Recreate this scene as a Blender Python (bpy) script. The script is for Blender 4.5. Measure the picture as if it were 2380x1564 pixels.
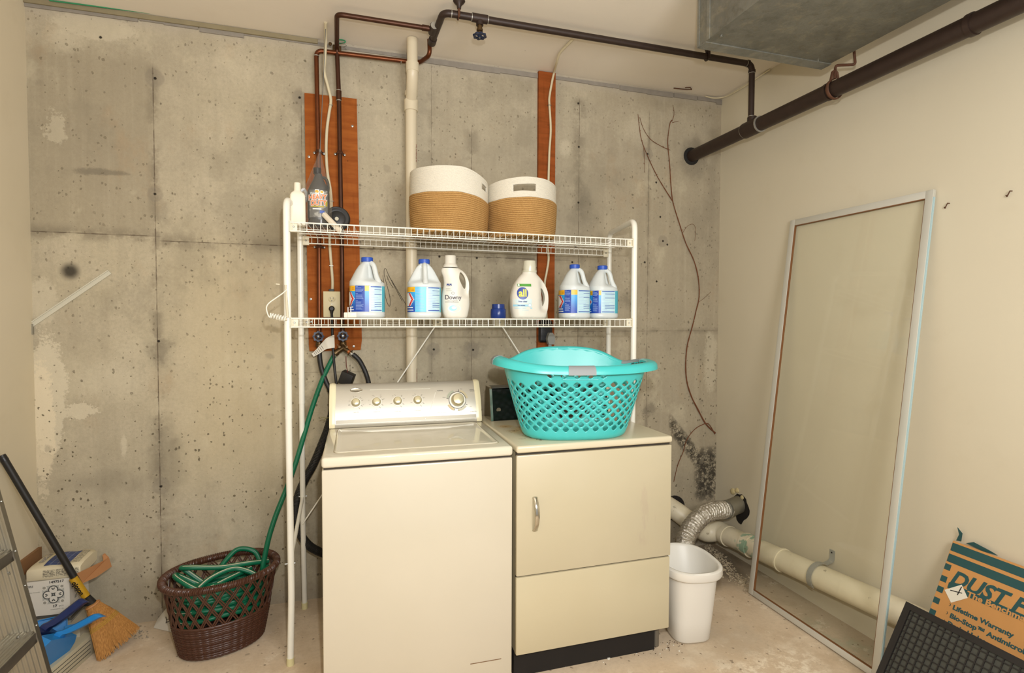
import bpy, bmesh, math, random
from mathutils import Vector, Matrix, Euler
PI = math.pi
SC = bpy.context.scene
for o in list(bpy.data.objects): bpy.data.objects.remove(o)
COL = SC.collection
RND = random.Random(7)

# ------------------------------------------------------------------ camera
FPX, YAW, PIT, ROL, CH = 1266.927, 0.29615, -0.03255, 0.00307, 1.39706   # calibrated on the photograph
W, H, L, R = 2.842, 2.742, -1.286, 2.194          # back wall y, ceiling z, left wall x, right wall x
FRONT = -1.3
_fwd = Vector((math.sin(YAW)*math.cos(PIT), math.cos(YAW)*math.cos(PIT), math.sin(PIT)))
_r0 = Vector((math.cos(YAW), -math.sin(YAW), 0)); _u0 = _r0.cross(_fwd)
_r = _r0*math.cos(ROL) + _u0*math.sin(ROL); _u = -_r0*math.sin(ROL) + _u0*math.cos(ROL)
cam = bpy.data.objects.new('camera', bpy.data.cameras.new('camera')); COL.objects.link(cam)
cam.data.sensor_width = 36; cam.data.lens = FPX*36/2380
cam.data.clip_start = 0.02
m = Matrix((( _r.x, _u.x, -_fwd.x, 0), (_r.y, _u.y, -_fwd.y, 0), (_r.z, _u.z, -_fwd.z, CH), (0, 0, 0, 1)))
cam.matrix_world = m
SC.camera = cam

def PX(u, v, ax, val):
    """point where the sight line through pixel u,v meets the world plane axis=val"""
    d = _r*((u-1190)/FPX) - _u*((v-782)/FPX) + _fwd
    o = Vector((0, 0, CH)); t = (val-o[ax])/d[ax]
    return o + d*t

# ------------------------------------------------------------------ light and exposure
SC.view_settings.view_transform = 'Standard'
SC.view_settings.look = 'None'
SC.view_settings.exposure = -0.12
SC.view_settings.gamma = 1.0
wd = bpy.data.worlds.new('world'); SC.world = wd; wd.use_nodes = True
wd.node_tree.nodes['Background'].inputs[0].default_value = (1.0, 0.99, 0.97, 1)
wd.node_tree.nodes['Background'].inputs[1].default_value = 0.5   # uniform ambient fill added through the side left open behind the camera
def lamp(name, kind, loc, energy, color, size=None, rot=None, **k):
    d = bpy.data.lights.new(name, kind); d.energy = energy; d.color = color
    if kind == 'AREA': d.shape = 'RECTANGLE'; d.size, d.size_y = size
    elif size is not None: d.shadow_soft_size = size
    o = bpy.data.objects.new(name, d); COL.objects.link(o); o.location = loc
    if rot: o.rotation_euler = rot
    for a, b in k.items(): setattr(d, a, b)
    return o
LC = (1.0, 0.99, 0.97)
# the photographer's flash, just above the lens
lamp('flash', 'SPOT', (0.06, 0.02, 1.63), 88, (1.0, 0.985, 0.97), 0.022, (PI/2-0.06, 0, -YAW), spot_size=3.1, spot_blend=0.25)
# softbox area light added behind the camera, unseen, to fill the room
lamp('front_fill', 'AREA', (0.80, -0.45, 1.85), 40, (1.0, 0.985, 0.965), (0.8, 0.55), (PI/2-0.16, 0, 0.12))
# unseen area light added behind the camera to brighten the ceiling
lamp('ceiling_fill', 'AREA', (0.2, -0.1, 1.70), 7, LC, (0.7, 0.6), (PI-0.5, 0, 0))

# ------------------------------------------------------------------ node helpers
def srgb(c):
    if isinstance(c, str):
        c = tuple(int(c[i:i+2], 16)/255 for i in (0, 2, 4))
    return tuple((x/12.92 if x <= .04045 else ((x+.055)/1.055)**2.4) for x in c) + (1,)

class S:
    """socket wrapper with arithmetic"""
    def __init__(s, nt, sock): s.nt, s.s = nt, sock
    def _m(s, op, *a):
        n = s.nt.nodes.new('ShaderNodeMath'); n.operation = op
        for i, x in enumerate((s,)+a):
            if isinstance(x, S): s.nt.links.new(x.s, n.inputs[i])
            else: n.inputs[i].default_value = x
        return S(s.nt, n.outputs[0])
    def __add__(s, o): return s._m('ADD', o)
    __radd__ = __add__
    def __sub__(s, o): return s._m('SUBTRACT', o)
    def __rsub__(s, o): return s._m('MULTIPLY', -1)._m('ADD', o)
    def __mul__(s, o): return s._m('MULTIPLY', o)
    __rmul__ = __mul__
    def abs(s): return s._m('ABSOLUTE')
    def max(s, o): return s._m('MAXIMUM', o)
    def min(s, o): return s._m('MINIMUM', o)
    def pow(s, o): return s._m('POWER', o)
    def sqrt(s): return s._m('SQRT')
    def ss(s, a, b):
        """smoothstep from a (0) to b (1); a>b falls"""
        n = s.nt.nodes.new('ShaderNodeMapRange'); n.interpolation_type = 'SMOOTHSTEP'
        s.nt.links.new(s.s, n.inputs[0])
        if a < b: lo, hi, x, y = a, b, 0, 1
        else: lo, hi, x, y = b, a, 1, 0
        n.inputs[1].default_value = lo; n.inputs[2].default_value = hi
        n.inputs[3].default_value = x; n.inputs[4].default_value = y
        return S(s.nt, n.outputs[0])

class MT:
    def __init__(t, name):
        t.m = bpy.data.materials.new(name); t.m.use_nodes = True
        t.nt = t.m.node_tree; t.b = t.nt.nodes['Principled BSDF']; t.out = t.nt.nodes['Material Output']
        g = t.nt.nodes.new('ShaderNodeTexCoord'); t.obj = g.outputs['Object']
        sp = t.nt.nodes.new('ShaderNodeSeparateXYZ'); t.nt.links.new(t.obj, sp.inputs[0])
        t.x, t.y, t.z = [S(t.nt, sp.outputs[i]) for i in range(3)]
    def vec(t, sx=1, sy=1, sz=1, off=(0, 0, 0)):
        n = t.nt.nodes.new('ShaderNodeMapping'); n.inputs['Scale'].default_value = (sx, sy, sz); n.inputs['Location'].default_value = off
        t.nt.links.new(t.obj, n.inputs[0]); return n.outputs[0]
    def warp(t, amt, scale=30, sx=1, sy=1, sz=1):
        n = t.nt.nodes.new('ShaderNodeTexNoise'); n.inputs['Scale'].default_value = scale; n.inputs['Detail'].default_value = 3
        t.nt.links.new(t.obj, n.inputs['Vector'])
        a = t.nt.nodes.new('ShaderNodeVectorMath'); a.operation = 'MULTIPLY_ADD'; t.nt.links.new(n.outputs['Color'], a.inputs[0]); a.inputs[1].default_value = (amt, amt, amt); t.nt.links.new(t.obj, a.inputs[2])
        m_ = t.nt.nodes.new('ShaderNodeVectorMath'); m_.operation = 'MULTIPLY'; t.nt.links.new(a.outputs[0], m_.inputs[0]); m_.inputs[1].default_value = (sx, sy, sz)
        return m_.outputs[0]
    def noise(t, scale, detail=3, vec=None, rough=.5, dist=0):
        n = t.nt.nodes.new('ShaderNodeTexNoise'); n.inputs['Scale'].default_value = scale
        n.inputs['Detail'].default_value = detail; n.inputs['Roughness'].default_value = rough; n.inputs['Distortion'].default_value = dist
        t.nt.links.new(vec or t.obj, n.inputs['Vector']); return S(t.nt, n.outputs[0])
    def vor(t, scale, vec=None, feature='F1', rand=1, out='Distance'):
        n = t.nt.nodes.new('ShaderNodeTexVoronoi'); n.feature = feature; n.inputs['Scale'].default_value = scale
        n.inputs['Randomness'].default_value = rand
        t.nt.links.new(vec or t.obj, n.inputs['Vector']); return S(t.nt, n.outputs[out])
    def wave(t, scale, axis='X', dist=0, vec=None):
        n = t.nt.nodes.new('ShaderNodeTexWave'); n.bands_direction = axis; n.inputs['Scale'].default_value = scale; n.inputs['Distortion'].default_value = dist
        t.nt.links.new(vec or t.obj, n.inputs['Vector']); return S(t.nt, n.outputs['Fac'])
    def mix(t, f, a, b):
        n = t.nt.nodes.new('ShaderNodeMix'); n.data_type = 'RGBA'
        if isinstance(f, S): t.nt.links.new(f.s, n.inputs[0])
        else: n.inputs[0].default_value = f
        for x, i in ((a, 6), (b, 7)):
            if isinstance(x, (tuple, list, str)): n.inputs[i].default_value = srgb(x)
            else: t.nt.links.new(x, n.inputs[i])
        return n.outputs[2]
    def color(t, c):
        if isinstance(c, (tuple, str)): t.b.inputs['Base Color'].default_value = srgb(c)
        else: t.nt.links.new(c, t.b.inputs['Base Color'])
        return t
    def rough(t, r):
        if isinstance(r, S): t.nt.links.new(r.s, t.b.inputs['Roughness'])
        else: t.b.inputs['Roughness'].default_value = r
        return t
    def bump(t, h, strength=.3, dist=.01):
        n = t.nt.nodes.new('ShaderNodeBump'); n.inputs['Strength'].default_value = strength; n.inputs['Distance'].default_value = dist
        t.nt.links.new(h.s, n.inputs['Height']); t.nt.links.new(n.outputs[0], t.b.inputs['Normal']); return t
    def set(t, **k):
        for a, b in k.items(): t.b.inputs[a.replace('_', ' ')].default_value = b
        return t
    def gain(t, c, v, sat=1.0):
        n = t.nt.nodes.new('ShaderNodeHueSaturation'); n.inputs['Value'].default_value = v; n.inputs['Saturation'].default_value = sat
        t.nt.links.new(c, n.inputs['Color']); return n.outputs[0]
    def const(t, v):
        n = t.nt.nodes.new('ShaderNodeValue'); n.outputs[0].default_value = v; return S(t.nt, n.outputs[0])

MATS = {}
def mat(name, c, rough=.5, metal=0, vary=.06, vs=8, bump=0, bs=60, **k):
    """plain procedural material: colour with a little noise variation, optional fine bump"""
    if name in MATS: return MATS[name]
    t = MT(name); c = srgb(c) if isinstance(c, str) else srgb(c)
    def g(x): return x
    n = t.noise(vs, 4)
    a = tuple(max(0, min(1, x*(1-vary))) for x in c[:3]) + (1,); b = tuple(min(1, x*(1+vary)) for x in c[:3]) + (1,)
    mx = t.nt.nodes.new('ShaderNodeMix'); mx.data_type = 'RGBA'; t.nt.links.new(n.s, mx.inputs[0]); mx.inputs[6].default_value = a; mx.inputs[7].default_value = b
    t.nt.links.new(mx.outputs[2], t.b.inputs['Base Color'])
    t.rough(rough); t.b.inputs['Metallic'].default_value = metal
    if bump: t.bump(t.noise(bs, 4), bump, .002)
    t.set(**k)
    MATS[name] = t.m
    return t.m

# ------------------------------------------------------------------ mesh helpers
class MB:
    def __init__(s): s.v = []; s.f = []; s.m = []
    def add(s, vs, fs, mi=0):
        k = len(s.v); s.v += [tuple(x) for x in vs]; s.f += [tuple(i+k for i in f) for f in fs]; s.m += [mi]*len(fs); return s
    def box(s, x0, x1, y0, y1, z0, z1, mi=0, bev=0, seg=2, M=None):
        if bev:
            bm = bmesh.new(); bmesh.ops.create_cube(bm, size=1)
            for v in bm.verts: v.co = Vector(((x0+x1)/2+v.co.x*(x1-x0), (y0+y1)/2+v.co.y*(y1-y0), (z0+z1)/2+v.co.z*(z1-z0)))
            bmesh.ops.bevel(bm, geom=bm.edges[:], offset=bev, segments=seg, profile=.5, affect='EDGES')
            s.addbm(bm, mi, M); return s
        vs = [Vector((x, y, z)) for z in (z0, z1) for y in (y0, y1) for x in (x0, x1)]
        if M is not None: vs = [M @ p for p in vs]
        return s.add(vs, [(0, 2, 3, 1), (4, 5, 7, 6), (0, 1, 5, 4), (2, 6, 7, 3), (0, 4, 6, 2), (1, 3, 7, 5)], mi)
    def addbm(s, bm, mi=0, M=None):
        bm.verts.ensure_lookup_table()
        vs = [(M @ v.co if M is not None else v.co.copy()) for v in bm.verts]
        s.add(vs, [[v.index for v in f.verts] for f in bm.faces], mi); bm.free(); return s
    def rings(s, rings, closed_u=True, cap=True, mi=0, closed_v=False):
        n = len(rings[0]); vs = [p for r in rings for p in r]; fs = []
        nr = len(rings)
        for i in range(nr if closed_v else nr-1):
            for j in range(n if closed_u else n-1):
                a, b = i*n+j, i*n+(j+1) % n; i2 = (i+1) % nr
                fs.append((a, b, i2*n+(j+1) % n, i2*n+j))
        if cap and closed_u and not closed_v:
            fs.append(tuple(reversed(range(n)))); fs.append(tuple((nr-1)*n+j for j in range(n)))
        return s.add(vs, fs, mi)
    def tube(s, path, r, n=10, cap=True, mi=0, closed=False, sq=None):
        P = [Vector(p) for p in path]; N = len(P); rr = r if isinstance(r, (list, tuple)) else [r]*N
        T = []
        for i in range(N):
            if closed: t = P[(i+1) % N]-P[i-1]
            else: t = P[min(i+1, N-1)]-P[max(i-1, 0)]
            T.append(t.normalized() if t.length > 1e-9 else Vector((0, 0, 1)))
        a = Vector((0, 0, 1)) if abs(T[0].z) < .9 else Vector((1, 0, 0))
        nn = (a-T[0]*a.dot(T[0])).normalized(); rings = []
        for i in range(N):
            if i: nn = (nn-T[i]*nn.dot(T[i])).normalized()
            b = T[i].cross(nn)
            k1, k2 = (1, 1) if sq is None else sq
            rings.append([P[i]+(nn*math.cos(2*PI*j/n)*k1+b*math.sin(2*PI*j/n)*k2)*rr[i] for j in range(n)])
        return s.rings(rings, cap=cap, mi=mi, closed_v=closed)
    def cyl(s, a, b, r, n=16, mi=0, r2=None):
        return s.tube([a, b], [r, r if r2 is None else r2], n, mi=mi)
    def lathe(s, prof, c=(0, 0, 0), n=24, mi=0, M=None, cap=True):
        """prof: (r, z) pairs around the z axis at c"""
        c = Vector(c); rings = []
        for r, z in prof:
            ring = [Vector((r*math.cos(2*PI*j/n), r*math.sin(2*PI*j/n), z)) for j in range(n)]
            rings.append([(M @ p if M is not None else p)+c for p in ring])
        return s.rings(rings, mi=mi, cap=cap)
    def prism(s, poly, h, M=None, mi=0):
        """2-D outline (x, y) extruded from z=0 to z=h, then placed by M"""
        n = len(poly); vs = [Vector((x, y, 0)) for x, y in poly]+[Vector((x, y, h)) for x, y in poly]
        if M is not None: vs = [M @ p for p in vs]
        fs = [tuple(reversed(range(n))), tuple(range(n, 2*n))]+[(i, (i+1) % n, n+(i+1) % n, n+i) for i in range(n)]
        return s.add(vs, fs, mi)
    def pieces(s):
        """split into groups of connected faces whose bounds touch"""
        p = list(range(len(s.v)))
        def fd(i):
            while p[i] != i: p[i] = p[p[i]]; i = p[i]
            return i
        for f in s.f:
            a = fd(f[0])
            for i in f[1:]: p[fd(i)] = a
        bb = {}
        for i, v in enumerate(s.v):
            b = bb.setdefault(fd(i), [list(v), list(v)])
            for k in range(3): b[0][k] = min(b[0][k], v[k]); b[1][k] = max(b[1][k], v[k])
        rs = list(bb); q = {r: r for r in rs}
        def fq(i):
            while q[i] != i: i = q[i]
            return i
        for i, a in enumerate(rs):
            for b in rs[i+1:]:
                if all(bb[a][0][k] <= bb[b][1][k]+1e-4 and bb[b][0][k] <= bb[a][1][k]+1e-4 for k in range(3)): q[fq(a)] = fq(b)
        out = {}
        for f, mi in zip(s.f, s.m):
            g = fq(fd(f[0])); m_, mp = out.setdefault(g, (MB(), {}))
            ids = []
            for i in f:
                if i not in mp: mp[i] = len(m_.v); m_.v.append(s.v[i])
                ids.append(mp[i])
            m_.f.append(tuple(ids)); m_.m.append(mi)
        return [m_ for m_, _ in out.values()]
    def build(s, name, mats, parent=None, local=False, smooth=38, sep=False):
        if sep: return [m_.build(name, mats, parent, local, smooth) for m_ in s.pieces()]
        me = bpy.data.meshes.new(name)
        off = Vector((0, 0, 0))
        if parent is not None and not local:
            p = parent
            while p is not None: off += Vector(p.location); p = p.parent
        me.from_pydata([Vector(v)-off for v in s.v], [], s.f)
        if not isinstance(mats, (list, tuple)): mats = [mats]
        for q in mats: me.materials.append(q)
        if len(mats) > 1: me.polygons.foreach_set('material_index', s.m)
        bm = bmesh.new(); bm.from_mesh(me); bmesh.ops.recalc_face_normals(bm, faces=bm.faces); bm.to_mesh(me); bm.free()
        if smooth:
            me.polygons.foreach_set('use_smooth', [True]*len(me.polygons)); me.set_sharp_from_angle(angle=math.radians(smooth))
        me.update()
        o = bpy.data.objects.new(name, me); COL.objects.link(o)
        if parent is not None: o.parent = parent
        return o

def tag(o, label=None, cat=None, group=None, kind=None):
    if label: o['label'] = label
    if cat: o['category'] = cat
    if group: o['group'] = group
    if kind: o['kind'] = kind
    return o
def thing(name, label, cat, loc=(0, 0, 0), rz=0, group=None):
    o = bpy.data.objects.new(name, None); COL.objects.link(o); o.empty_display_size = .05
    o.location = loc; o.rotation_euler = (0, 0, rz)
    return tag(o, label, cat, group)

def cr(pts, k=8, closed=False):
    """Catmull-Rom through points"""
    P = [Vector(p) for p in pts]; out = []; n = len(P)
    for i in range(n if closed else n-1):
        if closed: a, b, c, d = P[i-1], P[i], P[(i+1) % n], P[(i+2) % n]
        else: a, b, c, d = P[max(i-1, 0)], P[i], P[i+1], P[min(i+2, n-1)]
        for j in range(k):
            t = j/k
            out.append(.5*((2*b)+(c-a)*t+(2*a-5*b+4*c-d)*t*t+(3*b-a-3*c+d)*t**3))
    if not closed: out.append(P[-1])
    return out
def fillet(pts, r, k=6):
    """polyline with rounded corners"""
    P = [Vector(p) for p in pts]; out = [P[0]]
    for i in range(1, len(P)-1):
        a, b, c = P[i-1], P[i], P[i+1]; d1 = (a-b); d2 = (c-b)
        q = min(r, d1.length*.49, d2.length*.49); p1 = b+d1.normalized()*q; p2 = b+d2.normalized()*q
        for j in range(k+1):
            t = j/k; out.append((1-t)**2*p1+2*t*(1-t)*b+t*t*p2)
    out.append(P[-1]); return out
def sellipse(a, b, n=32, e=2.5, cx=0, cy=0, z=0):
    out = []
    for j in range(n):
        t = 2*PI*j/n; c, s_ = math.cos(t), math.sin(t)
        out.append(Vector((cx+a*math.copysign(abs(c)**(2/e), c), cy+b*math.copysign(abs(s_)**(2/e), s_), z)))
    return out

def text_mb(s, size, M, depth=.0008, mb=None, shear=0, align='CENTER', mi=0, warp=None, bold=0, sx=1):
    cu = bpy.data.curves.new('t', 'FONT'); cu.body = s; cu.size = size; cu.shear = shear; cu.align_x = align; cu.align_y = 'CENTER'
    cu.extrude = depth/2; cu.offset = bold; cu.resolution_u = 3
    ob = bpy.data.objects.new('t', cu); COL.objects.link(ob)
    bpy.context.view_layer.update()
    me = bpy.data.meshes.new_from_object(ob.evaluated_get(bpy.context.evaluated_depsgraph_get()))
    mb = mb or MB(); vs = []
    for v in me.vertices:
        p = Vector((v.co.x*sx, v.co.y, v.co.z+depth/2))
        vs.append(warp(p) if warp else M @ p)
    mb.add(vs, [tuple(p.vertices) for p in me.polygons], mi)
    bpy.data.objects.remove(ob); bpy.data.meshes.remove(me); bpy.data.curves.remove(cu)
    return mb
def frame(o, x, y):
    """matrix with origin o, x and y directions (normal = x cross y)"""
    x = Vector(x).normalized(); z = x.cross(Vector(y)).normalized(); y = z.cross(x)
    M = Matrix.Identity(4)
    for i, c in enumerate((x, y, z)):
        for j in range(3): M[j][i] = c[j]
    for j in range(3): M[j][3] = o[j]
    return M

# ================================================================== SETTING
# --- cast concrete back wall
def concrete_wall():
    t = MT('cast_concrete'); x, z = t.x, t.z
    big = t.noise(1.3, 4, rough=.6); mid = t.noise(5, 6, rough=.65); fine = t.noise(70, 5, rough=.7); grain = t.noise(420, 2)
    streak = t.noise(6, 4, t.vec(3, 1, .25))
    c = t.mix(big.ss(.3, .7), '9d927a', 'aa9e80')
    c = t.mix(mid.ss(.35, .75)*.7, c, 'b3a78c')
    c = t.mix(streak.ss(.45, .75)*.45, c, '988c73')
    c = t.mix(fine.ss(.35, .75)*.45, c, '8f846c')
    c = t.mix(grain.ss(.55, .8)*.25, c, 'c4b99f')
    # yellow ochre zones and grey zones as cast
    och = (x+.45).abs().ss(.45, .1)*(z-1.2).abs().ss(.75, .3)
    c = t.mix(och*.45, c, 'b8a67c')
    wob = t.noise(9, 4); wx = x+(wob-.5)*.03; wz = z+(wob-.5)*.03
    # the right-hand lower part is greyer brown
    c = t.mix((x.ss(.3, .5))*(z.ss(2.7, 1.9))*.4, c, '8e8268')
    c = t.mix((x.ss(1.2, 1.5))*.2, c, '8a7b62')
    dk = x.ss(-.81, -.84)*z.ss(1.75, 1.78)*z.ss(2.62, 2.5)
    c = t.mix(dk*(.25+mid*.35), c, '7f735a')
    vst = t.noise(1, 4, t.vec(34, 1, 1.3), rough=.6); c = t.mix(vst.ss(.5, .72)*.13, c, 'b9ad92'); c = t.mix(vst.ss(.45, .28)*.11, c, '857a64')
    rust = t.noise(3.5, 5, t.vec(1, 1, .6, (5, 0, 2)), rough=.7).ss(.56, .7)
    c = t.mix(rust*.3, c, '9c7f58')
    cloud = t.noise(2.4, 6, t.vec(1, 1, .8, (1, 0, 8)), rough=.72)
    c = t.mix(cloud.ss(.5, .35)*.35, c, '7c735e'); c = t.mix(cloud.ss(.55, .7)*.35, c, 'c3b899')
    # pale patches (trowelled plaster / efflorescence)
    def blob(cx, cz, rx, rz, soft=.5, w=1.0, amp=.35):
        ex = (x-cx)*(1/rx); ez = (z-cz)*(1/rz)
        d = (ex*ex+ez*ez).sqrt()+(mid-.5)*(amp*3.4+.5)+(fine-.5)*(amp*1.2+.3)
        return d.ss(1, 1-soft)*w
    pale = blob(-1.05, 2.66, .19, .06, .3, .6).max(blob(-1.24, 1.08, .075, .3, .15)).max(blob(-.98, 1.12, .18, .16, .9, .55)).max(blob(-1.25, 1.45, .06, .12, .3, .5)).max(blob(-.92, 1.25, .12, .12, .9, .3))
    pale = pale.max(blob(1.17, 2.35, .05, .06, .6, .5)).max(blob(1.62, 2.5, .12, .12, .8, .45)).max(blob(-1.15, 2.6, .1, .1, .7, .5))
    pale = pale.max(blob(-1.13, .98, .08, .035, .2, .9, 1.3)).max(blob(-1.18, 2.23, .05, .07, .3, .5, 1.3)).max(blob(-.96, .83, .016, .08, .6, .7, .5))
    pale = pale.max(blob(1.35, 1.42, .1, .05, .5, .5, 1)).max(blob(2.15, 1.1, .05, .22, .6, .5, .6))
    c = t.mix(pale*.7, c, 'c6bb9f')
    yel = blob(-1.26, .95, .05, .34, .2)
    c = t.mix(yel*.6, c, 'd2c3a2')
    # cold joints and panel marks
    hz_ = t.noise(7, 5, t.vec(1, 1, 1, (3, 0, 3)), rough=.7).ss(.42, .58)
    def vline(cx, z0, z1, w=.004, halo=.04, s=1.0):
        d = (wx*1.0-cx-(wob-.5)*.028).abs(); zz = z.ss(z0-.02, z0+.02)*z.ss(z1+.02, z1-.02)
        brk = t.noise(22, 3, t.vec(1, 1, 1, (cx*3, 0, 0))).ss(.42, .56)
        return d.ss(w*.75, w*.15)*zz*(brk*.6+.4)*s, d.ss(halo, 0)*zz*hz_*s
    def hline(cz, x0, x1, w=.004, halo=.05, s=1.0):
        d = (wz*1.0-cz-(wob-.5)*.028).abs(); xx = x.ss(x0-.01, x0+.01)*x.ss(x1+.01, x1-.01)
        brk = t.noise(20, 3, t.vec(1, 1, 1, (0, 0, cz*5))).ss(.42, .56)
        return d.ss(w*.75, w*.15)*xx*(brk*.6+.4)*s, d.ss(halo, 0)*xx*hz_*s
    lines = [vline(-.820, .02, 2.52), vline(-.198, .2, 2.5, .003, .06, .9), vline(.429, .9, 2.7, .002, .03, .6), vline(.641, .9, 2.4, .003, .06, .9),
             vline(1.257, .7, 2.62, .003, .07, .9), vline(1.70, .7, 2.6, .003, .02, .8), vline(.02, 1.05, 1.75, .0015, .01, .5),
             hline(1.765, -1.29, -.80, .004, .05), hline(1.745, -.80, .32, .004, .06), hline(1.725, .33, 1.0, .004, .05), hline(1.725, 1.1, 1.22, .002, .03, .6),
             hline(1.327, 1.22, 2.2, .0025, .03, .8), hline(1.13, -.2, .3, .0015, .01, .5)]
    ln, ha = lines[0]
    for a, b in lines[1:]: ln = ln.max(a); ha = ha.max(b)
    c = t.mix(ha*.7, c, '776d58')
    # dark stains
    st = blob(-.98, 2.035, .14, .014, .8, .8, 1.0).max(blob(-.78, 1.86, .035, .12, .8, .5, .8)).max(blob(-1.07, .66, .28, .09, .9, .4)).max(blob(-.8, 1.24, .09, .1, .8, .7, .8))
    st = st.max(blob(1.28, 2.08, .09, .12, .9, .7, .7)).max(blob(1.28, 1.95, .14, .08, .9, .5, .7)).max(blob(1.55, 1.5, .12, .09, .9, .7, .9)).max(blob(1.2, 1.62, .2, .08, .9, .5, .8))
    st = st.max(blob(.66, 1.22, .1, .06, .8, .6, 1)).max(blob(.45, 1.22, .06, .05, .8, .5, 1)).max(blob(1.7, .86, .1, .05, .8, .7, 1)).max(blob(2.0, 2.38, .14, .15, .9, .6, .7))
    st = st.max(blob(-.8, .75, .1, .3, .9, .45, .7)).max(blob(2.14, 2.3, .05, .4, .9, .35, .7)).max(blob(.2, 1.0, .3, .1, .9, .3, .7)).max(blob(-1.0, .2, .3, .12, .9, .3))
    c = t.mix(st*.8, c, '6b6352')
    # honeycombed, blackened corner low on the right
    hd = (x-2.13)*(1/.09)
    lx = x*1.0
    path = (((x-1.88)*1.15+(z-.75)*1.0).abs()).ss(.1, .02)*x.ss(1.83, 1.89)*z.ss(.36, .5)
    path = path.max((x.ss(2.0, 2.09))*z.ss(.22, .34)*z.ss(.66, .55))
    hn = t.vor(48, feature='DISTANCE_TO_EDGE', vec=t.vec(1, 1, 1)); hcell = t.noise(30, 6, rough=.8)
    honey = path*(hcell.ss(.46, .54)).max(path*hn.ss(.09, .02)*.8)
    honey = honey*path.ss(.2, .6)
    c = t.mix(honey*.92, c, '2f2a22')
    c = t.mix(ln*.8, c, '564534')
    # tie holes with patches
    holes = [(-.811, 2.47), (-.820, 1.955), (-.817, .622), (-.205, 2.458), (-1.016, 2.62), (.43, 2.155), (.64, 2.13), (.44, 1.235), (.65, 1.23), (1.25, 2.6), (1.255, 2.36), (1.255, 2.05),
             (1.69, 2.36), (1.68, 1.73), (1.24, 1.8), (1.75, 2.2), (1.78, 2.0), (1.80, 1.86), (1.76, 1.62), (1.83, 1.84), (.47, 1.72), (.67, 1.72), (1.22, 1.715), (1.24, 1.2), (-.815, 1.29)]
    hd = None; pd = None
    for k, (hx, hz) in enumerate(holes):
        d = ((x-hx)*(x-hx)+(z-hz)*(z-hz)).sqrt()
        a = (d+(fine-.5)*.006).ss(.0075, .0035); b = (d+(mid-.5)*.05).ss(.04, .03)
        hd = a if hd is None else hd.max(a)
        if k in (0, 1, 2, 3, 7, 8, 12, 17): pd = b if pd is None else pd.max(b)
    c = t.mix(pd*.45, c, '7d7463')
    # pits (bug holes), rusty specks, gouges
    pn = t.noise(3.2, 4)
    wv_ = t.warp(.035, 26, 1, .01, 1); wv2_ = t.warp(.014, 60, 1, .01, .8)
    v1 = t.vor(26, wv_); c1 = t.vor(26, wv_, out='Color'); 
    n = t.nt.nodes.new('ShaderNodeSeparateColor'); t.nt.links.new(c1.s, n.inputs[0]); r1 = S(t.nt, n.outputs[0]); r2 = S(t.nt, n.outputs[1])
    size = r1.pow(9)*.20
    p1 = ((v1+(fine-.5)*.18)-size).ss(.02, -.02)*pn.ss(.42, .56)
    v2 = t.vor(75, wv2_); c2 = t.vor(75, wv2_, out='Color')
    n = t.nt.nodes.new('ShaderNodeSeparateColor'); t.nt.links.new(c2.s, n.inputs[0]); r3 = S(t.nt, n.outputs[0])
    low = z.ss(1.3, .9)
    p2 = ((v2+(grain-.5)*.2)-r3.pow(5)*.40).ss(.03, -.03)*(t.noise(4.5, 4).ss(.38, .52))
    p2 = p2*(low*.5+.7)
    pits = p1.max(p2)
    c = t.mix(pits*.75, c, '5f553f')
    # worn wider smudges from bigger cells
    v3 = t.vor(9, wv_); c3 = t.vor(9, wv_, out='Color')
    n = t.nt.nodes.new('ShaderNodeSeparateColor'); t.nt.links.new(c3.s, n.inputs[0]); r4 = S(t.nt, n.outputs[0])
    p3 = ((v3+(fine-.5)*.2)-r4.pow(4)*.16).ss(.05, -.06)
    c = t.mix(p3*.4, c, '847a66')
    # small burnt / mouldy mark
    d = (((x+1.147)*(x+1.147)+(z-1.598)*(z-1.598)).sqrt()+(fine-.5)*.012)
    c = t.mix(d.ss(.05, .012)*.9, c, '2c271f')
    c = t.mix(hd*.95, c, '1d1812')
    # crusty mortar line at the top
    top = (z+(mid-.5)*.1).ss(2.66, 2.72)
    c = t.mix(top*.5, c, 'a89d8c')
    # darker and browner towards the foot
    c = t.mix((z+(mid-.5)*.15).ss(.12, 0)*.5, c, '857763')
    t.color(t.gain(c, 1.21, .84)).rough(.9)
    h = fine*.35+grain*.1+mid*.3-pits*1.2-ln*.7-hd*3-honey*2.0-p3*.3+pale*.3
    t.bump(h, .55, .006)
    t.b.inputs['Specular IOR Level'].default_value = .25
    return t.m
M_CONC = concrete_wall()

def painted(name, c1, c2, dirt='9a8a6c', seed=0.0):
    t = MT(name); big = t.noise(.9, 3, t.vec(off=(seed, seed, 0))); mid = t.noise(4, 5, t.vec(off=(seed, 0, seed)), rough=.6); fine = t.noise(90, 3)
    c = t.mix(big.ss(.3, .7), c1, c2)
    c = t.mix(mid.ss(.55, .85)*.25, c, dirt)
    v = t.vor(7, t.vec(1, 1, 1, (seed, 2, 3))); cc = t.vor(7, t.vec(1, 1, 1, (seed, 2, 3)), out='Color')
    n = t.nt.nodes.new('ShaderNodeSeparateColor'); t.nt.links.new(cc.s, n.inputs[0]); r = S(t.nt, n.outputs[0])
    spk = ((v+(fine-.5)*.05)-r.pow(8)*.04).ss(.01, -.005)
    c = t.mix(spk*.7, c, '6d5a41')
    t.color(c).rough(.62); t.bump(fine*.5+mid*.5, .12, .003); t.set(Specular_IOR_Level=.35)
    return t
_t = painted('painted_wall', 'cdc3ab', 'd1c8b1', 'b3a587', 3.1)
M_WALL = _t.m
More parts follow.
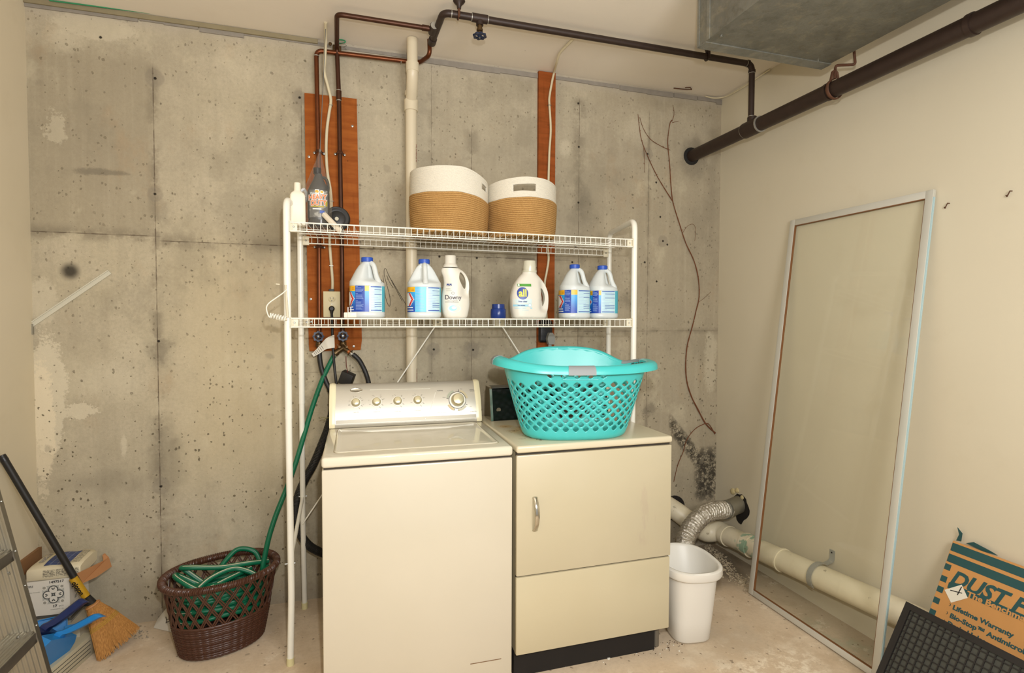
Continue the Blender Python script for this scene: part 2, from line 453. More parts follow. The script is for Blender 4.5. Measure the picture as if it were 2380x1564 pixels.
M_WALLL = painted('painted_wall_left', 'd6cbb1', 'dbd0b8', 'bbad8f', 9.4).m
M_CEIL = painted('painted_ceiling', 'e6dccb', 'e9e0d1', 'cfc1ab', 5.7).m

def floor_mat():
    t = MT('floor_concrete'); big = t.noise(1.4, 5, rough=.6); mid = t.noise(6, 6, rough=.65); fine = t.noise(60, 5, rough=.7); grain = t.noise(300, 2)
    c = t.mix(big.ss(.3, .7), 'b09b7e', 'bcaa90')
    c = t.mix(mid.ss(.4, .75)*.7, c, 'a38c6d')
    c = t.mix(fine.ss(.4, .8)*.4, c, '978368')
    c = t.mix(t.noise(3.2, 6, t.vec(off=(4, 2, 0)), rough=.7).ss(.55, .66)*.4, c, 'c9bda6')
    x, y = t.x, t.y
    # dirty strip along the right wall, darker at the back and far corner
    edge = (x+(mid-.5)*.25).ss(1.9, 2.12)
    c = t.mix(edge*.55, c, '7a6d55')
    eb = (y+(mid-.5)*.2).ss(2.6, 2.84)
    c = t.mix(eb*.4, c, '8b7a62')
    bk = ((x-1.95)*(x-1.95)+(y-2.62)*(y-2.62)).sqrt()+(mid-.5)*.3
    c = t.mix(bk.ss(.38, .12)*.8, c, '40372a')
    gr = (x-2.05).abs().ss(.12, .02)*(y-1.75).abs().ss(.35, .1)*mid.ss(.45, .6)
    c = t.mix(gr*.35, c, '8ea08a')
    # rusty dirt under the machines
    rd = (((x-.95)*(x-.95)*.5+(y-1.72)*(y-1.72)*6).sqrt()+(mid-.5)*.7)
    c = t.mix(rd.ss(.45, .15)*.5, c, '75583c')
    pl = ((x-1.62)*(x-1.62)*1.2+(y-1.72)*(y-1.72)*5).sqrt()+(mid-.5)*.9
    c = t.mix(pl.ss(.4, .15)*t.noise(14, 6, rough=.8).ss(.45, .6)*.5, c, 'd8cfba')
    gy = ((x-1.5)*(x-1.5)+(y-1.95)*(y-1.95)*3).sqrt()+(mid-.5)*.6
    c = t.mix(gy.ss(.35, .1)*.35, c, '877a66')
    pal = t.noise(9, 6, t.vec(off=(1, 7, 0)), rough=.75).ss(.58, .64)
    c = t.mix(pal*.25, c, 'd2c8b4')
    w1_ = t.warp(.06, 14); w2_ = t.warp(.02, 40)
    v = t.vor(11, w1_); cc = t.vor(11, w1_, out='Color'); n = t.nt.nodes.new('ShaderNodeSeparateColor'); t.nt.links.new(cc.s, n.inputs[0]); r = S(t.nt, n.outputs[0])
    sp = ((v+(fine-.5)*.3)-r.pow(6)*.24).ss(.02, -.03)*t.noise(2.2, 4).ss(.46, .56)
    c = t.mix(sp*.75, c, '5d4f3c')
    v2 = t.vor(45, w2_); c2 = t.vor(45, w2_, out='Color'); n = t.nt.nodes.new('ShaderNodeSeparateColor'); t.nt.links.new(c2.s, n.inputs[0]); r2 = S(t.nt, n.outputs[0])
    sp2 = ((v2+(grain-.5)*.25)-r2.pow(6)*.3).ss(.03, -.02)
    c = t.mix(sp2*.7, c, '65543f')
    t.color(t.gain(c, 1.5, .86)).rough((.62+mid*.2)); t.bump(fine*.4+mid*.5-sp*.7+pal*.4, .35, .004); t.set(Specular_IOR_Level=.35)
    return t.m
M_FLOOR = floor_mat()

def struct(name, mb, m_, parent=None):
    o = mb.build(name, m_, parent, smooth=0)
    if parent is None: o['kind'] = 'structure'
    return o
struct('floor', MB().box(L-.1, R+.1, FRONT-.1, W+.1, -.1, 0), M_FLOOR)
struct('ceiling', MB().box(L-.1, R+.1, FRONT-.1, W+.1, H, H+.1), M_CEIL)
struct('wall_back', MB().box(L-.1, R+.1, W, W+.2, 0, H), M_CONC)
struct('wall_left', MB().box(L-.1, L, FRONT, W, 0, H), M_WALLL)
struct('wall_right', MB().box(R, R+.1, FRONT, W, 0, H), M_WALL)
# brown wooden base strip in the left corner
m_brown = mat('brown_base_wood', '8d6642', .7, vary=.12, bump=.2)
struct('baseboard_left', MB().box(L, L+.012, 2.2, W-.001, .335, .398), m_brown)
# grey foam and timber plate strip between concrete and ceiling
m_foam = mat('grey_sill_foam', '8f887e', .85, vary=.2, vs=25, bump=.5)
rg = random.Random(3); fm = MB(); xx = L
while xx < R-.01:
    w_ = min(rg.uniform(.08, .3), R-xx); zt = H-.012; zb = H-rg.uniform(.028, .043)
    if xx > .2 or xx < -.6: fm.box(xx, xx+w_, W-.006, W+.01, zb, zt, bev=0)
    else: fm.box(xx, xx+w_, W-.004, W+.01, H-.028, zt)
    xx += w_+rg.choice((0, 0, .006))
struct('trim_1', fm, m_foam)
m_plate = mat('sill_plate_wood', '8d8266', .8, vary=.15, vs=14)
struct('trim_2', MB().box(L, -.12, W-.014, W+.01, H-.022, H-.002), m_plate)

# ================================================================== WALL-MOUNTED THINGS AND PIPES
m_board = None
def wood_red(name, a, b, sc=1.0):
    t = MT(name); n = t.noise(5*sc, 5, t.vec(1, 1, 7), rough=.6); g = t.noise(40, 4, t.vec(1, 1, .12))
    c = t.mix(n.ss(.3, .7), a, b); c = t.mix(g.ss(.5, .8)*.45, c, '6b310c'); c = t.mix(t.noise(3, 5, t.vec(1, 1, 3, (3, 1, 0)), rough=.7).ss(.5, .7)*.4, c, '703608')
    k = t.noise(9, 3, dist=1.0); c = t.mix(k.ss(.66, .74)*.5, c, '5c2a14')
    v = t.vor(11); c = t.mix(v.ss(.06, .02)*.5, c, '47210f')
    t.color(t.gain(c, .92, 1.0)).rough(.75).bump(g*.6+n*.2, .25, .003); t.set(Specular_IOR_Level=.15); return t.m
m_board = wood_red('red_stained_plywood', 'aa6129', '954f1f')
m_stud = wood_red('red_stained_stud', 'a05526', '8a481e')
m_copper_old = mat('aged_copper', '6b3c22', .38, .75, vary=.3, vs=30, bump=.15)
m_copper_dk = mat('dark_copper', '4a2c1c', .42, .6, vary=.3, vs=30, bump=.15)
m_copper_br = mat('bright_copper', 'c07448', .28, .9, vary=.2, vs=40)
m_black_iron = mat('black_iron_pipe', '33251e', .48, .25, vary=.25, vs=30, bump=.25)
m_solder = mat('grey_solder', 'a8a49a', .45, .6)
m_brass = mat('tarnished_brass', '5e4a30', .4, .8, vary=.3, vs=40, bump=.2)
m_steel = mat('zinc_steel', '9a9a94', .35, .85, vary=.1)
m_rust = mat('rusty_iron', '573622', .75, .1, vary=.4, vs=50, bump=.5)
m_cream_pl = mat('cream_plastic', 'd9cda4', .42)
m_black_rub = mat('black_rubber', '1d1c1b', .5, vary=.25, bump=.1)
m_navy = mat('navy_enamel', '14213c', .42, vary=.2, bump=.2)
m_pvc = mat('cream_pvc', 'd9cdb2', .38, vary=.05, vs=5, bump=.05)
m_romex = mat('cream_cable_sheath', 'd3c8a9', .5, vary=.1, vs=20)
m_wht = mat('white_epoxy', 'e9e8dc', .35)
m_black = mat('black_plastic', '15151a', .4)

def px(u, v, y): return PX(u, v, 1, y)

# plywood board behind the taps
b = thing('plywood_board', 'reddish-brown plywood board on the concrete wall behind the water taps', 'board', (-.05, W-.006, 1.24))
yb = W
q = [px(708, 218, yb), px(829, 232, yb), px(836, 600, yb), px(841, 790, yb), px(838, 813, yb), px(780, 815, yb), px(720, 816, yb), px(718, 800, yb), px(712, 500, yb)]
MB().prism([(p.x, -p.z) for p in q], .013, Matrix(((1, 0, 0, 0), (0, 0, -1, W), (0, -1, 0, 0), (0, 0, 0, 1)))).build('panel', m_board, b)
for u, v in ((819, 293), (718, 364), (722, 695), (822, 805), (731, 355), (723, 748)):
    p = px(u, v, W-.013); MB().lathe([(.006, 0), (.006, .002), (.002, .003)], p, 10, M=Matrix.Rotation(PI/2, 4, 'X')).build('screw', m_steel, b)
s = thing('wooden_stud', 'narrow reddish-brown wooden plank fixed upright to the concrete wall', 'plank', (1.05, W, 1.2))
MB().box(1.008, 1.106, W-.02, W+.001, 1.12, H-.004).build('plank', m_stud, s)

def pipe(mb, pts, r, bend=None, n=14, mi=0):
    mb.tube(fillet(pts, bend or r*2.2), r, n, mi=mi)
def ring(mb, p, d, r, w=.004, mi=0, n=18):
    p = Vector(p); d = Vector(d).normalized(); mb.cyl(p-d*w/2, p+d*w/2, r, n, mi)
def handwheel(name, c, axis, r, m_, parent, lobes=8, tilt=0):
    """spoked, scalloped tap wheel with hub"""
    c = Vector(c); ax = Vector(axis).normalized(); x = ax.orthogonal().normalized(); M = frame(c, x, ax.cross(x))
    mb = MB(); N = lobes*6; R0 = r; out = []; inn = []
    rings = []
    for j in range(N):
        a = 2*PI*j/N; ro = R0*(1+.09*math.cos(lobes*a)); ri = R0*.66
        rings.append([M @ Vector((rr*math.cos(a), rr*math.sin(a), zz)) for rr, zz in ((ri, -.003), (ro, -.0035), (ro*1.01, 0), (ro, .0035), (ri, .003))])
    mb.rings(rings, closed_v=True)
    for k in range(4):
        a = 2*PI*k/4+.4; d = M.to_3x3() @ Vector((math.cos(a), math.sin(a), 0))
        mb.tube([c, c+d*r*.75], .0035, 8)
    mb.cyl(c-ax*.006, c+ax*.006, r*.3, 12)
    o = mb.build(name, m_, parent)
    MB().cyl(c+ax*.005, c+ax*.010, .0035, 10).build('screw', m_steel, o)
    return o

# --- main cold pipe with branch under the ceiling
ZS, YS = 2.694, 2.338
XB, ZB, RB = 1.985, 2.372, .034
yj = PX(1748, 300, 0, XB).y
t = thing('branch_pipe', 'brown iron water pipe along the ceiling dropping to the large pipe', 'pipe', (1.2, YS, ZS))
xL = px(1030, 27, YS).x
pw = PX(1005, 95, 2, ZS); pt = PX(1007, 68, 2, ZS)
mb = MB(); pipe(mb, [(pw.x, pw.y, ZS), (xL, YS, ZS), (XB, YS, ZS), (XB, YS, ZB)], .0148, .035); mb.build('pipe', m_black_iron, t)
mb = MB(); d = Vector((1, 0, 0))
xv = px(1115, 45, YS).x
mb.cyl((xv-.034, YS, ZS), (xv+.034, YS, ZS), .0185); mb.cyl((xv, YS, ZS), (xv, YS, ZS-.03), .016)
mb.cyl((XB-.03, YS, ZS), (XB-.02, YS, ZS), .0175); mb.cyl((XB, YS, ZS-.03), (XB, YS, ZS-.04), .0175); mb.cyl((XB, YS, ZB+.03), (XB, YS, ZB+.055), .019)
mb.cyl((pw.x, pw.y-.02, ZS), (pw.x, pw.y+.02, ZS), .019); mb.cyl((pt.x, pt.y-.03, ZS), (pt.x, pt.y+.03, ZS), .0185)
mb.build('fitting', m_black_iron, t, sep=True)
mb = MB()
for p, dd in (((xL+.035, YS, ZS), d), ((xv-.036, YS, ZS), d), ((xv+.036, YS, ZS), d), ((XB-.035, YS, ZS), d), ((pt.x, pt.y-.034, ZS), (0, 1, 0)), ((pt.x, pt.y+.034, ZS), (0, 1, 0)), ((XB, YS, ZS-.045), (0, 0, 1)), ((XB, YS, ZB+.06), (0, 0, 1))):
    ring(mb, p, dd, .0162, .003)
mb.build('solder_ring', m_solder, t, sep=True)
mb = MB(); mb.lathe([(.011, 0), (.011, -.018), (.014, -.02), (.014, -.028), (.007, -.03), (.0065, -.046)], (xv, YS, ZS-.026), 16)
vb = mb.build('valve_body', m_brass, t)
handwheel('valve_handle', (xv, YS, ZS-.074), (0, 0, -1), .028, m_navy, t)
# ceiling hangers on the branch pipe
for u, fl in ((1065, True), (1643, False)):
    hx = px(u, 40 if fl else 132, YS).x
    h_ = thing('pipe_hanger', 'rusty bell-shaped pipe hanger under the ceiling left of the blue valve' if fl else 'dark split-ring pipe hanger below the duct corner', 'pipe hanger', (hx, YS, H), group=None)
    mb = MB()
    if fl: mb.lathe([(.026, 0), (.022, -.006), (.010, -.018), (.008, -.032)], (hx, YS-.019, H-.001), 18)
    else: mb.lathe([(.014, 0), (.012, -.012), (.008, -.02), (.007, -.03)], (hx, YS-.0, H-.001), 14)
    mb.build('ceiling_flange', m_black_iron, h_)
    mb = MB(); mb.tube([(hx, YS+.019*math.sin(a), ZS+.019*math.cos(a)) for a in [2*PI*k/16 for k in range(16)]], .003, 6, closed=True)
    mb.tube([(hx, YS-.019, ZS+.03), (hx, YS-.019, ZS-.008), (hx, YS-.017, ZS-.018)], .0055, 8)
    mb.build('ring_clamp', m_rust if fl else m_black_iron, h_)

# --- copper drop to the right-hand tap
xa = px(785, 35, pt.y).x
t = thing('copper_pipe', 'brown copper pipe from the ceiling tee down to the right-hand tap', 'pipe', (xa, 2.6, 2.0))
top = px(783, 105, 2.79)
mb = MB(); pipe(mb, [(pt.x-.015, pt.y, ZS), (px(783, 37, pt.y).x, pt.y, ZS), (top.x, 2.793, ZS), px(788, 230, 2.793), px(790, 354, 2.793), px(795, 600, 2.793), px(796, 775, 2.79)], .0105, .028)
mb.build('pipe', m_copper_dk, t)
mb = MB(); p = px(787.5, 222, 2.793); mb.cyl(p+Vector((0, 0, .022)), p-Vector((0, 0, .022)), .0128)
mb.cyl((pt.x-.05, pt.y, ZS), (pt.x-.02, pt.y, ZS), .0128)
mb.build('coupling', m_copper_dk, t, sep=True)
mb = MB(); ring(mb, p+Vector((0, 0, .024)), (0, 0, 1), .0118); ring(mb, p-Vector((0, 0, .024)), (0, 0, 1), .0118)
mb.build('solder_ring', m_solder, t, sep=True)
# --- second copper pipe looping along the wall to the left-hand tap
p0 = PX(998, 92, 2, H-.002)
t = thing('copper_pipe', 'copper pipe running along the top of the wall to the left-hand tap', 'pipe', (0, 2.79, 2.5))
mb = MB(); pipe(mb, [p0, px(999, 128, p0.y), px(975, 146, 2.785), px(735, 117, 2.795), px(741, 400, 2.795), px(742, 770, 2.79)], .0105, .03)
mb.build('pipe', m_copper_old, t)
mb = MB(); q = px(742, 118, 2.795); ring(mb, px(755, 118.5, 2.795), (1, 0, 0), .0122, .004); ring(mb, px(735.5, 130, 2.795), (0, 0, 1), .0122, .004); ring(mb, px(932, 142, 2.79), (1, 0, 0), .0122, .004)
mb.build('solder_ring', m_solder, t, sep=True)
# pipe straps on the board and at the wall top
def strap(u, v, lab, w=.02, m_=m_steel):
    p = px(u, v, 2.793); o = thing('pipe_strap', lab, 'pipe strap', p, group=None)
    mb = MB(); mb.tube([p+Vector((-.022, .034, 0)), p+Vector((-.014, .02, 0)), p+Vector((-.012, -.008, 0)), p+Vector((0, -.013, 0)), p+Vector((.012, -.008, 0)), p+Vector((.014, .02, 0)), p+Vector((.022, .034, 0))], .003, 6, sq=(2.2, .6))
    mb.build('band', m_copper_dk, o)
    for s_ in (-1, 1):
        MB().lathe([(.0055, 0), (.0055, .003), (.002, .0045)], p+Vector((s_*.022, .03, 0)), 10, M=Matrix.Rotation(PI/2, 4, 'X')).build('screw', m_, o)
strap(790, 355, 'copper strap holding the right-hand pipe to the board above the top shelf')
strap(742, 573, 'wire strap holding the left-hand pipe to the board just below the top shelf')
strap(741, 352, 'copper strap holding the left-hand pipe to the board beside the plastic bag')
p = px(783, 108, 2.78)
o = thing('pipe_clamp', 'brass and wire clamp where the copper pipe meets the wall top', 'clamp', p)
mb = MB(); mb.box(p.x-.02, p.x+.02, 2.80, 2.845, p.z-.015, p.z+.018, bev=.004); mb.build('block', m_brass, o)
mb = MB(); mb.tube([p+Vector((-.004, -.015, 0)), p+Vector((.02, -.01, 0)), p+Vector((.04, .0, -.003)), p+Vector((.045, .005, -.008)), p+Vector((.02, .0, -.01))], .0015, 6); mb.tube([p+Vector((.0, .0, .02)), p+Vector((.03, .005, .022)), p+Vector((.045, .01, .015)), p+Vector((.03, .015, .01))], .0015, 6)
mb.build('wire_loop', m_steel, o, sep=True)
MB().lathe([(.007, 0), (.008, .006), (.004, .009)], p+Vector((-.03, .0, .006)), 10, M=Matrix.Rotation(PI/2, 4, 'X')).build('bolt', m_brass, o)

# --- large black pipe along the right wall
t = thing('drain_pipe', 'thick black pipe running along the right wall into the concrete', 'pipe', (XB, 1.6, ZB))
mb = MB(); mb.cyl((XB, W+.05, ZB), (XB, -1.4, ZB), RB, 26); mb.build('pipe', m_black_iron, t)
mb = MB(); mb.cyl((XB, yj+.05, ZB), (XB, yj-.055, ZB), RB+.005, 26); mb.cyl((XB, yj, ZB+.02), (XB, yj, ZB+.055), .021, 20)
mb.build('tee', m_black_iron, t)
mb = MB(); ring(mb, (XB, yj-.058, ZB), (0, 1, 0), RB+.0062, .006, n=26); ring(mb, (XB, yj+.053, ZB), (0, 1, 0), RB+.003, .003, n=26); mb.build('solder_ring', m_solder, t, sep=True)
mb = MB(); mb.cyl((XB, 1.86, ZB), (XB, 1.875, ZB), RB+.003, 26); mb.cyl((XB, 1.30, ZB), (XB, 1.318, ZB), RB+.004, 26); mb.build('coupling', m_black_iron, t, sep=True)
MB().lathe([(.052, 0), (.052, .004), (.045, .006)], (XB, W-.001, ZB), 24, M=Matrix.Rotation(PI/2, 4, 'X')).build('wall_collar', mat('dark_sealant', '16130f', .8), t)
# hanger: hook from the ceiling
a0 = PX(1985, 118, 0, 2.03); a1 = PX(1988, 150, 0, 2.03); a2 = PX(1942, 152, 0, XB+.01); a3 = PX(1940, 176, 0, XB)
t = thing('pipe_hanger', 'rusty bent rod hanger holding the thick black pipe at the right wall', 'pipe hanger', (XB, a3.y, ZB+.05))
mb = MB(); mb.tube(fillet([(a0.x, a0.y, H), a0, a1, a2, a3+Vector((0, 0, -.012))], .012), .0055, 10); mb.build('rod', m_rust, t)
mb = MB(); yh = a3.y
mb.tube([(XB+math.sin(a)*(RB+.006), yh+.0, ZB+math.cos(a)*(RB+.006)) for a in [.3+(2*PI-.6)*k/24 for k in range(25)]], .0055, 8, sq=(.6, 1.5))
mb.tube([(XB-.022, yh, ZB+RB-.004), (XB-.012, yh, ZB+RB+.036), (XB, yh, ZB+RB+.045), (XB+.012, yh, ZB+RB+.036), (XB+.022, yh, ZB+RB-.004)], .0055, 8)
mb.build('clevis', m_rust, t)

# --- galvanised duct
t = MT('galvanised_steel'); n1 = t.noise(7, 5, rough=.65); n2 = t.noise(45, 5, t.vec(1, 1, 1), rough=.7, dist=.6); v = t.vor(30)
c = t.mix(n1.ss(.3, .7), '8a8a82', '77776f'); n3 = t.noise(16, 6, t.vec(1, 1, 1), rough=.75, dist=.35); c = t.mix(n3.ss(.5, .66)*.5, c, 'a39d8a'); c = t.mix(n3.ss(.46, .34)*.4, c, '5f5b4e'); c = t.mix(n2.ss(.5, .7)*.3, c, '8a7f66')  # zinc mottling, with blotchy tan reflections painted into the colour
t.color(c).rough((.38+n2*.3)); t.set(Metallic=.55); t.bump(n2*.5+n1*.5, .3, .006); m_galv = t.m
DX0, DX1, DY, DZ = 1.312, 1.918, 1.846, 2.45
d = thing('sheet_metal_duct', 'grey galvanised rectangular duct hanging under the ceiling at the upper right', 'duct', (1.6, .8, DZ))
mb = MB(); mb.box(DX0, DX1, -1.5, DY, DZ, H-.001, bev=.004); mb.build('duct_body', m_galv, d)
mb = MB(); mb.box(DX0-.004, DX0, DY-.075, DY-.06, DZ-.002, H-.004); mb.box(DX0-.003, DX0, DY-.012, DY, DZ-.002, H-.004); mb.box(DX0, DX1, DY-.05, DY, DZ-.004, DZ); mb.box(DX0, DX1, .55, .6, DZ-.006, DZ)
mb.build('seam_cleat', m_galv, d, sep=True)
for x, y in ((DX0+.03, DY-.1), (DX1-.07, DY-.05)):
    MB().lathe([(.006, 0), (.006, -.003), (.002, -.005)], (x, y, DZ), 10).build('screw', m_steel, d)

# --- white PVC stack
t = thing('pvc_pipe', 'cream plastic drain pipe rising behind the rack to the ceiling', 'pipe', (.32, 2.78, .9))
pz = [px(957, v, 2.782).z for v in (150, 182, 205, 250)]
xp = .319
zt = [H-.001, PX(957, 150, 1, 2.69).z]
mb = MB(); mb.tube([(.315, 2.69, H-.002), (.315, 2.69, zt[1]-.01)], .0255, 24); mb.cyl((xp, 2.782, .25), (xp, 2.782, pz[3]+.01), .028, 24)
mb.build('pipe', m_pvc, t)
mb = MB(); mb.tube(cr([(.315, 2.69, zt[1]+.005), (.315, 2.69, zt[1]-.04), (.317, 2.72, zt[1]-.085), (xp, 2.765, zt[1]-.125), (xp, 2.782, pz[3]+.03), (xp, 2.782, pz[3])], 5), .0275, 24)
mb.cyl((.315, 2.69, zt[1]+.008), (.315, 2.69, zt[1]-.035), .031, 24); mb.cyl((xp, 2.782, pz[3]+.035), (xp, 2.782, pz[3]-.018), .034, 24)
mb.cyl((xp, 2.775, pz[3]+.075), (xp, 2.777, pz[3]+.055), .0315, 24)
mb.build('offset_fitting', m_pvc, t)
m_red = mat('red_ink', 'a8453c', .6)
mb = MB(); rr = random.Random(5); z = 2.3
M0 = None
def on_pipe(p, z0):   # wrap lettering round the right flank of the pipe
    a = -PI/2+.95+p.y/.0285
    return Vector((xp+.0284*math.cos(a), 2.782+.0284*math.sin(a), z0-p.x))
for z0 in (2.22, 1.95, 1.6, 1.45, 1.1): text_mb('PVC SCHEDULE 40', .0105, None, mb=mb, warp=lambda p, z0=z0: on_pipe(p, z0), bold=.0003)
mb.build('printed_marking', m_red, t, sep=True)

# --- cables
def cable(name, lab, pts, r, m_, cat='cable', sq=None, staples=(), sm=None):
    o = thing(name, lab, cat, pts[0]); mb = MB(); mb.tube(cr(pts, 6), r, 10, sq=sq); mb.build('sheath', m_, o)
    for p in staples:
        MB().tube([Vector(p)+Vector((-.009, .012, 0)), Vector(p)+Vector((-.009, -.007, 0)), Vector(p)+Vector((.009, -.007, 0)), Vector(p)+Vector((.009, .012, 0))], .0013, 6).build('staple', m_steel, o)
    return o
yc = 2.82
c0 = PX(757, 52, 2, H-.002)
cable('electrical_cable', 'cream electrical cable hanging from the ceiling to the outlet box', [c0, px(757, 95, 2.75), px(755, 140, 2.79), px(754, 168, 2.80), px(762, 200, 2.81), px(769, 232, yc), px(765, 262, yc), px(760, 300, yc), px(758, 350, yc), px(761, 400, yc), px(768, 443, yc), px(770, 480, yc), px(767, 520, yc), px(766, 561, yc), px(770, 616, yc), px(773, 655, yc), px(772, 680, 2.825)], .0072, m_romex,
      staples=[px(769, 245, yc), px(771, 468, yc), px(770, 618, yc)])
c1 = PX(1332, 91, 2, H-.002)
cable('electrical_cable', 'cream electrical cable drooping from the ceiling down the wooden plank', [c1, PX(1319, 104, 2, H-.009), PX(1301, 124, 2, H-.012), PX(1294, 145, 2, H-.02), px(1288, 168, 2.805), px(1283, 190, 2.811), px(1277, 225, 2.812), px(1277, 245, 2.812), px(1280, 300, 2.812), px(1277, 350, 2.812), px(1275, 410, 2.812), px(1273, 500, 2.812), px(1272, 560, 2.812), px(1275, 600, 2.812), px(1271, 630, 2.812), px(1266, 660, 2.812), px(1268, 700, 2.812), px(1271, 745, 2.812)], .0062, m_romex, staples=[px(1277, 245, 2.812)])
m_grn = mat('green_wire_sheath', '2f8a5c', .45)
cable('green_wire', 'thin green wire along the top of the concrete wall at the left', [px(115, 1, W-.02), px(350, 31, W-.02), px(600, 64, W-.02), px(740, 84, W-.02), px(775, 90, W-.025), px(800, 94, W-.05), px(801, 99, W-.05), px(788, 101, W-.03)], .0028, m_grn, 'wire')
cable('thin_cable', 'thin cream cable along the ceiling edge in the far right corner', [px(1640, 224, W-.012), px(1662, 228, W-.012), PX(1688, 224, 0, R-.01), PX(1720, 207, 0, R-.01), PX(1756, 184, 0, R-.01), PX(1790, 161, 0, R-.01)], .004, m_romex)
o = thing('string', 'thin grey string from the ceiling down to the plastic bag', 'string', px(752, 178, 2.7))
MB().tube([PX(757, 60, 2, H-.002), px(752, 178, 2.62), px(746, 300, 2.5), px(744, 352, 2.44)], .0016, 6).build('strand', mat('grey_twine', '6b6a66', .7), o)
# hook scrap on the ceiling
p = PX(1585, 205, 2, H-.004)
MBh = MB().tube([PX(1566, 205, 2, H-.004), PX(1595, 208, 2, H-.006), PX(1608, 208, 2, H-.006), PX(1604, 203, 2, H-.006), PX(1592, 204, 2, H-.006)], .003, 6)
o = MBh.build('ceiling_hook', m_rust, None); tag(o, 'small bent rusty hook on the ceiling near the far right corner', 'hook')
for u, v, l in ((2204, 478, 'small dark hook in the right wall beside the top of the glass panel'), (2349, 450, 'small dark hook high on the right wall near the picture edge')):
    p = PX(u, v, 0, R)
    o = MB().tube([p+Vector((.005, -.004, .008)), p+Vector((-.010, -.004, .008)), p+Vector((-.013, 0, -.004)), p+Vector((-.008, .006, -.009)), p+Vector((-.006, .010, -.004))], .002, 8).build('wall_hook', m_rust); tag(o, l, 'hook')

# --- outlet box with plug
bx0, bx1 = px(751, 700, W-.05).x, px(791, 700, W-.05).x; z0, z1 = px(770, 737, W-.05).z, px(770, 677, W-.05).z
o = thing('outlet_box', 'cream electrical outlet box with two sockets above the lower shelf', 'outlet', ((bx0+bx1)/2, W-.02, z0))
MB().box(bx0, bx1, W-.05, W-.013, z0, z1, bev=.003).build('box', m_cream_pl, o)
xc = (bx0+bx1)/2; zc = (z0+z1)/2
for k, zz in enumerate((zc+.024, zc-.022)):
    f = MB(); f.lathe([(.0165, 0), (.0165, .003), (.015, .004)], (xc, W-.05, zz), 24, M=Matrix.Rotation(PI/2, 4, 'X') @ Matrix.Scale(.82, 4, (0, 1, 0))); so = f.build('socket', m_cream_pl, o)
    sl = MB(); sl.box(xc-.0075, xc-.0055, W-.0548, W-.05, zz, zz+.010); sl.box(xc+.0055, xc+.0075, W-.0548, W-.05, zz+.001, zz+.009); sl.lathe([(.0028, 0), (.0028, .0048)], (xc, W-.05, zz-.008), 10, M=Matrix.Rotation(PI/2, 4, 'X'))
    sl.build('slot', m_black, so, sep=True)
MB().lathe([(.003, 0), (.002, .002)], (xc, W-.05, zc+.001), 10, M=Matrix.Rotation(PI/2, 4, 'X')).build('screw', m_steel, o)
MB().box(xc-.014, xc+.012, W-.04, W-.016, z1, z1+.012, bev=.003).build('cable_clamp', mat('dark_clamp', '3a3d3c', .5), o)
pl = thing('power_plug', 'black plug and cord in the lower socket running down behind the washer', 'power cord', (xc, W-.08, zc-.02))
mb = MB(); mb.lathe([(.013, 0), (.014, .012), (.012, .026), (.008, .03)], (xc, W-.055, zc-.022), 16, M=Matrix.Rotation(PI/2, 4, 'X')); mb.tube([(xc, W-.078, zc-.03), (xc, W-.075, zc-.05)], [.009, .0055], 10)
mb.build('plug', m_black_rub, pl)
MB().tube(cr([(xc, W-.075, zc-.05), px(772, 745, 2.77), px(773, 790, 2.76), px(777, 850, 2.76), px(783, 900, 2.74), px(789, 960, 2.70), (.05, 2.70, .6)], 6), .0062, 10).build('cord', m_black_rub, pl)
# black dryer outlet
ox0, ox1 = px(1254, 780, W-.05).x, px(1284.5, 780, W-.05).x
o = thing('dryer_outlet', 'black round-cornered dryer outlet box at the foot of the plank', 'outlet', ((ox0+ox1)/2, W-.02, 1.25))
MB().box(ox0, ox1, W-.055, W-.0205, px(1270, 796, W-.05).z, px(1270, 744, W-.05).z, bev=.014, seg=4).build('box', m_black, o)
o = thing('power_plug', 'grey angled plug and cord in the black dryer outlet', 'power cord', px(1275, 780, W-.09))
m_gpl = mat('grey_plastic', '8b8c86', .5)
mb = MB(); P = [px(u, v, W-.06) for u, v in ((1271, 779), (1274, 773), (1281, 773), (1286, 783), (1286, 792), (1283.5, 800), (1272, 800), (1269, 788))]
mb.prism([(p.x, -p.z) for p in P], .03, Matrix(((1, 0, 0, 0), (0, 0, -1, W-.056), (0, -1, 0, 0), (0, 0, 0, 1)))); mb.build('plug', m_gpl, o)
p = px(1278, 800, W-.07); MB().tube(cr([p+Vector((0, 0, .01)), p+Vector((.002, 0, -.05)), p+Vector((.0, -.01, -.2)), p+Vector((-.02, -.05, -.5))], 6), .008, 10, sq=(1.3, .7)).build('cord', m_gpl, o)

# --- taps
def tap(u, v, lab):
    c = px(u, v, 2.74); o = thing('water_tap', lab, 'tap', c)
    handwheel('handle', c, (0, -1, .12), .0245, m_navy, o)
    mb = MB(); mb.cyl(c+Vector((0, .004, 0)), c+Vector((0, .05, 0)), .0075); mb.lathe([(.012, .03), (.014, .012), (.014, -.02), (.011, -.026), (.015, -.032), (.015, -.046), (.0, -.046)], c+Vector((0, .05, -.005)), 16)
    mb.build('valve_body', m_brass, o); return c
cl = tap(740, 782, 'left-hand water tap with a dark blue handwheel below the shelf')
cr_ = tap(797, 781, 'right-hand water tap with a dark blue handwheel below the shelf')
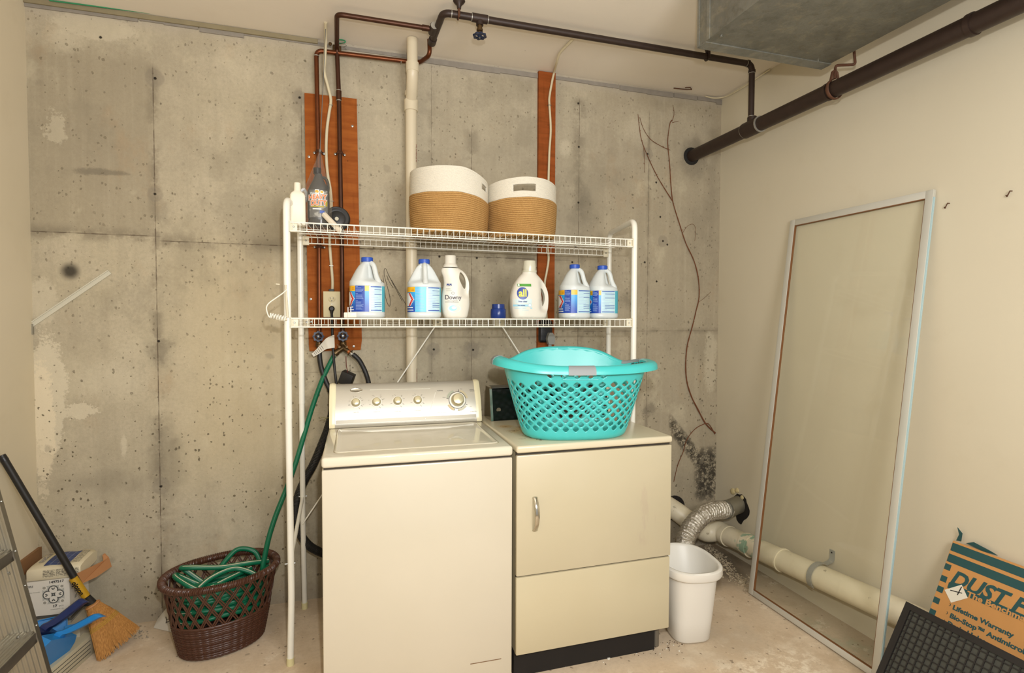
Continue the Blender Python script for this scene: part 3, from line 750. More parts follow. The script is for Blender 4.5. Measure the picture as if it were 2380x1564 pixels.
# brass Y splitter with lever valves
e = cr_+Vector((0, .05, -.05)); e.z = px(797, 800, 2.79).z
o = thing('hose_splitter', 'brass two-way hose splitter under the right-hand tap', 'hose splitter', e)
la = px(778, 822, 2.77); ra = px(812, 818, 2.77); mid_ = px(797, 808, 2.775)
mb = MB(); mb.lathe([(.0165, .012), (.0165, -.004), (.013, -.008)], e+Vector((0, 0, -.002)), 16); mb.tube([e+Vector((0, 0, .0)), mid_, la], [.012, .0135, .0135], 14); mb.tube([e, mid_, ra], [.012, .0125, .0105], 14); mb.tube([la-(la-mid_).normalized()*.014, la], .0165, 14)
mb.build('body', m_brass, o)
for p in (px(789, 806, 2.755), px(806, 806, 2.755)):
    mb = MB(); mb.cyl(p+Vector((0, .01, 0)), p+Vector((0, -.008, 0)), .0055, 12); mb.tube([p+Vector((0, -.008, 0)), p+Vector((-.012, -.01, .012))], .002, 6); mb.build('lever', m_brass, o)
# hoses
def hose(name, lab, pts, r, m_, cat='hose', ferr=None):
    o = thing(name, lab, cat, pts[0]); MB().tube(cr(pts, 8), r, 12).build('hose', m_, o)
    if ferr:
        for a, b_, rr_, mm in ferr: MB().cyl(a, b_, rr_, 14).build('ferrule', mm, o)
    return o
fl = [px(741.5, 797, 2.785), px(741.5, 809, 2.785)]
hose('rubber_hose', 'black rubber hose from the left-hand tap going behind the washer', [px(742, 806, 2.785), px(743, 830, 2.78), px(747, 855, 2.77), px(757, 885, 2.76), px(766, 905, 2.75), px(776, 930, 2.73), (-.02, 2.70, .85), (.02, 2.69, .7)], .0115, m_black_rub, ferr=[(fl[0], fl[1], .0095, m_copper_br), (px(742, 795, 2.785), px(742, 800, 2.785), .016, m_brass)])
f1, f2 = px(809, 816, 2.77), px(822, 826, 2.765)
hose('rubber_hose', 'black rubber hose curving from the brass splitter down behind the console', [px(820, 823, 2.765), px(834, 836, 2.76), px(845, 855, 2.75), px(853, 875, 2.74), px(859, 900, 2.72), (.13, 2.70, .95)], .0115, m_black_rub, ferr=[(f1, px(813, 819, 2.768), .0105, m_copper_br), (px(813, 819, 2.768), px(814.5, 820.5, 2.768), .016, m_brass), (px(814, 820, 2.768), f2, .0095, m_solder)])
# paper tag
o = thing('paper_tag', 'curled white warning tag hanging by the left-hand tap', 'tag', px(760, 800, 2.76))
mb = MB(); N = 10
A = [px(724, 822, 2.77), px(735, 812, 2.765), px(748, 797, 2.755), px(760, 785, 2.745), px(777, 778, 2.755)]; B = [px(729, 829, 2.765), px(742, 822, 2.76), px(757, 812, 2.75), px(765, 810, 2.742), px(778, 808, 2.752)]
A = cr(A, 4); B = cr(B, 4); mb.rings([[a, b_, b_+Vector((0, .0006, 0)), a+Vector((0, .0006, 0))] for a, b_ in zip(A, B)]); mb.build('paper', mat('white_paper', 'd9d4c6', .7), o)
mb = MB()
for k in range(2, 8):
    a, b_ = A[k], B[k]; mb.tube([a.lerp(b_, .15)+Vector((0, -.0008, 0)), a.lerp(b_, .8)+Vector((0, -.0008, 0))], .0009, 4)
mb.build('printing', mat('dark_ink', '3b3532', .7), o)
# green hose rising from the basket to the splitter
tg = MT('green_vinyl'); wv = tg.wave(160, 'DIAGONAL'); n_ = tg.noise(30, 3)
tg.color(tg.mix(wv.ss(.3, .7)*.5, '0f6e4c', '0b5238')).rough(.32); tg.bump(wv, .25, .002); m_green = tg.m
m_stripe = mat('cream_stripe', 'd9cfb4', .4)

# --- scribbles, vine, wall strip
m_pencil = mat('pencil_line', '4a443a', .8)
sc = MB()
for pts in ([(893, 640), (893, 627), (897, 625), (906, 645), (935, 700)], [(890, 640), (896, 690), (905, 712), (906, 690), (893, 640)], [(899, 640), (905, 655), (914, 669)], [(903, 640), (920, 668), (944, 709)], [(884, 648), (889, 654)]):
    sc.tube(cr([px(u, v, W-.0006) for u, v in pts], 5), .0012, 4)
o = sc.build('pencil_scribble', m_pencil); tag(o, 'dark pencil scribble on the concrete between the two left bleach jugs', 'drawing')
m_vine = mat('dry_vine_bark', '6a3d22', .85, vary=.4, vs=60)
vn = thing('dried_vine', 'thin dried vine climbing the concrete at the right corner', 'vine', px(1658, 1000, W-.01))
def vine(pts, r0, r1, name='stem'):
    rg = random.Random(len(pts)); P = cr([px(u+rg.uniform(-1, 1), v+rg.uniform(-1, 1), W-.0075) for u, v in pts], 6); n = len(P)
    r0 *= 1.25; r1 *= 1.35; mb = MB(); mb.tube(P, [(r0+(r1-r0)*i/(n-1))*rg.uniform(.85, 1.2) for i in range(n)], 6)
    for i in range(4, n-3, 4):
        if rg.random() < .7:
            d_ = Vector((rg.uniform(-1, 1), 0, rg.uniform(-.6, .8))).normalized()*rg.uniform(.004, .012); mb.tube([P[i], P[i]+d_+Vector((0, -.003, 0))], [.0015, .0007], 5)
    mb.build(name, m_vine, vn)
vine([(1662, 1006), (1640, 984), (1622, 950), (1607, 922), (1597, 890), (1594, 850), (1598, 805), (1608, 760), (1618, 725), (1624, 690), (1623, 645), (1612, 605), (1595, 565), (1580, 520), (1565, 470), (1560, 430), (1557, 380), (1553, 330), (1556, 290), (1562, 280)], .0035, .0016)
vine([(1565, 470), (1545, 440), (1525, 405), (1505, 360), (1492, 325), (1487, 295), (1483, 265)], .0022, .001)
vine([(1556, 348), (1535, 338), (1512, 323), (1497, 300), (1486, 272)], .0016, .0008)
vine([(1497, 340), (1498, 370), (1498, 400)], .0012, .0006)
vine([(1662, 1008), (1648, 985), (1632, 988), (1612, 1000), (1596, 1022), (1588, 1050), (1576, 1080), (1567, 1120)], .002, .0015)
vine([(1587, 540), (1597, 525), (1610, 520), (1618, 533), (1614, 560)], .0008, .0006)
vine([(1625, 702), (1640, 690), (1652, 679)], .0008, .0006)
vine([(1562, 283), (1567, 265), (1564, 245)], .0012, .0006); vine([(1562, 284), (1578, 282)], .0012, .0006)

sb = thing('metal_strip', 'grey painted metal strip fixed diagonally across the left end of the concrete', 'strip', px(160, 700, W))
a = px(70, 758, W); b_ = px(256, 632, W); dr = (b_-a).normalized(); M = frame(a, dr, Vector((-dr.z, 0, dr.x)))
ln_ = (b_-a).length
mb = MB(); M2 = frame(a, dr, Vector((0, 0, 1))); mb.box(0, ln_, -.010, .010, .0, .006, M=M2); mb.box(0, ln_, .006, .010, .006, .011, M=M2); mb.build('bar', mat('grey_paint', 'c9c5b3', .5), sb)
mb = MB(); mb.box(a.x-.006, a.x+.014, W-.012, W-.0005, a.z-.035, a.z+.01); mb.build('end_tab', mat('grey_paint2', '8f8a7a', .5), sb)
p = px(72, 765, W); MB().lathe([(.005, 0), (.004, .004)], (a.x+.004, W-.012, a.z-.022), 10, M=Matrix.Rotation(PI/2, 4, 'X')).build('screw', m_black, sb)

# ================================================================== WIRE RACK
YF, YR = 2.305, 2.70
def rx(y, side):   # posts stand slightly skewed
    k = (y-YF)/(YR-YF)
    return (-.218+.02*k) if side < 0 else (1.3065+.07*k)
rk = thing('wire_shelf_rack', 'white tube and wire laundry rack standing over the washer and dryer', 'shelf rack', (.5, 2.5, 0))
m_rack = mat('rack_enamel', 'eceade', .3); m_foot = mat('yellowed_foot', 'd8cf9f', .5); m_rbr = mat('cream_bracket', 'ddd5bd', .45)
fl_ = PX(675, 1536, 2, 0.0); ft = Vector((-.222, 2.322, 0.0)); bz = px(680, 1385, 2.305).z
for sd in (-1, 1):
    xf, xr_ = rx(YF, sd), rx(YR, sd)
    mb = MB(); topz = 1.862
    foot = Vector((xf-.012 if sd < 0 else xf+.012, YF+.02-.035, .018))
    if sd < 0: foot = Vector((PX(675, 1538, 2, .012).x, PX(675, 1538, 2, .012).y, .018))
    mb.tube(fillet([foot, (xf+(.004 if sd < 0 else -.004), YF, bz), (xf, YF, 1.0)], .05), .0128, 14)
    mb.tube(fillet([(xf, YF, 1.0), (xf, YF, topz), (xr_, YR, topz), (xr_, YR, 1.0)], .05), .0136, 14)
    mb.tube([(xr_, YR, 1.0), (xr_, YR+.01, .45), (xr_, YR+.06, .02)], .0122, 14)
    mb.build('end_frame', m_rack, rk)
    for f in (foot, Vector((xr_, YR+.06, .018))): MB().cyl(f+Vector((0, 0, -.018)), f+Vector((0, 0, .012)), .0148, 14).build('foot_cap', m_foot, rk)
    mb = MB(); q1 = Vector((xf, YF, .42)); q2 = Vector((xr_, YR+.012, .56)); mb.tube([q1, q2], .008, 10); mb.build('side_brace', m_rack, rk)
    mb = MB(); mb.cyl(q1+Vector((-.02, 0, 0)), q1+Vector((.02, 0, 0)), .0035, 8); mb.cyl(q2+Vector((-.018, 0, 0)), q2+Vector((.018, 0, 0)), .0035, 8); mb.lathe([(.006, 0), (.006, .004)], q1+Vector((.013, 0, 0)), 8, M=Matrix.Rotation(PI/2, 4, 'Y')); mb.build('bolt', m_steel, rk, sep=True)
def shelf(zt_, zb_):
    mb = MB(); n = 59
    yf, yr = YF-.012, YR-.012
    for i in range(n):
        k = (i+.5)/n
        xf = rx(yf, -1)+.012+(rx(yf, 1)-rx(yf, -1)-.026)*k; xr2 = rx(yr, -1)+.012+(rx(yr, 1)-rx(yr, -1)-.026)*k
        mb.tube([(xf, yf, zb_), (xf, yf, zt_+.002), (xr2, yr, zt_+.002), (xr2, yr, zb_+.004)], .00135, 5)
    sh = mb.build('wire_shelf', m_rack, rk)
    def rail(y, z, r=.0029, nm='rail'):
        MB().tube([(rx(y, -1)+.012, y, z), (rx(y, 1)-.012, y, z)], r, 8).build(nm, m_rack, sh)
    rail(yf, zt_); rail(yf, zb_); rail(yr, zt_); rail(yr, zb_+.004); rail(yf+.15, zt_-.002, .0024); rail(yf+.28, zt_-.002, .0024)
    for sd in (-1, 1):
        for y in (yf, yr):
            x = rx(y, sd)-sd*.026; w = .014
            mb = MB(); mb.box(x-w, x+w, y-.006 if y > 2.5 else y+.003, y+.006 if y > 2.5 else y+.012, zb_-.004, zt_+.004, bev=.001)
            if y < 2.5: mb.box(x-.002-sd*-.012, x+.002-sd*-.012, y-.005, y+.02, zb_-.004, zt_+.006)
            br = mb.build('bracket', m_rbr, sh)
            MB().lathe([(.0045, 0), (.003, .003)], (x, y-.006 if y > 2.5 else y+.003, (zb_+zt_)/2), 8, M=Matrix.Rotation(PI/2, 4, 'X')).build('screw', m_steel, rk)
    return sh
s1 = shelf(1.770, 1.737); s2 = shelf(1.3955, 1.362)
# rear clips and tie rods
yr = YR-.012
for u, sd in ((1017, -1), (1161, 1)):
    xc_ = px(u, 752, yr).x
    MB().box(xc_-.024, xc_+.024, yr-.008, yr+.006, 1.36, 1.398, bev=.001).build('clip', m_rbr, rk)
    MB().lathe([(.0045, 0), (.003, .003)], (xc_, yr-.008, 1.379), 8, M=Matrix.Rotation(PI/2, 4, 'X')).build('screw', m_steel, rk)
    e_ = Vector((rx(YR, sd), YR-.014, px(706, 1215, YR).z)); s_ = Vector((xc_-(.012 if sd < 0 else -.012), yr-.004, 1.36))
    MB().tube([s_, e_], .0032, 8).build('tie_rod', m_rack, rk)
# swing-out hanging hook on the left front post
hk = thing('garment_hook', 'white coiled wire garment hook clamped to the left post of the rack', 'hook', (rx(YF, -1), YF-.02, 1.38))
X0 = rx(YF, -1)
ph = lambda u, v: px(u, v, YF-.03)
mb = MB(); mb.tube([px(664, 662, YF-.018), px(668.5, 738, YF-.018)], .0045, 8, sq=(1, 1.4)); mb.cyl(px(650, 744, YF)+Vector((0, 0, 0)), px(650, 744, YF)+Vector((0, 0, .006)), .02, 16); mb.tube([ph(641, 660), ph(650, 661)], .0025, 8)
mb.tube([px(650, 744, YF-.02), px(668, 742, YF-.02)], .004, 8)
mb.build('clamp', m_rbr, hk)
loop = [ph(668, 672), ph(655, 683), ph(628, 702), ph(620, 712), ph(620, 722), ph(624, 734), ph(628, 738)]
coil = []
for k in range(0, 61):
    a_ = k/60; c_ = ph(628, 733).lerp(ph(664, 741), a_); th = a_*2*PI*6
    coil.append(c_+Vector((0.002*math.cos(th), math.sin(th)*.008, math.cos(th)*.009)))
mb = MB(); mb.tube(cr(loop, 5)+coil, .0024, 7); mb.build('wire', m_rack, hk)

# ================================================================== THINGS ON THE RACK
Z1, Z2 = 1.7735, 1.3990
m_jug = mat('white_jug_plastic', 'd3d9d8', .33, vary=.02); m_jug.node_tree.nodes['Principled BSDF'].inputs['Subsurface Weight'].default_value = 0
m_cap = mat('blue_cap_plastic', '2450b4', .4, vary=.08)
m_lb = []
def lblue(name, top, bot, z0, z1):
    t = MT(name); k = t.z.ss(z0, z1); t.color(t.mix(k, bot, top)).rough(.35); return t.m
m_lblue = lblue('label_blue', '2fa6e8', '1748ae', .03, .12)
m_ldk = mat('label_dark_blue', '1d44a4', .35); m_lyel = mat('label_yellow', 'f2b81a', .35); m_lpale = mat('label_pale', 'c3e2ea', .35)
m_lteal = mat('label_teal', '4fb6cb', .35); m_lred = mat('label_red', 'd02a24', .35); m_lwht = mat('label_white', 'eef2f4', .35); m_lcyan = mat('label_cyan', '5fc3ea', .35); m_lmid = mat('label_fine_print', '9db6e2', .4); m_lor = mat('label_orange_print', 'c9851c', .4)
def lerp(a, b, k): return a+(b-a)*k
def interp(tab, x):
    if x <= tab[0][0]: return tab[0][1]
    for (a, p), (b, q) in zip(tab, tab[1:]):
        if x <= b: k = (x-a)/(b-a); return p+(q-p)*k
    return tab[-1][1]
def sst(a, b, x):
    k = max(0, min(1, (x-a)/(b-a))); return k*k*(3-2*k)
CONVEX = [(0, .90), (.006, .985), (.012, 1), (.022, 1), (.0235, .985), (.135, .985), (.137, 1), (.155, .985), (.166, .90), (.184, .78), (.205, .63), (.222, .48), (.233, .34), (.238, .27), (.246, .265)]
CONCAVE = [(0, .90), (.006, .985), (.012, 1), (.022, 1), (.0235, .985), (.135, .985), (.137, 1), (.150, .97), (.158, .84), (.170, .71), (.184, .61), (.205, .50), (.222, .38), (.233, .30), (.238, .27), (.246, .265)]
def bleach_jug(pos, hdir, lay, lab, logo=True):
    p0, p1, s1_, t1 = lay
    r = thing('bleach_jug', lab, 'bleach jug', pos, group='bleach jugs on the lower wire shelf')
    A, B = .0735, .066; n = 64; zs = sorted(set([z for z, _ in CONVEX]+[z for z, _ in CONCAVE]+[.142, .146, .162, .175, .19, .195, .2, .21, .215, .228, .05, .08, .11]))
    rings = []
    for z in zs:
        ring = []
        for j in range(n):
            t = 2*PI*j/n; c, s_ = math.cos(t), math.sin(t)
            ex = 2/2.6; x0 = math.copysign(abs(c)**ex, c); y0 = math.copysign(abs(s_)**ex, s_)
            k = sst(.10, .20, z); x0 = lerp(x0, c, k); y0 = lerp(y0, s_, k)
            d = (t-hdir+PI) % (2*PI)-PI; ad = abs(d)
            w = sst(1.35, .6, ad)
            rad = lerp(interp(CONVEX, z), interp(CONCAVE, z), w)
            amp = sst(.150, .172, z)*sst(.236, .222, z)
            dish = sst(1.35, .65, ad)*amp*.42
            rad *= 1-dish
            ring.append(Vector((A*rad*x0, B*rad*y0, z)))
        rings.append(ring)
    bm_ = MB().rings(rings); hd = Vector((math.cos(hdir), math.sin(hdir), 0))
    HP = cr([(.010, 0, .236), (.022, 0, .2335), (.033, 0, .224), (.0395, 0, .208), (.044, 0, .190), (.050, 0, .172), (.0575, 0, .156), (.060, 0, .146)], 4)
    bm_.tube([hd*p.x+Vector((0, 0, p.z)) for p in HP], [interp([(0, .0095), (8, .0105), (18, .0105), (28, .0135)], i) for i in range(len(HP))], 14)
    bm_.build('body', m_jug, r, local=True, smooth=55)
    cp = MB(); pr = []
    m2 = 48
    for z, rr in ((.239, .0205), (.239, .0235), (.2405, .0245), (.2565, .0240), (.2585, .0222)):
        pr.append([Vector(((rr+(.0006 if j % 2 else 0))*math.cos(2*PI*j/m2), (rr+(.0006 if j % 2 else 0))*math.sin(2*PI*j/m2), z)) for j in range(m2)])
    cp.rings(pr).build('cap', m_cap, r, local=True, smooth=30)
    lb = MB()
    def patch(a0, a1, za, zb, mi, e=.0006):
        k = max(2, int(abs(a1-a0)/.12)); rg_ = []
        for i in range(k+1):
            t = math.radians(-180)+a0+(a1-a0)*i/k; c, s_ = math.cos(t), math.sin(t); ex = 2/2.6
            x0 = math.copysign(abs(c)**ex, c); y0 = math.copysign(abs(s_)**ex, s_)
            q = .985; rg_.append([Vector(((A*q+e)*x0, (B*q+e)*y0, zz)) for zz in (za, zb)])
        lb.add([p for g in rg_ for p in g], [(2*i, 2*i+2, 2*i+3, 2*i+1) for i in range(k)], mi)
    # angle 0 = left silhouette as first seen, growing toward the viewer and right
    plain = p1 >= s1_
    patch(-2.0, s1_, .026, .134, 0); patch(-2.0, s1_ if not plain else p0, .112, .134, 2, .0009)
    patch(p0, p1, .027, .134, 8 if plain else 1, .0012)
    patch(s1_+.01, t1, .026, .134, 3); patch(t1, 3.9, .026, .134, 4)
    rg2 = random.Random(1); pw = p1-p0
    for k in range(20):     # text lines on the panel
        z = .129-k*.0049
        if k in (5, 11): continue
        patch(p0+pw*.08, p0+pw*(.08+rg2.uniform(.6, .86) if k not in (0, 6, 12) else .35), z, z+.0015, 9, .0016)
    for k, z in enumerate((.1285, .117, .098, .063, .0545, .0465, .030)):
        patch(s1_+.06 if k in (0, 6) else s1_+(t1-s1_)*.3, t1-.05, z, z+(.004 if k in (0, 6) else .002), 1, .0010)
    for k in range(14):
        z = .125-k*.0068; patch(s1_+.06, s1_+(t1-s1_)*rg2.uniform(.3, .85), z, z+.0011, 9, .0009)
    if logo:
        le = p0-.12
        for k in range(9):   # red and white chevron of the front logo
            zz = .052+k*.0062; wd_ = le-abs(k-4)*.07
            patch(-.9, wd_+.06, zz, zz+.0063, 7, .0014); patch(-.9, wd_, zz, zz+.0063, 5, .0018); patch(-.9, wd_-.17, zz, zz+.0063, 7, .0021)
        patch(-.6, le-.05, .043, .047, 7, .0014); patch(-.6, le, .032, .036, 7, .0014)
    for z in (.117, .123): patch(p0-.3, p0-.06, z, z+.003, 10, .0013)
    lb.build('label', [m_lblue, m_ldk, m_lyel, m_lpale, m_lteal, m_lred, m_ldk, m_lwht, m_lcyan, m_lmid, m_lor], r, local=True, smooth=60)
    return r
yb_ = 2.425
def xm(u, y=yb_): return px(u, 741, y).x
bleach_jug((xm(854), yb_, Z2), math.radians(-40), (.90, 1.47, 1.60, 2.42), 'leftmost white bleach jug with blue cap, in front of the plywood board')
bleach_jug((xm(986), yb_, Z2), math.radians(-92), (.97, 1.57, 1.57, 2.50), 'white bleach jug with its handle facing forward, in front of the plastic pipe')
bleach_jug((xm(1333)+.004, yb_, Z2), math.radians(-36), (.50, 1.06, 1.46, 2.38), 'left one of the two bleach jugs standing together at the right end of the shelf')
bleach_jug((xm(1333)+.156, yb_+.01, Z2), math.radians(-38), (.44, .98, 1.16, 2.02), 'rightmost white bleach jug with blue cap beside the right rack post')

# --- bottles with see-through handles: outline loft + cut hole
def cut(ob, cutter):
    md = ob.modifiers.new('cut', 'BOOLEAN'); md.operation = 'DIFFERENCE'; md.solver = 'EXACT'; md.object = cutter
    bpy.context.view_layer.update()
    me = bpy.data.meshes.new_from_object(ob.evaluated_get(bpy.context.evaluated_depsgraph_get()))
    ob.modifiers.clear(); old = ob.data; ob.data = me; bpy.data.meshes.remove(old)
    me.polygons.foreach_set('use_smooth', [True]*len(me.polygons)); me.set_sharp_from_angle(angle=math.radians(42))
    bpy.data.objects.remove(cutter)
def bottle_loft(zs, xl, xr, b, e, hx, thin, n=48):
    """xl/xr/b tables of z; walls thin towards the handle side beyond x=hx"""
    rings = []
    for z in zs:
        l, r_, bb, ee = interp(xl, z), interp(xr, z), interp(b, z), interp(e, z); c = (l+r_)/2; a = (r_-l)/2; ring = []
        for p in sellipse(a, bb, n, ee, c, 0, z):
            k = sst(hx-.02, hx+.02, p.x)*sst(*thin[:2], z)*sst(*thin[2:4], z) if hx is not None else 0
            lim = thin[4] if hx is not None else 1
            y = p.y
            if k > 0 and abs(y) > lim: y = math.copysign(lerp(abs(y), lim, k), y)
            ring.append(Vector((p.x, y, z)))
        rings.append(ring)
    return rings
def smooth_tab(tab, k=4):
    P = cr([(z, x, 0) for z, x in tab], k); return [(p.x, p.y) for p in P]
SX, SZ = .00212, .00201
m_allb = mat('cream_white_bottle', 'dedacd', .35, vary=.015)
m_clearcap = mat('cloudy_cap', 'cfccb8', .25, vary=.03)
def U(u, u0=1230): return (u-u0)*SX
def V(v, v0=741): return (v0-v)*SZ
xl = smooth_tab([(V(741), U(1194)), (V(739), U(1191)), (V(730), U(1189)), (V(716), U(1187)), (V(693), U(1186.5)), (V(674), U(1190)), (V(659), U(1196)), (V(645), U(1205)), (V(638), U(1212)), (V(634), U(1214)), (V(632), U(1214))])
xr = smooth_tab([(V(741), U(1264)), (V(739), U(1267)), (V(730), U(1269)), (V(716), U(1272)), (V(693), U(1273)), (V(674), U(1270)), (V(659), U(1263)), (V(645), U(1253)), (V(638), U(1246.5)), (V(634), U(1245)), (V(632), U(1245))])
xl.sort(); xr.sort()
bt = [(0, .040), (.004, .046), (.09, .048), (.14, .044), (.18, .036), (.207, .030), (.22, .030)]
et = [(0, 3.2), (.12, 2.9), (.18, 2.4), (.205, 2), (.22, 2)]
det = thing('detergent_bottle', 'cream laundry detergent bottle with a round blue logo and cloudy cap', 'detergent bottle', (px(1230, 741, yb_).x, yb_, Z2))
zs = [V(v) for v in [741, 740, 738, 735]+list(range(732, 631, -3))]+[V(632)]
body = MB().rings(bottle_loft(zs, xl, xr, bt, et, U(1252), (.02, .05, .19, .165, .0145), 64)).build('body', m_allb, det, local=True, smooth=50)
hole = [(U(1247)+0*0, V(672))]
hp = cr([(U(1252), V(671), 0), (U(1259), V(675), 0), (U(1263.5), V(688), 0), (U(1263), V(702), 0), (U(1259), V(712), 0), (U(1256.5), V(708), 0), (U(1255.5), V(695), 0), (U(1253), V(682), 0)], 4, closed=True)
c_ = MB().prism([(p.x, -p.y) for p in hp], .2, Matrix(((1, 0, 0, 0), (0, 0, -1, .1), (0, -1, 0, 0), (0, 0, 0, 1)))).build('c', m_allb, det, local=True)
cut(body, c_)
MB().lathe([(.034, V(634)), (.0345, V(633)), (.0345, V(630)), (.030, V(629.5)), (.0305, V(622)), (.0285, V(609)), (.027, V(607.5)), (.012, V(607))], n=36).build('cap', m_clearcap, det, local=True)
def surfpt(xlT, xrT, bT, eT, e0=.0007):
    def f(x, z):
        l, r_, bb, ee = interp(xlT, z), interp(xrT, z), interp(bT, z), interp(eT, z); c = (l+r_)/2; a = (r_-l)/2
        q = max(0, 1-min(1, abs((x-c)/a))**ee)**(1/ee); return Vector((x, -bb*q-e0, z))
    return f
sf = surfpt(xl, xr, bt, et)
def disc2(mb, f, cx, cz, rx_, rz_, mi, e=0, n=28):
    c0_ = f(cx, cz)+Vector((0, -e, 0)); vs = [c0_]
    for k in (1, 2, 3):
        for j in range(n):
            a = 2*PI*j/n; vs.append(f(cx+rx_*k/3*math.cos(a), cz+rz_*k/3*math.sin(a))+Vector((0, -e, 0)))
    fs = [(0, 1+j, 1+(j+1) % n) for j in range(n)]
    for k in (0, 1):
        for j in range(n): fs.append((1+k*n+j, 1+(k+1)*n+j, 1+(k+1)*n+(j+1) % n, 1+k*n+(j+1) % n))
    mb.add(vs, fs, mi)
def rect2(mb, f, x0, x1, z0, z1, mi, e=0, k=8):
    vs = []
    for i in range(k+1):
        x = lerp(x0, x1, i/k)
        for z in (z0, (z0+z1)/2, z1): vs.append(f(x, z)+Vector((0, -e, 0)))
    fs = []
    for i in range(k):
        for j in (0, 1): fs.append((3*i+j, 3*i+3+j, 3*i+4+j, 3*i+1+j))
    mb.add(vs, fs, mi)
m_logo_b = mat('logo_blue', '23409a', .35); m_logo_y = mat('logo_yellow', 'f4e51c', .35); m_grn = mat('label_green', '4f9a35', .4); m_lblu = mat('label_light_blue', '9ad0e6', .4); m_vpale = mat('label_very_pale_blue', 'cfe2e4', .4); m_txtb = mat('label_text_navy', '3a4a86', .4)
lb = MB()
rect2(lb, sf, U(1189.5), U(1228), V(707), V(697), 4)
disc2(lb, sf, U(1208), V(684), 12.2*SX, 14.3*SZ, 0, .0004); rect2(lb, sf, U(1198), U(1227.5), V(668), V(662), 2, .0004)
rect2(lb, sf, U(1188.7), U(1219), V(714), V(709.3), 3, .0004); disc2(lb, sf, U(1223.5), V(711), 4*SX, 4*SZ, 3, .0005); disc2(lb, sf, U(1223.5), V(711), 3*SX, 3*SZ, 5, .0008)
rect2(lb, sf, U(1191), U(1205), V(718.3), V(717), 3, .0004); rect2(lb, sf, U(1207), U(1216), V(718), V(716.6), 3, .0004); rect2(lb, sf, U(1206), U(1221), V(722.5), V(721.5), 3, .0004); disc2(lb, sf, U(1227), V(717.5), 2.5*SX, 1.5*SZ, 3, .0004)
disc2(lb, sf, U(1200.5), V(665), 1.8*SX, 2.6*SZ, 5, .0008)
lb_o = lb.build('label', [m_logo_b, m_logo_y, m_grn, m_lblu, m_vpale, m_lwht], det, local=True, smooth=60)
def ltext(s, u, v, size, m_, par, f=sf, e=.0012, **k):
    text_mb(s, size, None, warp=lambda p: f(U(u)+p.x, V(v)+p.y)+Vector((0, -e-p.z, 0)), **k).build('lettering', m_, par, local=True, smooth=0)
ltext('all', 1208, 684, .047, m_logo_y, lb_o, bold=.0012, sx=.92)
ltext('free clear', 1208, 702.5, .0105, m_txtb, lb_o, sx=1.0, bold=.0002)
ltext('THE ORIGINAL', 1205, 711.6, .0052, m_txtb, lb_o, bold=.0002)

# --- fabric softener
sof = thing('softener_bottle', 'slim white fabric softener bottle with looped handle', 'softener bottle', (px(1057, 741, yb_).x, yb_, Z2))
U2 = lambda u: (u-1057)*SX
xl2 = sorted(smooth_tab([(V(741), U2(1037)), (V(738), U2(1034)), (V(727), U2(1030)), (V(709), U2(1028)), (V(687), U2(1029)), (V(666), U2(1033)), (V(651), U2(1032)), (V(640), U2(1028.5)), (V(634), U2(1028)), (V(630), U2(1030)), (V(628), U2(1031))]))
xr2 = sorted(smooth_tab([(V(741), U2(1080)), (V(738), U2(1083)), (V(727), U2(1086)), (V(709), U2(1088.5)), (V(687), U2(1087)), (V(672), U2(1088)), (V(658), U2(1087)), (V(645), U2(1082)), (V(636), U2(1075)), (V(630), U2(1066)), (V(628), U2(1064))]))
bt2 = [(0, .030), (.004, .034), (.08, .036), (.15, .031), (.2, .026), (.23, .024)]; et2 = [(0, 3), (.1, 2.6), (.19, 2.3), (.225, 2)]
body = MB().rings(bottle_loft([V(v) for v in [741, 740, 738, 735]+list(range(732, 627, -3))], xl2, xr2, bt2, et2, U2(1072), (.085, .11, .225, .205, .0115), 56)).build('body', m_allb, sof, local=True, smooth=50)
hp = cr([(U2(1066), V(640), 0), (U2(1071), V(641), 0), (U2(1077), V(650), 0), (U2(1079.5), V(662), 0), (U2(1078.5), V(673), 0), (U2(1075), V(675), 0), (U2(1068), V(664), 0), (U2(1064), V(652), 0)], 4, closed=True)
c_ = MB().prism([(p.x, -p.y) for p in hp], .2, Matrix(((1, 0, 0, 0), (0, 0, -1, .1), (0, -1, 0, 0), (0, 0, 0, 1)))).build('c', m_allb, sof, local=True)
cut(body, c_)
MB().lathe([(.033, V(628.5)), (.0335, V(627)), (.031, V(622.5)), (.027, V(621)), (.0255, V(619)), (.025, V(603)), (.0235, V(602)), (.02, V(603.5)), (.005, V(604))], ((U2(1047.5)), 0, 0), 32).build('cap', m_allb, sof, local=True)
sf2 = surfpt(xl2, xr2, bt2, et2)
lb = MB()
disc2(lb, sf2, U2(1053), V(720), 14*SX, 9*SZ, 0); disc2(lb, sf2, U2(1056), V(720), 9*SX, 8*SZ, 1, .0004); disc2(lb, sf2, U2(1050), V(719), 8*SX, 6*SZ, 2, .0006); disc2(lb, sf2, U2(1052), V(718), 5*SX, 3.5*SZ, 0, .0008)
disc2(lb, sf2, U2(1050), V(686), 3.6*SX, 2.8*SZ, 3, .0004); disc2(lb, sf2, U2(1050), V(686), 2.8*SX, 2*SZ, 1, .0006)
for u in (1040, 1045.5): rect2(lb, sf2, U2(u-2.2), U2(u+2.2), V(670.5), V(665), 4, .0004)
for u in (1040, 1045.5): rect2(lb, sf2, U2(u-1), U2(u+1), V(669.7), V(668), 1, .0008)
rect2(lb, sf2, U2(1036), U2(1045), V(676.8), V(676), 3, .0004); rect2(lb, sf2, U2(1036), U2(1048), V(681), V(680.5), 3, .0004); rect2(lb, sf2, U2(1034), U2(1062), V(706), V(705), 3, .0004)
lbo = lb.build('label', [m_vpale, m_allb, m_lblu, m_gpl, m_txtb], sof, local=True, smooth=60)
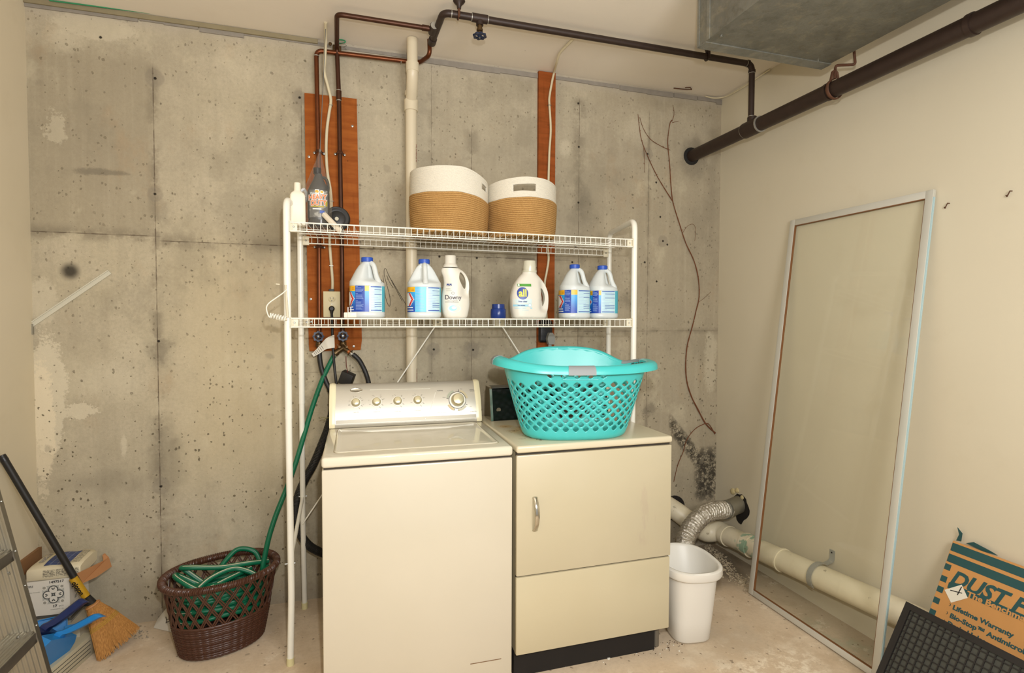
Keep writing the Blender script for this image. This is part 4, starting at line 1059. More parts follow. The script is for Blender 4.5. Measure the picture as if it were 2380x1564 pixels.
text_mb('Downy', .0275, None, warp=lambda p: sf2(U2(1050.5)+p.x, V(695.5)+p.y)+Vector((0, -.001-p.z, 0)), bold=.0002, sx=.9).build('lettering', mat('dark_lettering', '3b3340', .5), lbo, local=True, smooth=0)
text_mb('free & gentle', .0085, None, warp=lambda p: sf2(U2(1049.5)+p.x, V(702.3)+p.y)+Vector((0, -.001-p.z, 0))).build('lettering', mat('grey_lettering', 'b9b5ad', .5), lbo, local=True, smooth=0)

# --- blue measuring cap, plug-in device
cp = thing('measuring_cap', 'small dark blue translucent measuring cap on the lower shelf', 'cap', (px(1158, 741, 2.42).x, 2.42, Z2))
t = MT('blue_translucent_plastic'); t.color('1f3f8e').rough(.25); t.set(Transmission_Weight=.25, IOR=1.4); n_ = t.noise(20, 2); t.color(t.mix(n_, '1f3f8e', '1a3478'))
MB().lathe([(.034, 0), (.0355, .004), (.0345, .040), (.033, .043), (.0295, .045), (.029, .064), (.0275, .065), (.027, .047), (.0, .046)], n=36, cap=False).build('cup', t.m, cp, local=True)
ad = thing('plug_in_adapter', 'small white plug-in adapter lying prongs up before the leftmost bleach jug', 'adapter', (px(816, 741, 2.325).x, 2.325, Z2))
x0 = ad.location.x
mb = MB(); q0, q1 = px(799, 741, 2.325).x-x0, px(829, 741, 2.325).x-x0; mb.box(q0, q1, -.018, .018, 0, .022, bev=.004); mb.box(q0+.014, q1, -.022, -.010, .001, .023, bev=.003); mb.build('body', mat('adapter_white', 'e3ddcf', .4), ad, local=True)
for u in (809, 815.5): MB().box(px(u, 741, 2.325).x-x0-.0012, px(u, 741, 2.325).x-x0+.0012, -.004, .004, .021, .043).build('prong', m_steel, ad, local=True)

# --- top shelf: white bottle
yt = 2.41
wb = thing('bottle', 'plain white flat bottle at the left end of the top shelf', 'bottle', (px(692, 529, yt).x, yt, Z1), .15)
zz = lambda v: px(692, v, yt).z-px(692, 529.5, yt).z
k = .0019
MB().rings([sellipse(a, b_, 32, e_, 0, 0, z) for z, a, b_, e_ in ((0, .029, .020, 4), (.003, .031, .022, 6), (zz(466), .0300, .022, 6), (zz(459), .0298, .022, 5), (zz(454), .026, .021, 4.5), (zz(449), .0165, .015, 3), (zz(447), .0140, .0135, 2.4), (zz(431), .0128, .0128, 2.2), (zz(429), .0122, .0122, 2.2))]).build('body', mat('cream_bottle', 'e9e2cf', .45), wb, local=True)
t = MT('yellow_printed_label'); t.color(t.mix(t.noise(60, 3, t.vec(1, 1, 3)).ss(.48, .52), '9a8524', '2b2a22')).rough(.4)
MB().add([(.0312, -.017, .01), (.0312, .017, .01), (.0305, .017, .12), (.0305, -.017, .12)], [(0, 1, 2, 3)]).build('label', t.m, wb, local=True)
MB().tube(cr([(.012, .014, zz(446)), (.03, .035, zz(438)), (.038, .04, zz(450)), (.034, .03, zz(465)), (.028, .016, zz(470))], 5), .006, 8).build('trigger', m_lwht, wb, local=True)

# --- degreaser bottle in a clear bag
y0 = 2.42; xc = px(741, 520, y0).x
gb = thing('cleaner_bottle', 'dark grey cleaner bottle reading HEAVY DUTY inside a clear plastic bag', 'cleaner bottle', (xc, y0, Z1))
Zt = lambda v: px(741, v, y0).z-px(741, 529.5, y0).z
Rw = lambda w: w*.00183
tg_ = MT('smoky_plastic'); tg_.color(tg_.mix(tg_.noise(12, 3), '3c3c3c', '4a4947')).rough(.3)
GB = [(0, 22), (.004, 23.5), (Zt(518), 23.5), (Zt(515), 22), (Zt(511), 22), (Zt(508), 23.5), (Zt(455), 24), (Zt(446), 23.5), (Zt(434), 19), (Zt(420), 12), (Zt(410), 8.5), (Zt(405), 8)]
MB().rings([sellipse(Rw(w), Rw(w)*.82, 36, 2.3, 0, 0, z) for z, w in GB]).build('body', tg_.m, gb, local=True)
MB().lathe([(.0155, Zt(405)), (.0155, Zt(392)), (.012, Zt(391))], (-.004, 0, 0), 24).build('cap', m_black, gb, local=True)
MB().tube(cr([(.012, 0, Zt(412)), (.028, 0, Zt(414)), (.037, 0, Zt(425)), (.038, 0, Zt(440)), (.034, 0, Zt(450))], 5), .006, 8).build('handle', tg_.m, gb, local=True)
def gsurf(x, z, e=.0006):
    w = Rw(24); q = max(0, 1-min(1, abs(x/w))**2.3)**(1/2.3); return Vector((x, -w*.82*q-e, z))
t = MT('clear_label'); t.color(t.mix(t.noise(40, 3).ss(.5, .6), '6d6d6b', 'a9a8a2')).rough(.3)
lb = MB(); rect2(lb, gsurf, -.034, .036, Zt(509), Zt(446), 0); rect2(lb, gsurf, -.012, .004, Zt(460), Zt(445), 1, .0004); disc2(lb, gsurf, -.005, Zt(450), .007, .006, 2, .0006); disc2(lb, gsurf, .014, Zt(451), .009, .008, 1, .0004); disc2(lb, gsurf, .014, Zt(450), .006, .005, 2, .0006)
rect2(lb, gsurf, .024, .035, Zt(482), Zt(469), 3, .0004); rect2(lb, gsurf, -.03, .022, Zt(485.5), Zt(482), 3, .0004); rect2(lb, gsurf, .006, .024, Zt(499), Zt(493), 4, .0004); rect2(lb, gsurf, -.022, .012, Zt(491), Zt(488), 1, .0004)
lbo = lb.build('label', [t.m, m_lwht, m_lyel, mat('label_olive', 'b9a61e', .4), m_cap], gb, local=True, smooth=60)
m_or = mat('orange_print', 'f08028', .4)
for s_, v, sz, xo in (('HEAVY', 463, .0285, -.003), ('DUTY', 476, .0285, 0.001)):
    for mm, e, bo in ((m_lwht, .0012, .0024), (m_or, .0020, .0007)):
        text_mb(s_, sz, None, depth=.0004, warp=lambda p: gsurf(xo+p.x, Zt(v)+p.y+p.x*.08)+Vector((0, -e-p.z, 0)), bold=bo, sx=.80).build('lettering', mm, lbo, local=True, smooth=0)
text_mb('Power', .0125, None, depth=.0004, warp=lambda p: gsurf(-.017+p.x, Zt(454)+p.y+p.x*.1)+Vector((0, -.0014-p.z, 0)), bold=.0004, sx=.8).build('lettering', m_lwht, lbo, local=True, smooth=0)
# the bag
t = MT('clear_film'); nt = t.nt; tr = nt.nodes.new('ShaderNodeBsdfTransparent'); tr.inputs[0].default_value = (.95, .945, .93, 1); gl = nt.nodes.new('ShaderNodeBsdfGlossy'); gl.inputs['Roughness'].default_value = .12
df = nt.nodes.new('ShaderNodeBsdfDiffuse'); df.inputs[0].default_value = (.6, .58, .54, 1)
bp = nt.nodes.new('ShaderNodeBump'); bp.inputs['Strength'].default_value = .8; bp.inputs['Distance'].default_value = .006; nn = t.noise(22, 3, t.vec(1, 1, .4)); nt.links.new(nn.s, bp.inputs['Height']); nt.links.new(bp.outputs[0], gl.inputs['Normal'])
lw = nt.nodes.new('ShaderNodeLayerWeight'); nt.links.new(bp.outputs[0], lw.inputs['Normal']); fr_ = S(nt, lw.outputs['Facing']).pow(3)*.4+.03
m1 = nt.nodes.new('ShaderNodeMixShader'); m1.inputs[0].default_value = .05; nt.links.new(tr.outputs[0], m1.inputs[1]); nt.links.new(df.outputs[0], m1.inputs[2])
m2 = nt.nodes.new('ShaderNodeMixShader'); nt.links.new(fr_.s, m2.inputs[0]); nt.links.new(m1.outputs[0], m2.inputs[1]); nt.links.new(gl.outputs[0], m2.inputs[2]); nt.links.new(m2.outputs[0], t.out.inputs[0])
m_film = t.m
bg = thing('plastic_bag', 'clear plastic bag drawn to a point around the dark grey cleaner bottle', 'plastic bag', (xc, y0, Z1))
rr = random.Random(8); rings = []
ph_ = [rr.uniform(0, 6.28) for _ in range(6)]
for v, w in ((528, 27.5), (515, 28), (495, 28), (470, 28.5), (445, 28), (430, 24.5), (412, 18.5), (395, 13), (378, 8), (364, 4.5), (357, 2), (350, 3.2), (347, 1.2)):
    z = Zt(v); off = (4 if v < 400 else 0)*.0018*min(1, (400-v)/50 if v < 400 else 0)
    rings.append([Vector((off+Rw(w)*math.cos(2*PI*j/40)*(1+.05*math.sin(5*2*PI*j/40+ph_[0]+z*20)), Rw(w)*.9*math.sin(2*PI*j/40)*(1+.06*math.sin(4*2*PI*j/40+ph_[1]+z*30)), z+.003)) for j in range(40)])
MB().rings(rings, cap=False).build('film', m_film, bg, local=True, smooth=180)
bg.parent = None

# --- rubber disc tool with white grip
c = px(783, 519, 2.50)
dt = thing('rubber_disc', 'black rubber disc with a white grip leaning behind the top shelf edge', 'rubber disc', (c.x, 2.50, Z1))
Mx = Matrix.Rotation(PI/2-.15, 4, 'X')
c0 = Vector((0, 0, .054))
MB().lathe([(.0, -.006), (.040, -.006), (.054, -.004), (.056, 0), (.054, .006), (.050, .009), (.046, .008), (.040, .010), (.034, .008), (.028, .011), (.012, .013), (0, .013)], c0, 40, M=Mx).build('disc', m_black_rub, dt, local=True)
MB().cyl(c0+Vector((0, -.005, 0)), c0+Vector((0, -.03, -.004)), .008, 18).build('hub', mat('cream_hub', 'bdb59c', .5), dt, local=True)
g0 = px(752, 497, 2.375)-dt.location; g1 = px(791, 537, 2.33)-dt.location
gd = (g1-g0).normalized(); M = frame(g0, gd, Vector((0, -.3, 1)))
MB().box(0, (g1-g0).length, -.0085, .0085, -.009, .009, bev=.003, M=M).build('grip', mat('cream_grip', 'e7dcc8', .45), dt, local=True)

# --- rope baskets
def rope_mat(name, a, b, kz):
    t = MT(name); n = t.noise(220, 3, t.vec(1, 1, 1.6), rough=.7); big = t.noise(6, 3)
    c = t.mix(n.ss(.3, .75), a, b); c = t.mix(big.ss(.4, .8)*.2, c, b); t.color(c).rough(.85); t.bump(n, .45, .004); t.set(Specular_IOR_Level=.2); return t.m
m_rope_w = rope_mat('cream_cotton_rope', 'd8d2c2', 'e2dccd', 1); m_rope_t = rope_mat('tan_jute_rope', 'a8804a', 'c69e66', 1)
def rope_basket(pos, A, B, hz, hz_f, coil_t, rimz, hole, dents, lab):
    r = thing('rope_basket', lab, 'basket', pos, group='rope baskets on the top shelf')
    n = 112; npc = 6
    def point(th, h, wob):
        rad = 1.0
        for dth, dz, wth, wz, amp in dents:
            d = (th-dth+PI) % (2*PI)-PI; rad -= amp*math.exp(-(d/wth)**2-((h-dz)/wz)**2)
        bulge = .965+.045*math.sin(min(1, h/.2)*PI*.6)
        return Vector((A*rad*bulge*math.cos(th), B*rad*bulge*math.sin(th), 0))
    def wall(z0, z1, nc, name, m_, rip):
        rings = []; tot = nc*npc
        for i in range(tot+1):
            h = lerp(z0, z1, i/tot); ph = (i % npc)/npc; out = rip*math.sqrt(math.sin(ph*PI)) if 0 < ph < 1 else 0
            ring = []
            for j in range(n):
                th = 2*PI*j/n; f = h/rimz(PI*1.5)
                zr = h*rimz(th)/hz
                sag = .0022*math.sin(2*th+h*12)+.0008*math.sin(9*th+h*90)
                p = point(th, h, 0); s_ = 1+out/A; ring.append(Vector((p.x*s_, p.y*s_, zr+sag*min(1, h/.05)*(1 if h < hz-.01 else .3))))
            rings.append(ring)
        # hole removal then solidify inwards
        vs = [p for g in rings for p in g]; fs = []
        for i in range(tot):
            for j in range(n):
                th = 2*PI*(j+.5)/n; h = lerp(z0, z1, (i+.5)/tot)
                d = (th-hole[0]+PI) % (2*PI)-PI
                if abs(d) < hole[1] and hole[2] < h < hole[3]: continue
                d2 = (th-hole[0]) % (2*PI)-PI
                if abs(d2) < hole[1] and hole[2] < h < hole[3]: continue
                fs.append((i*n+j, i*n+(j+1) % n, (i+1)*n+(j+1) % n, (i+1)*n+j))
        o = MB().add(vs, fs).build(name, m_, r, local=True, smooth=60)
        md = o.modifiers.new('thick', 'SOLIDIFY'); md.thickness = .006; md.offset = -1 if True else 1
        return o
    k = int(round(coil_t/.0088)); wall(0.0, coil_t, k, 'jute_base', m_rope_t, .0048)
    k2 = int(round((hz-coil_t)/.0055)); wall(coil_t, hz, k2, 'cotton_band', m_rope_w, .0012)
    bt_ = MB(); bt_.rings([[Vector((A*.96*q*math.cos(2*PI*j/n), B*.96*q*math.sin(2*PI*j/n), z)) for j in range(n)] for q, z in ((.99, .001), (.99, .008))]).build('bottom', m_rope_t, r, local=True)
    return r
xa_ = (px(952, 500, 2.5).x+px(1133, 500, 2.5).x)/2; xb_ = px(1290, 500, 2.5).x
hA = px(1040, 381, 2.35).z-Z1
def rimA(th):
    x = math.cos(th); return hA*(.985+.0*x) if x < .1 else hA*(.985-.17*((x-.1)/.9)**1.5)
a_ = rope_basket((xa_+.003, 2.515, Z1), .177, .165, hA, 0, .178, rimA, (math.radians(-37), .15, .228, .258), [(math.radians(-62), .0, .5, .07, .10), (math.radians(-150), .02, .3, .05, .05)],
    'left cream and tan rope basket on the top shelf, its rim sagging to the right')
hB = px(1230, 409, 2.35).z-Z1
def rimB(th):
    return hB*(.995-.075*abs(math.cos(th))**2.2)
b_ = rope_basket((xa_+.003+.177+.171, 2.52, Z1), .168, .165, hB, 0, .178, rimB, (math.radians(-101), .31, .206, .236), [(math.radians(-150), .03, .55, .08, .18), (math.radians(-60), .04, .5, .08, .05)],
    'right cream and tan rope basket on the top shelf with its handle slot facing front')

# ================================================================== WASHER
def enamel(name, c, c2, rough=.22, stain=None):
    t = MT(name); n = t.noise(2.2, 3); col = t.mix(n.ss(.3, .7), c, c2)
    if stain: col = stain(t, col)
    t.color(col).rough(rough); t.bump(t.noise(35, 2), .03, .002); t.set(Coat_Weight=.15); return t
m_wash = enamel('almond_enamel', 'cfc7b3', 'd2cab7', .24).m
m_capc = mat('almond_plastic', 'efe6c2', .3, vary=.02)
m_silver = mat('champagne_silver_panel', 'c2bdb0', .34, .4, vary=.03, vs=3)
m_strip = mat('grey_strip', '8d8778', .4, .5)
m_gap = mat('dark_gap', '3a332a', .8)
m_knob = mat('champagne_knob', 'c9bf9d', .28, .35)
m_ring = mat('white_ring', 'f0eee2', .3)
WX, WY = .2655, 2.287
wa = thing('washing_machine', 'almond top-loading washing machine with a silver control console', 'washing machine', (WX, WY, 0), math.radians(-1.0))
B_ = lambda: MB()
hw = .343
B_().box(-hw, hw, -.318, .32, .022, .871, bev=.006).build('cabinet', m_wash, wa, local=True)
B_().box(-hw+.006, hw-.006, -.312, .31, .868, .880).build('seam_gap', m_gap, wa, local=True)
m_wtop = enamel('glossy_almond_enamel', 'dad2bc', 'ddd6c2', .1).m
B_().box(-hw-.001, hw+.001, -.322, .322, .8775, .9145, bev=.011, seg=4).build('top_panel', m_wtop, wa, local=True)
# lid with shallow pressed field
mb = MB()
def rr_(x0, x1, y0, y1, r, z, n=6):
    out = []
    for cx_, cy_, a0 in ((x1-r, y1-r, 0), (x0+r, y1-r, PI/2), (x0+r, y0+r, PI), (x1-r, y0+r, 1.5*PI)):
        for k in range(n+1):
            a = a0+PI/2*k/n; out.append(Vector((cx_+r*math.cos(a), cy_+r*math.sin(a), z)))
    return out
x0, x1, y0, y1 = -.300, .302, -.255, .170
mb.rings([rr_(x0-.004, x1+.004, y0-.004, y1+.004, .022, .9135), rr_(x0-.004, x1+.004, y0-.004, y1+.004, .022, .9165), rr_(x0, x1, y0, y1, .02, .9185), rr_(x0+.005, x1-.005, y0+.005, y1-.005, .017, .9185), rr_(x0+.010, x1-.010, y0+.009, y1-.009, .014, .9155), rr_(x0+.02, x1-.02, y0+.018, y1-.018, .012, .9165), rr_(-.02, .02, -.05, -.03, .005, .9175)])
lid = mb.build('lid', m_wtop, wa, local=True, smooth=50)
MB().rings([rr_(x0-.007, x1+.007, y0-.007, y1+.007, .024, .9137), rr_(x0-.007, x1+.007, y0-.007, y1+.007, .024, .9151)]).build('lid_gap', mat('lid_shadow_line', 'a89c80', .6), wa, local=True)
# toe crease of the cabinet, drawn as a thin brown strip
B_().box(.18, .30, -.3195, -.316, .098, .1).build('toe_crease', mat('brown_toe_line', '7a5a3a', .7), wa, local=True)
for sx in (-1, 1):
    for sy in (-1, 1): B_().cyl((sx*.29, sy*.26, 0), (sx*.29, sy*.26, .03), .02, 14).build('foot', m_black_rub, wa, local=True)
# console
prof = [(.203, .9155), (.199, .925), (.201, .935), (.206, .958), (.214, .985), (.224, 1.015), (.237, 1.045), (.252, 1.072), (.262, 1.088), (.27, 1.095), (.282, 1.099), (.30, 1.098), (.312, 1.09), (.317, 1.07), (.318, .9155)]
def extr(xa, xb, pr, g=0, bevx=0):
    cyy = sum(p[0] for p in pr)/len(pr); czz = sum(p[1] for p in pr)/len(pr); rg_ = []
    for x, k in ((xa, 1-bevx*8), (xa+bevx, 1-bevx*2.5), (xa+bevx*2.2, 1.0), (xb-bevx*2.2, 1.0), (xb-bevx, 1-bevx*2.5), (xb, 1-bevx*8)) if bevx else ((xa, 1), (xb, 1)):
        rg_.append([Vector((x, cyy+(y-cyy)*k*(1+g), .9155+(z-.9155)*(1-(1-k)*.5)*(1+g) if z > .92 else z)) for y, z in pr])
    return MB().rings(rg_)
con = extr(-.318, .318, prof).build('console', m_silver, wa, local=True, smooth=50)
extr(-.341, -.314, prof, .03, .006).build('console_end_cap', m_capc, wa, local=True, smooth=50)
extr(.314, .341, prof, .03, .006).build('console_end_cap', m_capc, wa, local=True, smooth=50)
def cface(z):
    for (a, b), (c, d) in zip(prof[1:], prof[2:]):
        if b <= z <= d: return a+(c-a)*(z-b)/(d-b)
    return .24
MB().add([(-.314, cface(.934)-.0012, .934), (.314, cface(.934)-.0012, .934), (.314, cface(.949)-.0012, .949), (-.314, cface(.949)-.0012, .949), (.314, .205, .949), (-.314, .205, .949), (.314, .205, .934), (-.314, .205, .934)], [(0, 1, 2, 3), (3, 2, 4, 5), (0, 3, 5, 7), (1, 6, 4, 2), (0, 7, 6, 1), (7, 5, 4, 6)]).build('console_trim_strip', m_strip, wa, local=True)
Rw_ = Matrix.Rotation(math.radians(1.0), 3, 'Z')
def con_at(u, v):
    y = 2.515
    for _ in range(4):
        p = PX(u, v, 1, y); l = Rw_ @ (p-Vector((WX, WY, 0))); yy = cface(l.z); y += yy-l.y
    p = PX(u, v, 1, y); l = Rw_ @ (p-Vector((WX, WY, 0))); return Vector((l.x, cface(l.z), l.z))
def con_n(z):
    a = (cface(z+.01)-cface(z-.01))/.02; return Vector((0, -1, a)).normalized()
for u, v, ti in ((827, 936, .2), (875, 934, .1), (924, 932, -.1), (970.5, 930, -.2)):
    c = con_at(u, v); nrm = con_n(c.z); M = frame(c, (1, 0, 0), nrm.cross(Vector((1, 0, 0))))
    M = frame(c, (1, 0, 0), (0, -nrm.z*-1, -nrm.y*1)) if False else Matrix.Translation(c) @ nrm.to_track_quat('Z', 'Y').to_matrix().to_4x4()
    k = MB().lathe([(.0195, 0), (.0195, .004), (.0175, .006), (.0165, .020), (.0145, .0235), (.012, .0243), (0, .0246)], n=30, M=M.to_3x3().to_4x4(), c=c).build('knob', m_knob, wa, local=True)
    MB().lathe([(.0228, 0), (.0228, .0016), (.021, .0022)], n=30, M=M.to_3x3().to_4x4(), c=c).build('dial_ring', m_ring, k, local=True)
    tk = MB()
    for a in (-60, -30, 20, 50, 200, 330, 110):
        d = Vector((math.cos(math.radians(a+60)), 0, 0))*1; a2 = math.radians(a)
        p1 = M @ Vector((.026*math.cos(a2), .026*math.sin(a2), .0008)); p2 = M @ Vector((.034*math.cos(a2), .034*math.sin(a2), .0008))
        tk.tube([p1, p2], .0006, 4)
    tk.build('tick_mark', mat('grey_print', '7c7666', .6), wa, local=True, sep=True)
c = con_at(1063, 930); nrm = con_n(c.z); M = Matrix.Translation(c) @ nrm.to_track_quat('Z', 'Y').to_matrix().to_4x4(); M3 = M.to_3x3().to_4x4()
dl = MB().lathe([(.031, 0), (.031, .004), (.030, .012), (.0265, .015), (.0262, .030), (.0235, .0345), (.021, .0352), (0, .0358)], n=44, M=M3, c=c).build('timer_dial', m_knob, wa, local=True)
MB().lathe([(.0385, 0), (.0385, .003), (.0365, .0045), (.031, .0045)], n=44, M=M3, c=c, cap=False).build('dial_ring', m_ring, dl, local=True)
MB().lathe([(.0405, 0), (.0405, .0022), (.0385, .0025)], n=44, M=M3, c=c, cap=False).build('dark_ring', m_black, dl, local=True)
tc = M3.to_3x3()
tk = MB()
for a in (80, 168, 250, 332):
    a2 = math.radians(a); tk.tube([M @ Vector((.042*math.cos(a2), .042*math.sin(a2), .001)), M @ Vector((.052*math.cos(a2), .052*math.sin(a2), .001))], .0009, 4)
tk.build('tick_mark', m_black, wa, local=True, sep=True)
def sect(a0, a1, r0, r1, m_):
    vs = []; fs = []; n = 10
    for i in range(n+1):
        a = math.radians(lerp(a0, a1, i/n))
        for r_ in (r0, r1): vs.append(M @ Vector((r_*math.cos(a), r_*math.sin(a), .0012)))
    for i in range(n): fs.append((2*i, 2*i+2, 2*i+3, 2*i+1))
    MB().add(vs, fs).build('cycle_sector', m_, wa, local=True)
sect(110, 165, .042, .052, mat('print_green_grey', 'a9ad98', .6)); sect(10, 70, .042, .052, mat('print_beige', 'c9bb98', .6)); sect(205, 248, .042, .052, mat('print_sand', 'd6c49a', .6)); sect(270, 325, .042, .052, mat('print_light', 'd2cdb8', .6))
m_gpr = mat('grey_lettering_dark', '6f6a5c', .6)
def ctext(s, u, v, size, m_=None):
    c_ = con_at(u, v); n_ = con_n(c_.z); Mt = frame(c_+n_*.0006, (1, 0, 0), Vector((0, n_.z, -n_.y)) if False else n_.cross(Vector((1, 0, 0))))
    text_mb(s, size, Mt, depth=.0004).build('lettering', m_ or m_gpr, wa, local=True, smooth=0)
ctext('NORMAL', 1023, 908, .0068, m_black); ctext('CASUAL', 1096, 906, .0058, m_black); ctext('PERMANENT PRESS', 1100, 908.7, .004); ctext('EXTRA DELICATE', 1104, 956, .006)
ctext('SUPER DELICATES', 1026, 959, .0055); ctext('Rinse', 1072, 904, .0045); ctext('Rinse', 1094, 944, .0045); ctext('Normal', 1032, 923.5, .0045)
for s_, u, v in (('LOAD SIZE', 827, 958.5), ('TEMPERATURE', 875, 957.5), ('WATER LEVEL', 924, 956), ('EXTRA RINSE', 971, 954.5)): ctext(s_, u, v, .005)
for u, v in ((811, 940), (812, 932), (827, 921), (841, 926), (845, 940), (857, 930), (866, 919), (884, 918), (893, 927), (913, 920), (933, 919), (960, 919), (980, 917.5), (875, 951.5)):
    ctext('low' if u % 2 else 'cold', u, v, .0034)
# oval badge
c = con_at(828, 907); nrm = con_n(c.z); M = Matrix.Translation(c) @ nrm.to_track_quat('Z', 'Y').to_matrix().to_4x4()
MB().rings([[M @ Vector((a*math.cos(2*PI*j/36), b_*math.sin(2*PI*j/36), z)) for j in range(36)] for a, b_, z in ((.027, .0105, 0), (.027, .0105, .002), (.0255, .0092, .0035), (.0235, .0078, .0025), (.001, .001, .0027))]).build('badge', mat('chrome_badge', 'cfccc2', .15, .9), wa, local=True)
# light swoosh lines
l1 = [con_at(u, v) for u, v in ((860, 906), (900, 905.3), (950, 904.3), (1000, 903))]
MB().tube([p+con_n(p.z)*.0002 for p in l1], .0009, 5).build('pinstripe', m_ring, wa, local=True)
l2 = cr([con_at(u, v) for u, v in ((1012, 912), (1006, 935), (998, 955), (988, 974))], 5)
MB().tube([p+con_n(p.z)*.0002 for p in l2], .0013, 5).build('pinstripe', m_ring, wa, local=True)

# ================================================================== DRYER
def rust(t, col):
    x, y, z = t.x, t.y, t.z; n = t.noise(26, 5, rough=.75); n2 = t.noise(7, 4)
    d = None
    for cx_, cy_, r_ in ((-.25, -.07, .07), (-.21, -.2, .10), (-.2, -.02, .08), (.2, -.06, .08), (.26, .02, .06), (-.27, .05, .05)):
        q = ((x-cx_)*(x-cx_)+(y-cy_)*(y-cy_)).sqrt().ss(r_, r_*.2); d = q if d is None else d.max(q)
    top = z.ss(.905, .912)
    col = t.mix(d*top*n2.ss(.35, .6)*.55, col, 'd3ab62')
    return t.mix(d*n.ss(.55, .6)*top, col, '6b3f1d')
m_dtop = enamel('dryer_top_enamel', 'd9cfb5', 'd6cbaf', .26, rust).m
def smud(t, col):
    x, z = t.x, t.z; n = t.noise(14, 4, t.vec(1, 1, .25), rough=.7)
    m_ = x.ss(.12, .2)*x.ss(.31, .26)*z.ss(.45, .5)*z.ss(.86, .7)*n.ss(.56, .66)
    return t.mix(m_*.35, col, 'b9a894')
m_dfr = enamel('yellowed_enamel', 'c4ba9d', 'c9bfa4', .3, smud).m
m_dlow = enamel('yellowed_enamel_low', 'c6bb9c', 'cac0a2', .3).m
D0, D1, DYF = .6165, 1.2915, 1.953
dr_ = thing('clothes_dryer', 'yellowed almond clothes dryer with a chrome door handle, right of the washer', 'clothes dryer', ((D0+D1)/2, 2.283, 0))
MB().box(D0+.003, D1-.003, DYF+.022, 2.612, .10, .884).build('cabinet', m_dfr, dr_)
MB().box(D0+.002, D1-.05, DYF+.035, 2.58, .0, .1035).build('base', mat('black_dryer_base', '1a1511', .85, vary=.3), dr_)  # black block filling the space under the lower panel
MB().cyl((D1-.03, DYF+.06, 0), (D1-.03, DYF+.06, .1), .014, 14).build('foot', mat('grimy_foot', '6b6355', .8), dr_)
MB().box(D0+.002, D1-.004, DYF+.012, DYF+.024, .104, .887).build('seam_gap', m_gap, dr_)
hdl = MB().box(D0, D1-.001, DYF, DYF+.02, .412, .877, bev=.004).build('door', m_dfr, dr_)
MB().box(D0, D1-.003, DYF+.001, DYF+.02, .104, .4065, bev=.004).build('lower_panel', m_dlow, dr_)
MB().box(D0-.001, D1+.001, DYF-.004, 2.614, .8865, .9145, bev=.009, seg=4).build('top_panel', m_dtop, dr_)
hx = px(1243, 1190, DYF).x; hz0, hz1 = px(1243, 1232, DYF).z, px(1243, 1156, DYF).z
m_chr = mat('worn_chrome', 'c9c5b8', .16, .95, vary=.1)
mb = MB(); mb.tube(cr([(hx, DYF, hz0), (hx, DYF-.008, hz0+.004), (hx, DYF-.024, hz0+.03), (hx, DYF-.030, (hz0+hz1)/2), (hx, DYF-.024, hz1-.03), (hx, DYF-.008, hz1-.004), (hx, DYF, hz1)], 6), [.0085]*6+[.0075]*26+[.0085]*5, 12, sq=(.55, 1.25))
mb.build('door_handle', m_chr, hdl)
# control panel behind the basket
CP = MB(); yb0 = 2.47
pr = [(yb0, .9155), (yb0+.004, .94), (yb0+.03, 1.06), (yb0+.045, 1.068), (yb0+.10, 1.068), (yb0+.11, .9155)]
def ext2(xa, xb, p, nm, m_, par=None): return MB().rings([[Vector((x, y, z)) for y, z in p] for x in (xa, xb)]).build(nm, m_, par or dr_)
pnl = ext2(D0+.045, D1-.03, pr, 'control_panel', mat('black_glass_panel', '14140f', .12), None)
p2 = [(y-.004 if y < 2.52 else y, z+(.004 if z > .92 else 0)) for y, z in pr]
ext2(D0+.034, D0+.046, p2, 'panel_end_trim', m_chr); ext2(D1-.031, D1-.02, p2, 'panel_end_trim', m_chr)
MB().box(D0+.046, D1-.031, yb0+.02, yb0+.105, 1.066, 1.071).build('panel_top_trim', mat('dark_grey_trim', '4b4a44', .4), dr_)
cxp = px(1160, 950, yb0).x; MB().lathe([(.011, 0), (.010, .0015), (.0085, .0012), (0, .0012)], (cxp, yb0+.008, .965), 24, M=Matrix.Rotation(PI/2+.22, 4, 'X')).build('badge', m_strip, dr_)

# ================================================================== LAUNDRY BASKET
m_teal = mat('turquoise_plastic', '45bfbd', .3, vary=.02)
lb_ = thing('laundry_basket', 'turquoise lattice laundry basket with grey grips on top of the dryer', 'laundry basket', (.905, 2.088, .9150), math.radians(-10))
def hr(th):
    c, s_ = math.cos(th), math.sin(th)
    h = .294+.012*max(0, c)**2+.030*max(0, -c)**2
    h += .056*max(0, s_)**3.2-.012*max(0, s_)*(1-max(0, s_))*2
    a = th % (2*PI)
    h -= .020*math.exp(-((a-.72)/.30)**2)+.020*math.exp(-((a-2.42)/.30)**2)
    return h
def kcurve(a, b, e, N):
    """N points at equal arc length on the superellipse, from angle 0 counter-clockwise"""
    M_ = 720; P = [];
    for j in range(M_+1):
        t = 2*PI*j/M_; c, s_ = math.cos(t), math.sin(t); P.append((a*math.copysign(abs(c)**(2/e), c), b*math.copysign(abs(s_)**(2/e), s_), t))
    d = [0]
    for p, q in zip(P, P[1:]): d.append(d[-1]+math.hypot(q[0]-p[0], q[1]-p[1]))
    out = []; i = 0
    for k in range(N):
        s_ = d[-1]*k/N
        while d[i+1] < s_: i += 1
        out.append(lerp(P[i][2], P[i+1][2], (s_-d[i])/(d[i+1]-d[i]+1e-9)))
    return out
NCOL = 30; SUB = 6; TH = kcurve(.25, .15, 2.7, NCOL*SUB)
def ths(s_):   # s in columns
    f = (s_*SUB) % (NCOL*SUB); f = 0.0 if f >= NCOL*SUB else f; i = int(f); a, b = TH[i], TH[(i+1) % (NCOL*SUB)]
    if b < a: b += 2*PI
    return a+(b-a)*(f-i)
